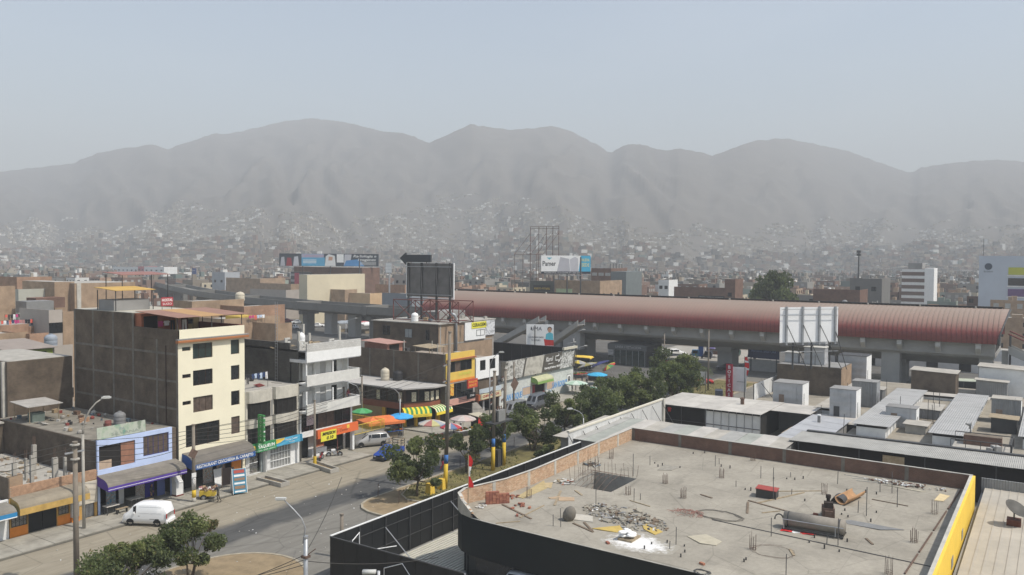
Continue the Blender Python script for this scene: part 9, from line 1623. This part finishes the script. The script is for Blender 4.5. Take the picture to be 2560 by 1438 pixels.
P=at(1196,1082);t=thing('newspaper_kiosk','small red and black kiosk in front of the yellow building','kiosk',(P.x,P.y,0),R(-10));BX(-.7,-.7,0,.7,.7,2.3).bd('body',BLACK,t);BX(-.72,-.72,1.1,.72,-.703,2.25).bd('red_panel',RED,t);BX(.703,-.7,.9,.72,.7,2.25).bd('red_panel',RED,t);b=MB();b.obox((0,0,2.4),(1.9,1.9,.08),0,.08);b.bd('roof',mat('pale_roof_board',(.42,.38,.29)),t)
P=at(1180,1060);t=thing('site_screen','grey slanted cement screen on the pavement by the chifa','screen',(91.5,67.6,.1));MB().yprism([(0,0),(3.2,0),(3.2,.9),(1.0,2.6),(0,2.6)],0,.15).bd('panel',CEMENT,t)
# ramp with yellow railing and dark fence by the orange shop
t=thing('access_ramp','raised ramp with yellow railing beside the orange shop','ramp',(70.8,70.2,0));b=MB();b.box(0,0,0,5.5,8.5,1.5);b.bd('slab',CONC_D,t);
for a,c in(((0,0,1.5),(5.5,0,1.5)),((5.5,0,1.5),(5.5,8.5,1.5))):railing(t,a,c,1.15,mat('yellow_rail',(.62,.45,.05),.6,.1,1),.16,.022)
k=thing('dark_fence','black barred fence along the side street by the yellow railing','fence',(70.6,69.6,0));railing(k,(0,0),(9.0,.3),1.7,METAL_D,.17,.016,'bars');railing(k,(9.0,.3),(9.0,6),1.7,METAL_D,.17,.016,'bars')
# concrete blocks, stakes and stones on the medians
for i,(x,y)in enumerate([(1075,1238),(1105,1226)]):P=at(x,y);b=MB();b.box(-.35,-.35,0,.35,.35,1.05);b.v=[(q[0]*(.8 if q[2]>.5 else 1),q[1]*(.8 if q[2]>.5 else 1),q[2])for q in b.v];o=b.bd('bollard',YELLOW,None,loc=(P.x,P.y,.13));tag(o,['near yellow concrete block beside the tall square pole','far yellow concrete block beside the tall square pole'][i],'bollard')
for i,(x,y)in enumerate([(1243,1170),(1253,1166)]):P=at(x,y);o=BX(-.3,-.3,0,.3,.3,1.9).bd('utility_cabinet',mat('dark_grey_cabinet',(.05,.05,.048),.8,.1,1),None,loc=(P.x,P.y,.13));tag(o,['left dark cabinet between the twin painted poles','right dark cabinet between the twin painted poles'][i],'cabinet')
for i,(x,y)in enumerate([(945,1245),(1000,1218),(1068,1170),(1285,1120),(1355,1118),(255,1435),(320,1432),(997,1262),(1150,1172)]):P=at(x,y);o=TU([(0,0,0),(.03,0,1.25)],.03,5).bd('stake',RUST,None,loc=(P.x,P.y,.13));tag(o,'thin rusty stake planted on the median, %s from the left'%ORDN[sorted([945,1000,1068,1285,1355,255,320,997,1150]).index(x)],'stake','stakes on the median')
st=MB();rg=RND(31)
for i in range(120):x,y=rg.uniform(28,62),rg.uniform(46,65);s=rg.uniform(.03,.09);st.obox((x,y,.0+(.13 if(y<53 and(x<40 or x>54.5))else 0)),(s*1.5,s,s*.5),rg.uniform(0,3),0,rg.choice((0,0,1)))
tag(st.bd('litter',[CONC_L,WHITE2]),'scattered stones and paper litter on the road','litter',kind='stuff')
# ---- the avenue beyond: kiosk, boards, planted strips
t=thing('metro_entrance','dark station entrance pavilion with a lettered fascia under the girder','building',(160.2,72.6,0));BX(0,0,0,8,9.0,4.6).bd('hall',mat('dark_pavilion',(.04,.042,.042),.6,.15,1),t);BX(-.25,-.1,3.3,-.02,9.1,4.5).bd('fascia',mat('grey_fascia',(.10,.105,.105),.6,.1,1),t);text('lettering','LINEA 1 ESTACION',.7,mat('grey_letter',(.4,.4,.4),.5,.05,1),t,(-.27,4.2,3.9),face='-X',width=6.0)
for i in range(6):BX(-.06,.4+i*1.45,.1,-.002,1.75+i*1.45,3.2).bd('glass_panel',GLASSB,t);BX(-.1,.3+i*1.45,0,-.07,.38+i*1.45,3.3).bd('mullion',METAL,t)
sign(t,(-.3,8.3,2.6),1.3,1.3,METAL,rz=-PI/2,d=.05,name='notice')
for lab,x,y,w,h,z,m in[('white sign board on posts by the median end',1716,975,3.0,3.2,2.2,WHITE),('small pale notice board right of the white sign board',1756,985,1.2,2.2,1.6,WHITE2),('tall white sign board beside the red flag',1846,1000,2.4,4.0,1.4,WHITE)]:
 P=at(x,y);t=thing('sign_board',lab,'sign',(P.x,P.y,0));sign(t,(0,0,z+h/2),w,h,m,rz=-PI/2+.25,d=.06,name='panel');posts(t,[(.12,-w*.4),(.12,w*.4)],0,z+h,.05,METAL_D);TU([(-.05,-w*.45,z+h*.4),(-.05,w*.45,z+h*.4)],.03,5).bd('rail',METAL_D,t)
P=at(1822,1003);t=thing('blade_sign','tall red BOTICAS blade sign in front of the white sign board','sign',(P.x,P.y,0));BX(0,-.55,.6,.15,.55,6.0).bd('panel',mat('crimson_sign',(.38,.03,.05),.6,.1,1),t);posts(t,[(.08,0)],0,.6,.08,METAL_D)
for i,c in enumerate('BOTICAS'):text('lettering',c,.75,WHITE,t,(-.01,0,5.5-i*.74),face='-X',bold=.015)
P=at(1860,1000);t=thing('feather_flag','red and white feather flag on a pole by the sign boards','flag',(P.x,P.y,0));TU([(0,0,0),(0,0,7.2)],.04,6).bd('pole',METAL_D,t);b=MB()
for i in range(12):w,w2=.4+.35*sin(i*.3),.4+.35*sin(i*.3+.3);b.face([(0,0,7.1-i*.3),(.05,-w,7.0-i*.3),(.05,-w2,6.7-i*.3),(0,0,6.8-i*.3)],1 if i%4==2 else 0)
b.bd('flag',[mat('flag_red',(.62,.03,.03)),WHITE],t)
P=at(1893,935);t=thing('ad_board','dark blue lettered advertising board across the avenue','sign',(P.x+4,P.y,0));sign(t,(0,0,4.0),6.4,2.6,mat('navy_board',(.025,.035,.09),.6,.1,1),rz=-PI/2,d=.1,name='panel');text('lettering','PROXIMA APERTURA',.6,mat('grey_blue_letter',(.2,.25,.4),.6,.05,1),t,(-.02,0,4.1),face='-X',width=5);posts(t,[(.15,-2.6),(.15,2.6)],0,4,.1,METAL_D);BX(.2,-3.2,0,.3,3.2,2.4).bd('hoarding',mat('pale_grey_hoarding',(.32,.31,.29),.8,.15,1),t)
g=MB();g.prism([(208,20),(226,20),(226,100),(208,100)],-.05,.1);tag(g.bd('lawn',mat('green_lawn',(.10,.12,.04),.95,.3,.5)),kind='structure')
g=MB();g.prism([(176,58),(205,58),(205,84),(176,84)],-.05,-.01);tag(g.bd('plaza',mat('pale_plaza',(.33,.31,.27),.95,.15,.4)),kind='structure')
t=thing('bus_shelter','blue bus stop panel with a shelter beyond the station','bus shelter',(*at(1772,893)[:2],0));BX(0,1.4,0,.3,2.6,4.2).bd('blue_panel',BLUE,t);BX(-.2,-3.2,2.5,1.2,1.2,2.62).bd('roof',METAL_D,t);posts(t,[(0,-3),(0,1)],0,2.5,.06,METAL_D);BX(1.0,-3,.6,1.1,1,2.3).bd('ad_panel',collage('shelter_poster',[(.5,.5,.48),(.4,.15,.1),(.6,.6,.58),(.3,.3,.35)],1),t)
t=thing('food_stall','pink and red food stall beyond the station','stall',(*at(1832,880)[:2],0));BX(-1,-1.6,0,1,1.6,2.4).bd('counter',mat('rose_stall',(.42,.14,.15),.8,.15,1),t);b=MB();b.obox((0,0,2.7),(3.0,4.2,.08),0,.12);b.bd('awning',mat('pink_awning',(.5,.25,.28),.8,.1,1),t)
t=thing('street_stall','market stall row with red crates right of the dark pavilion','stall',(*at(1650,915)[:2],0));BX(0,-4,0,2,4,1.1).bd('counter',RED,t);BX(-.4,-4.4,2.5,2.4,4.4,2.6).bd('roof',METAL,t);posts(t,[(-.3,-4.2),(-.3,4.2),(2.3,-4.2),(2.3,4.2)],0,2.5,.05,METAL_D)
for j in range(5):BX(-.25,-3.6+j*1.6,0,.0,-2.6+j*1.6,.8).bd('crate',[RED,mat('rose_stall',(.42,.14,.15)),WHITE2][j%3],t)
# white low buildings beyond the right part of the viaduct, stalls beyond at left
t=block('low white shop row with doors beyond the right end of the station',192,-30,46,8,4.6,WHITE2,par=.4)
for i in range(12):BX(-.06,2+i*6.1,.1,-.002,4.2+i*6.1,2.8 if i%2 else 2.2).bd('door' if i%2 else 'window',[mat('brown_door',(.14,.09,.06),.7,.1,1),GLASS,METAL_D][i%3],t)
for i,(x,y,m,lab)in enumerate([(862,828,mat('slate_tent',(.3,.33,.36),.8,.1,1),'grey tarpaulin stall under the viaduct'),(905,830,mat('rose_stall',(.42,.14,.15)),'red stall under the viaduct'),(925,832,WHITE,'white topped stall under the viaduct')]):tent(lab,(*at(x,y)[:2],0),6,5,2.8,m)
t=block('dark shop row with shutters under the viaduct at left',205,150,210,8,4.4,mat('dark_shop_row',(.07,.07,.07),.8,.2,1),rows=1,cols=9,ww=3.2,wh=2.6,glass=GLASS)
for i in range(4):P=at(610+30*i,770-3*i);
# white panelled fence with braces near the dark brick room
t=thing('panel_fence','white panelled fence with braces beside the dark brick room','fence',(118.5,36.6,0));
for i in range(14):BX(i*.95,0,2.0,i*.95+.88,.05,4.8).bd('panel',WHITE2,t)
posts(t,[(i*2.6,.1)for i in range(6)],0,4.9,.06,METAL_D)
for x in(3,8):TU([(x,-.1,4.6),(x,-1.8,2.6)],.05,5).bd('brace',METAL_D,t)
# forecourt car in the shade of the black front
vehicle('car','grey car parked in the shade under the black curved front','car',MINIVAN,[(3,4),(4,5),(5,6)],[(2,3),(6,7)],mat('grey_car_paint',(.38,.39,.40),.3,.05,2),(46.6,29.0,0),R(92),(-1.4,1.35))
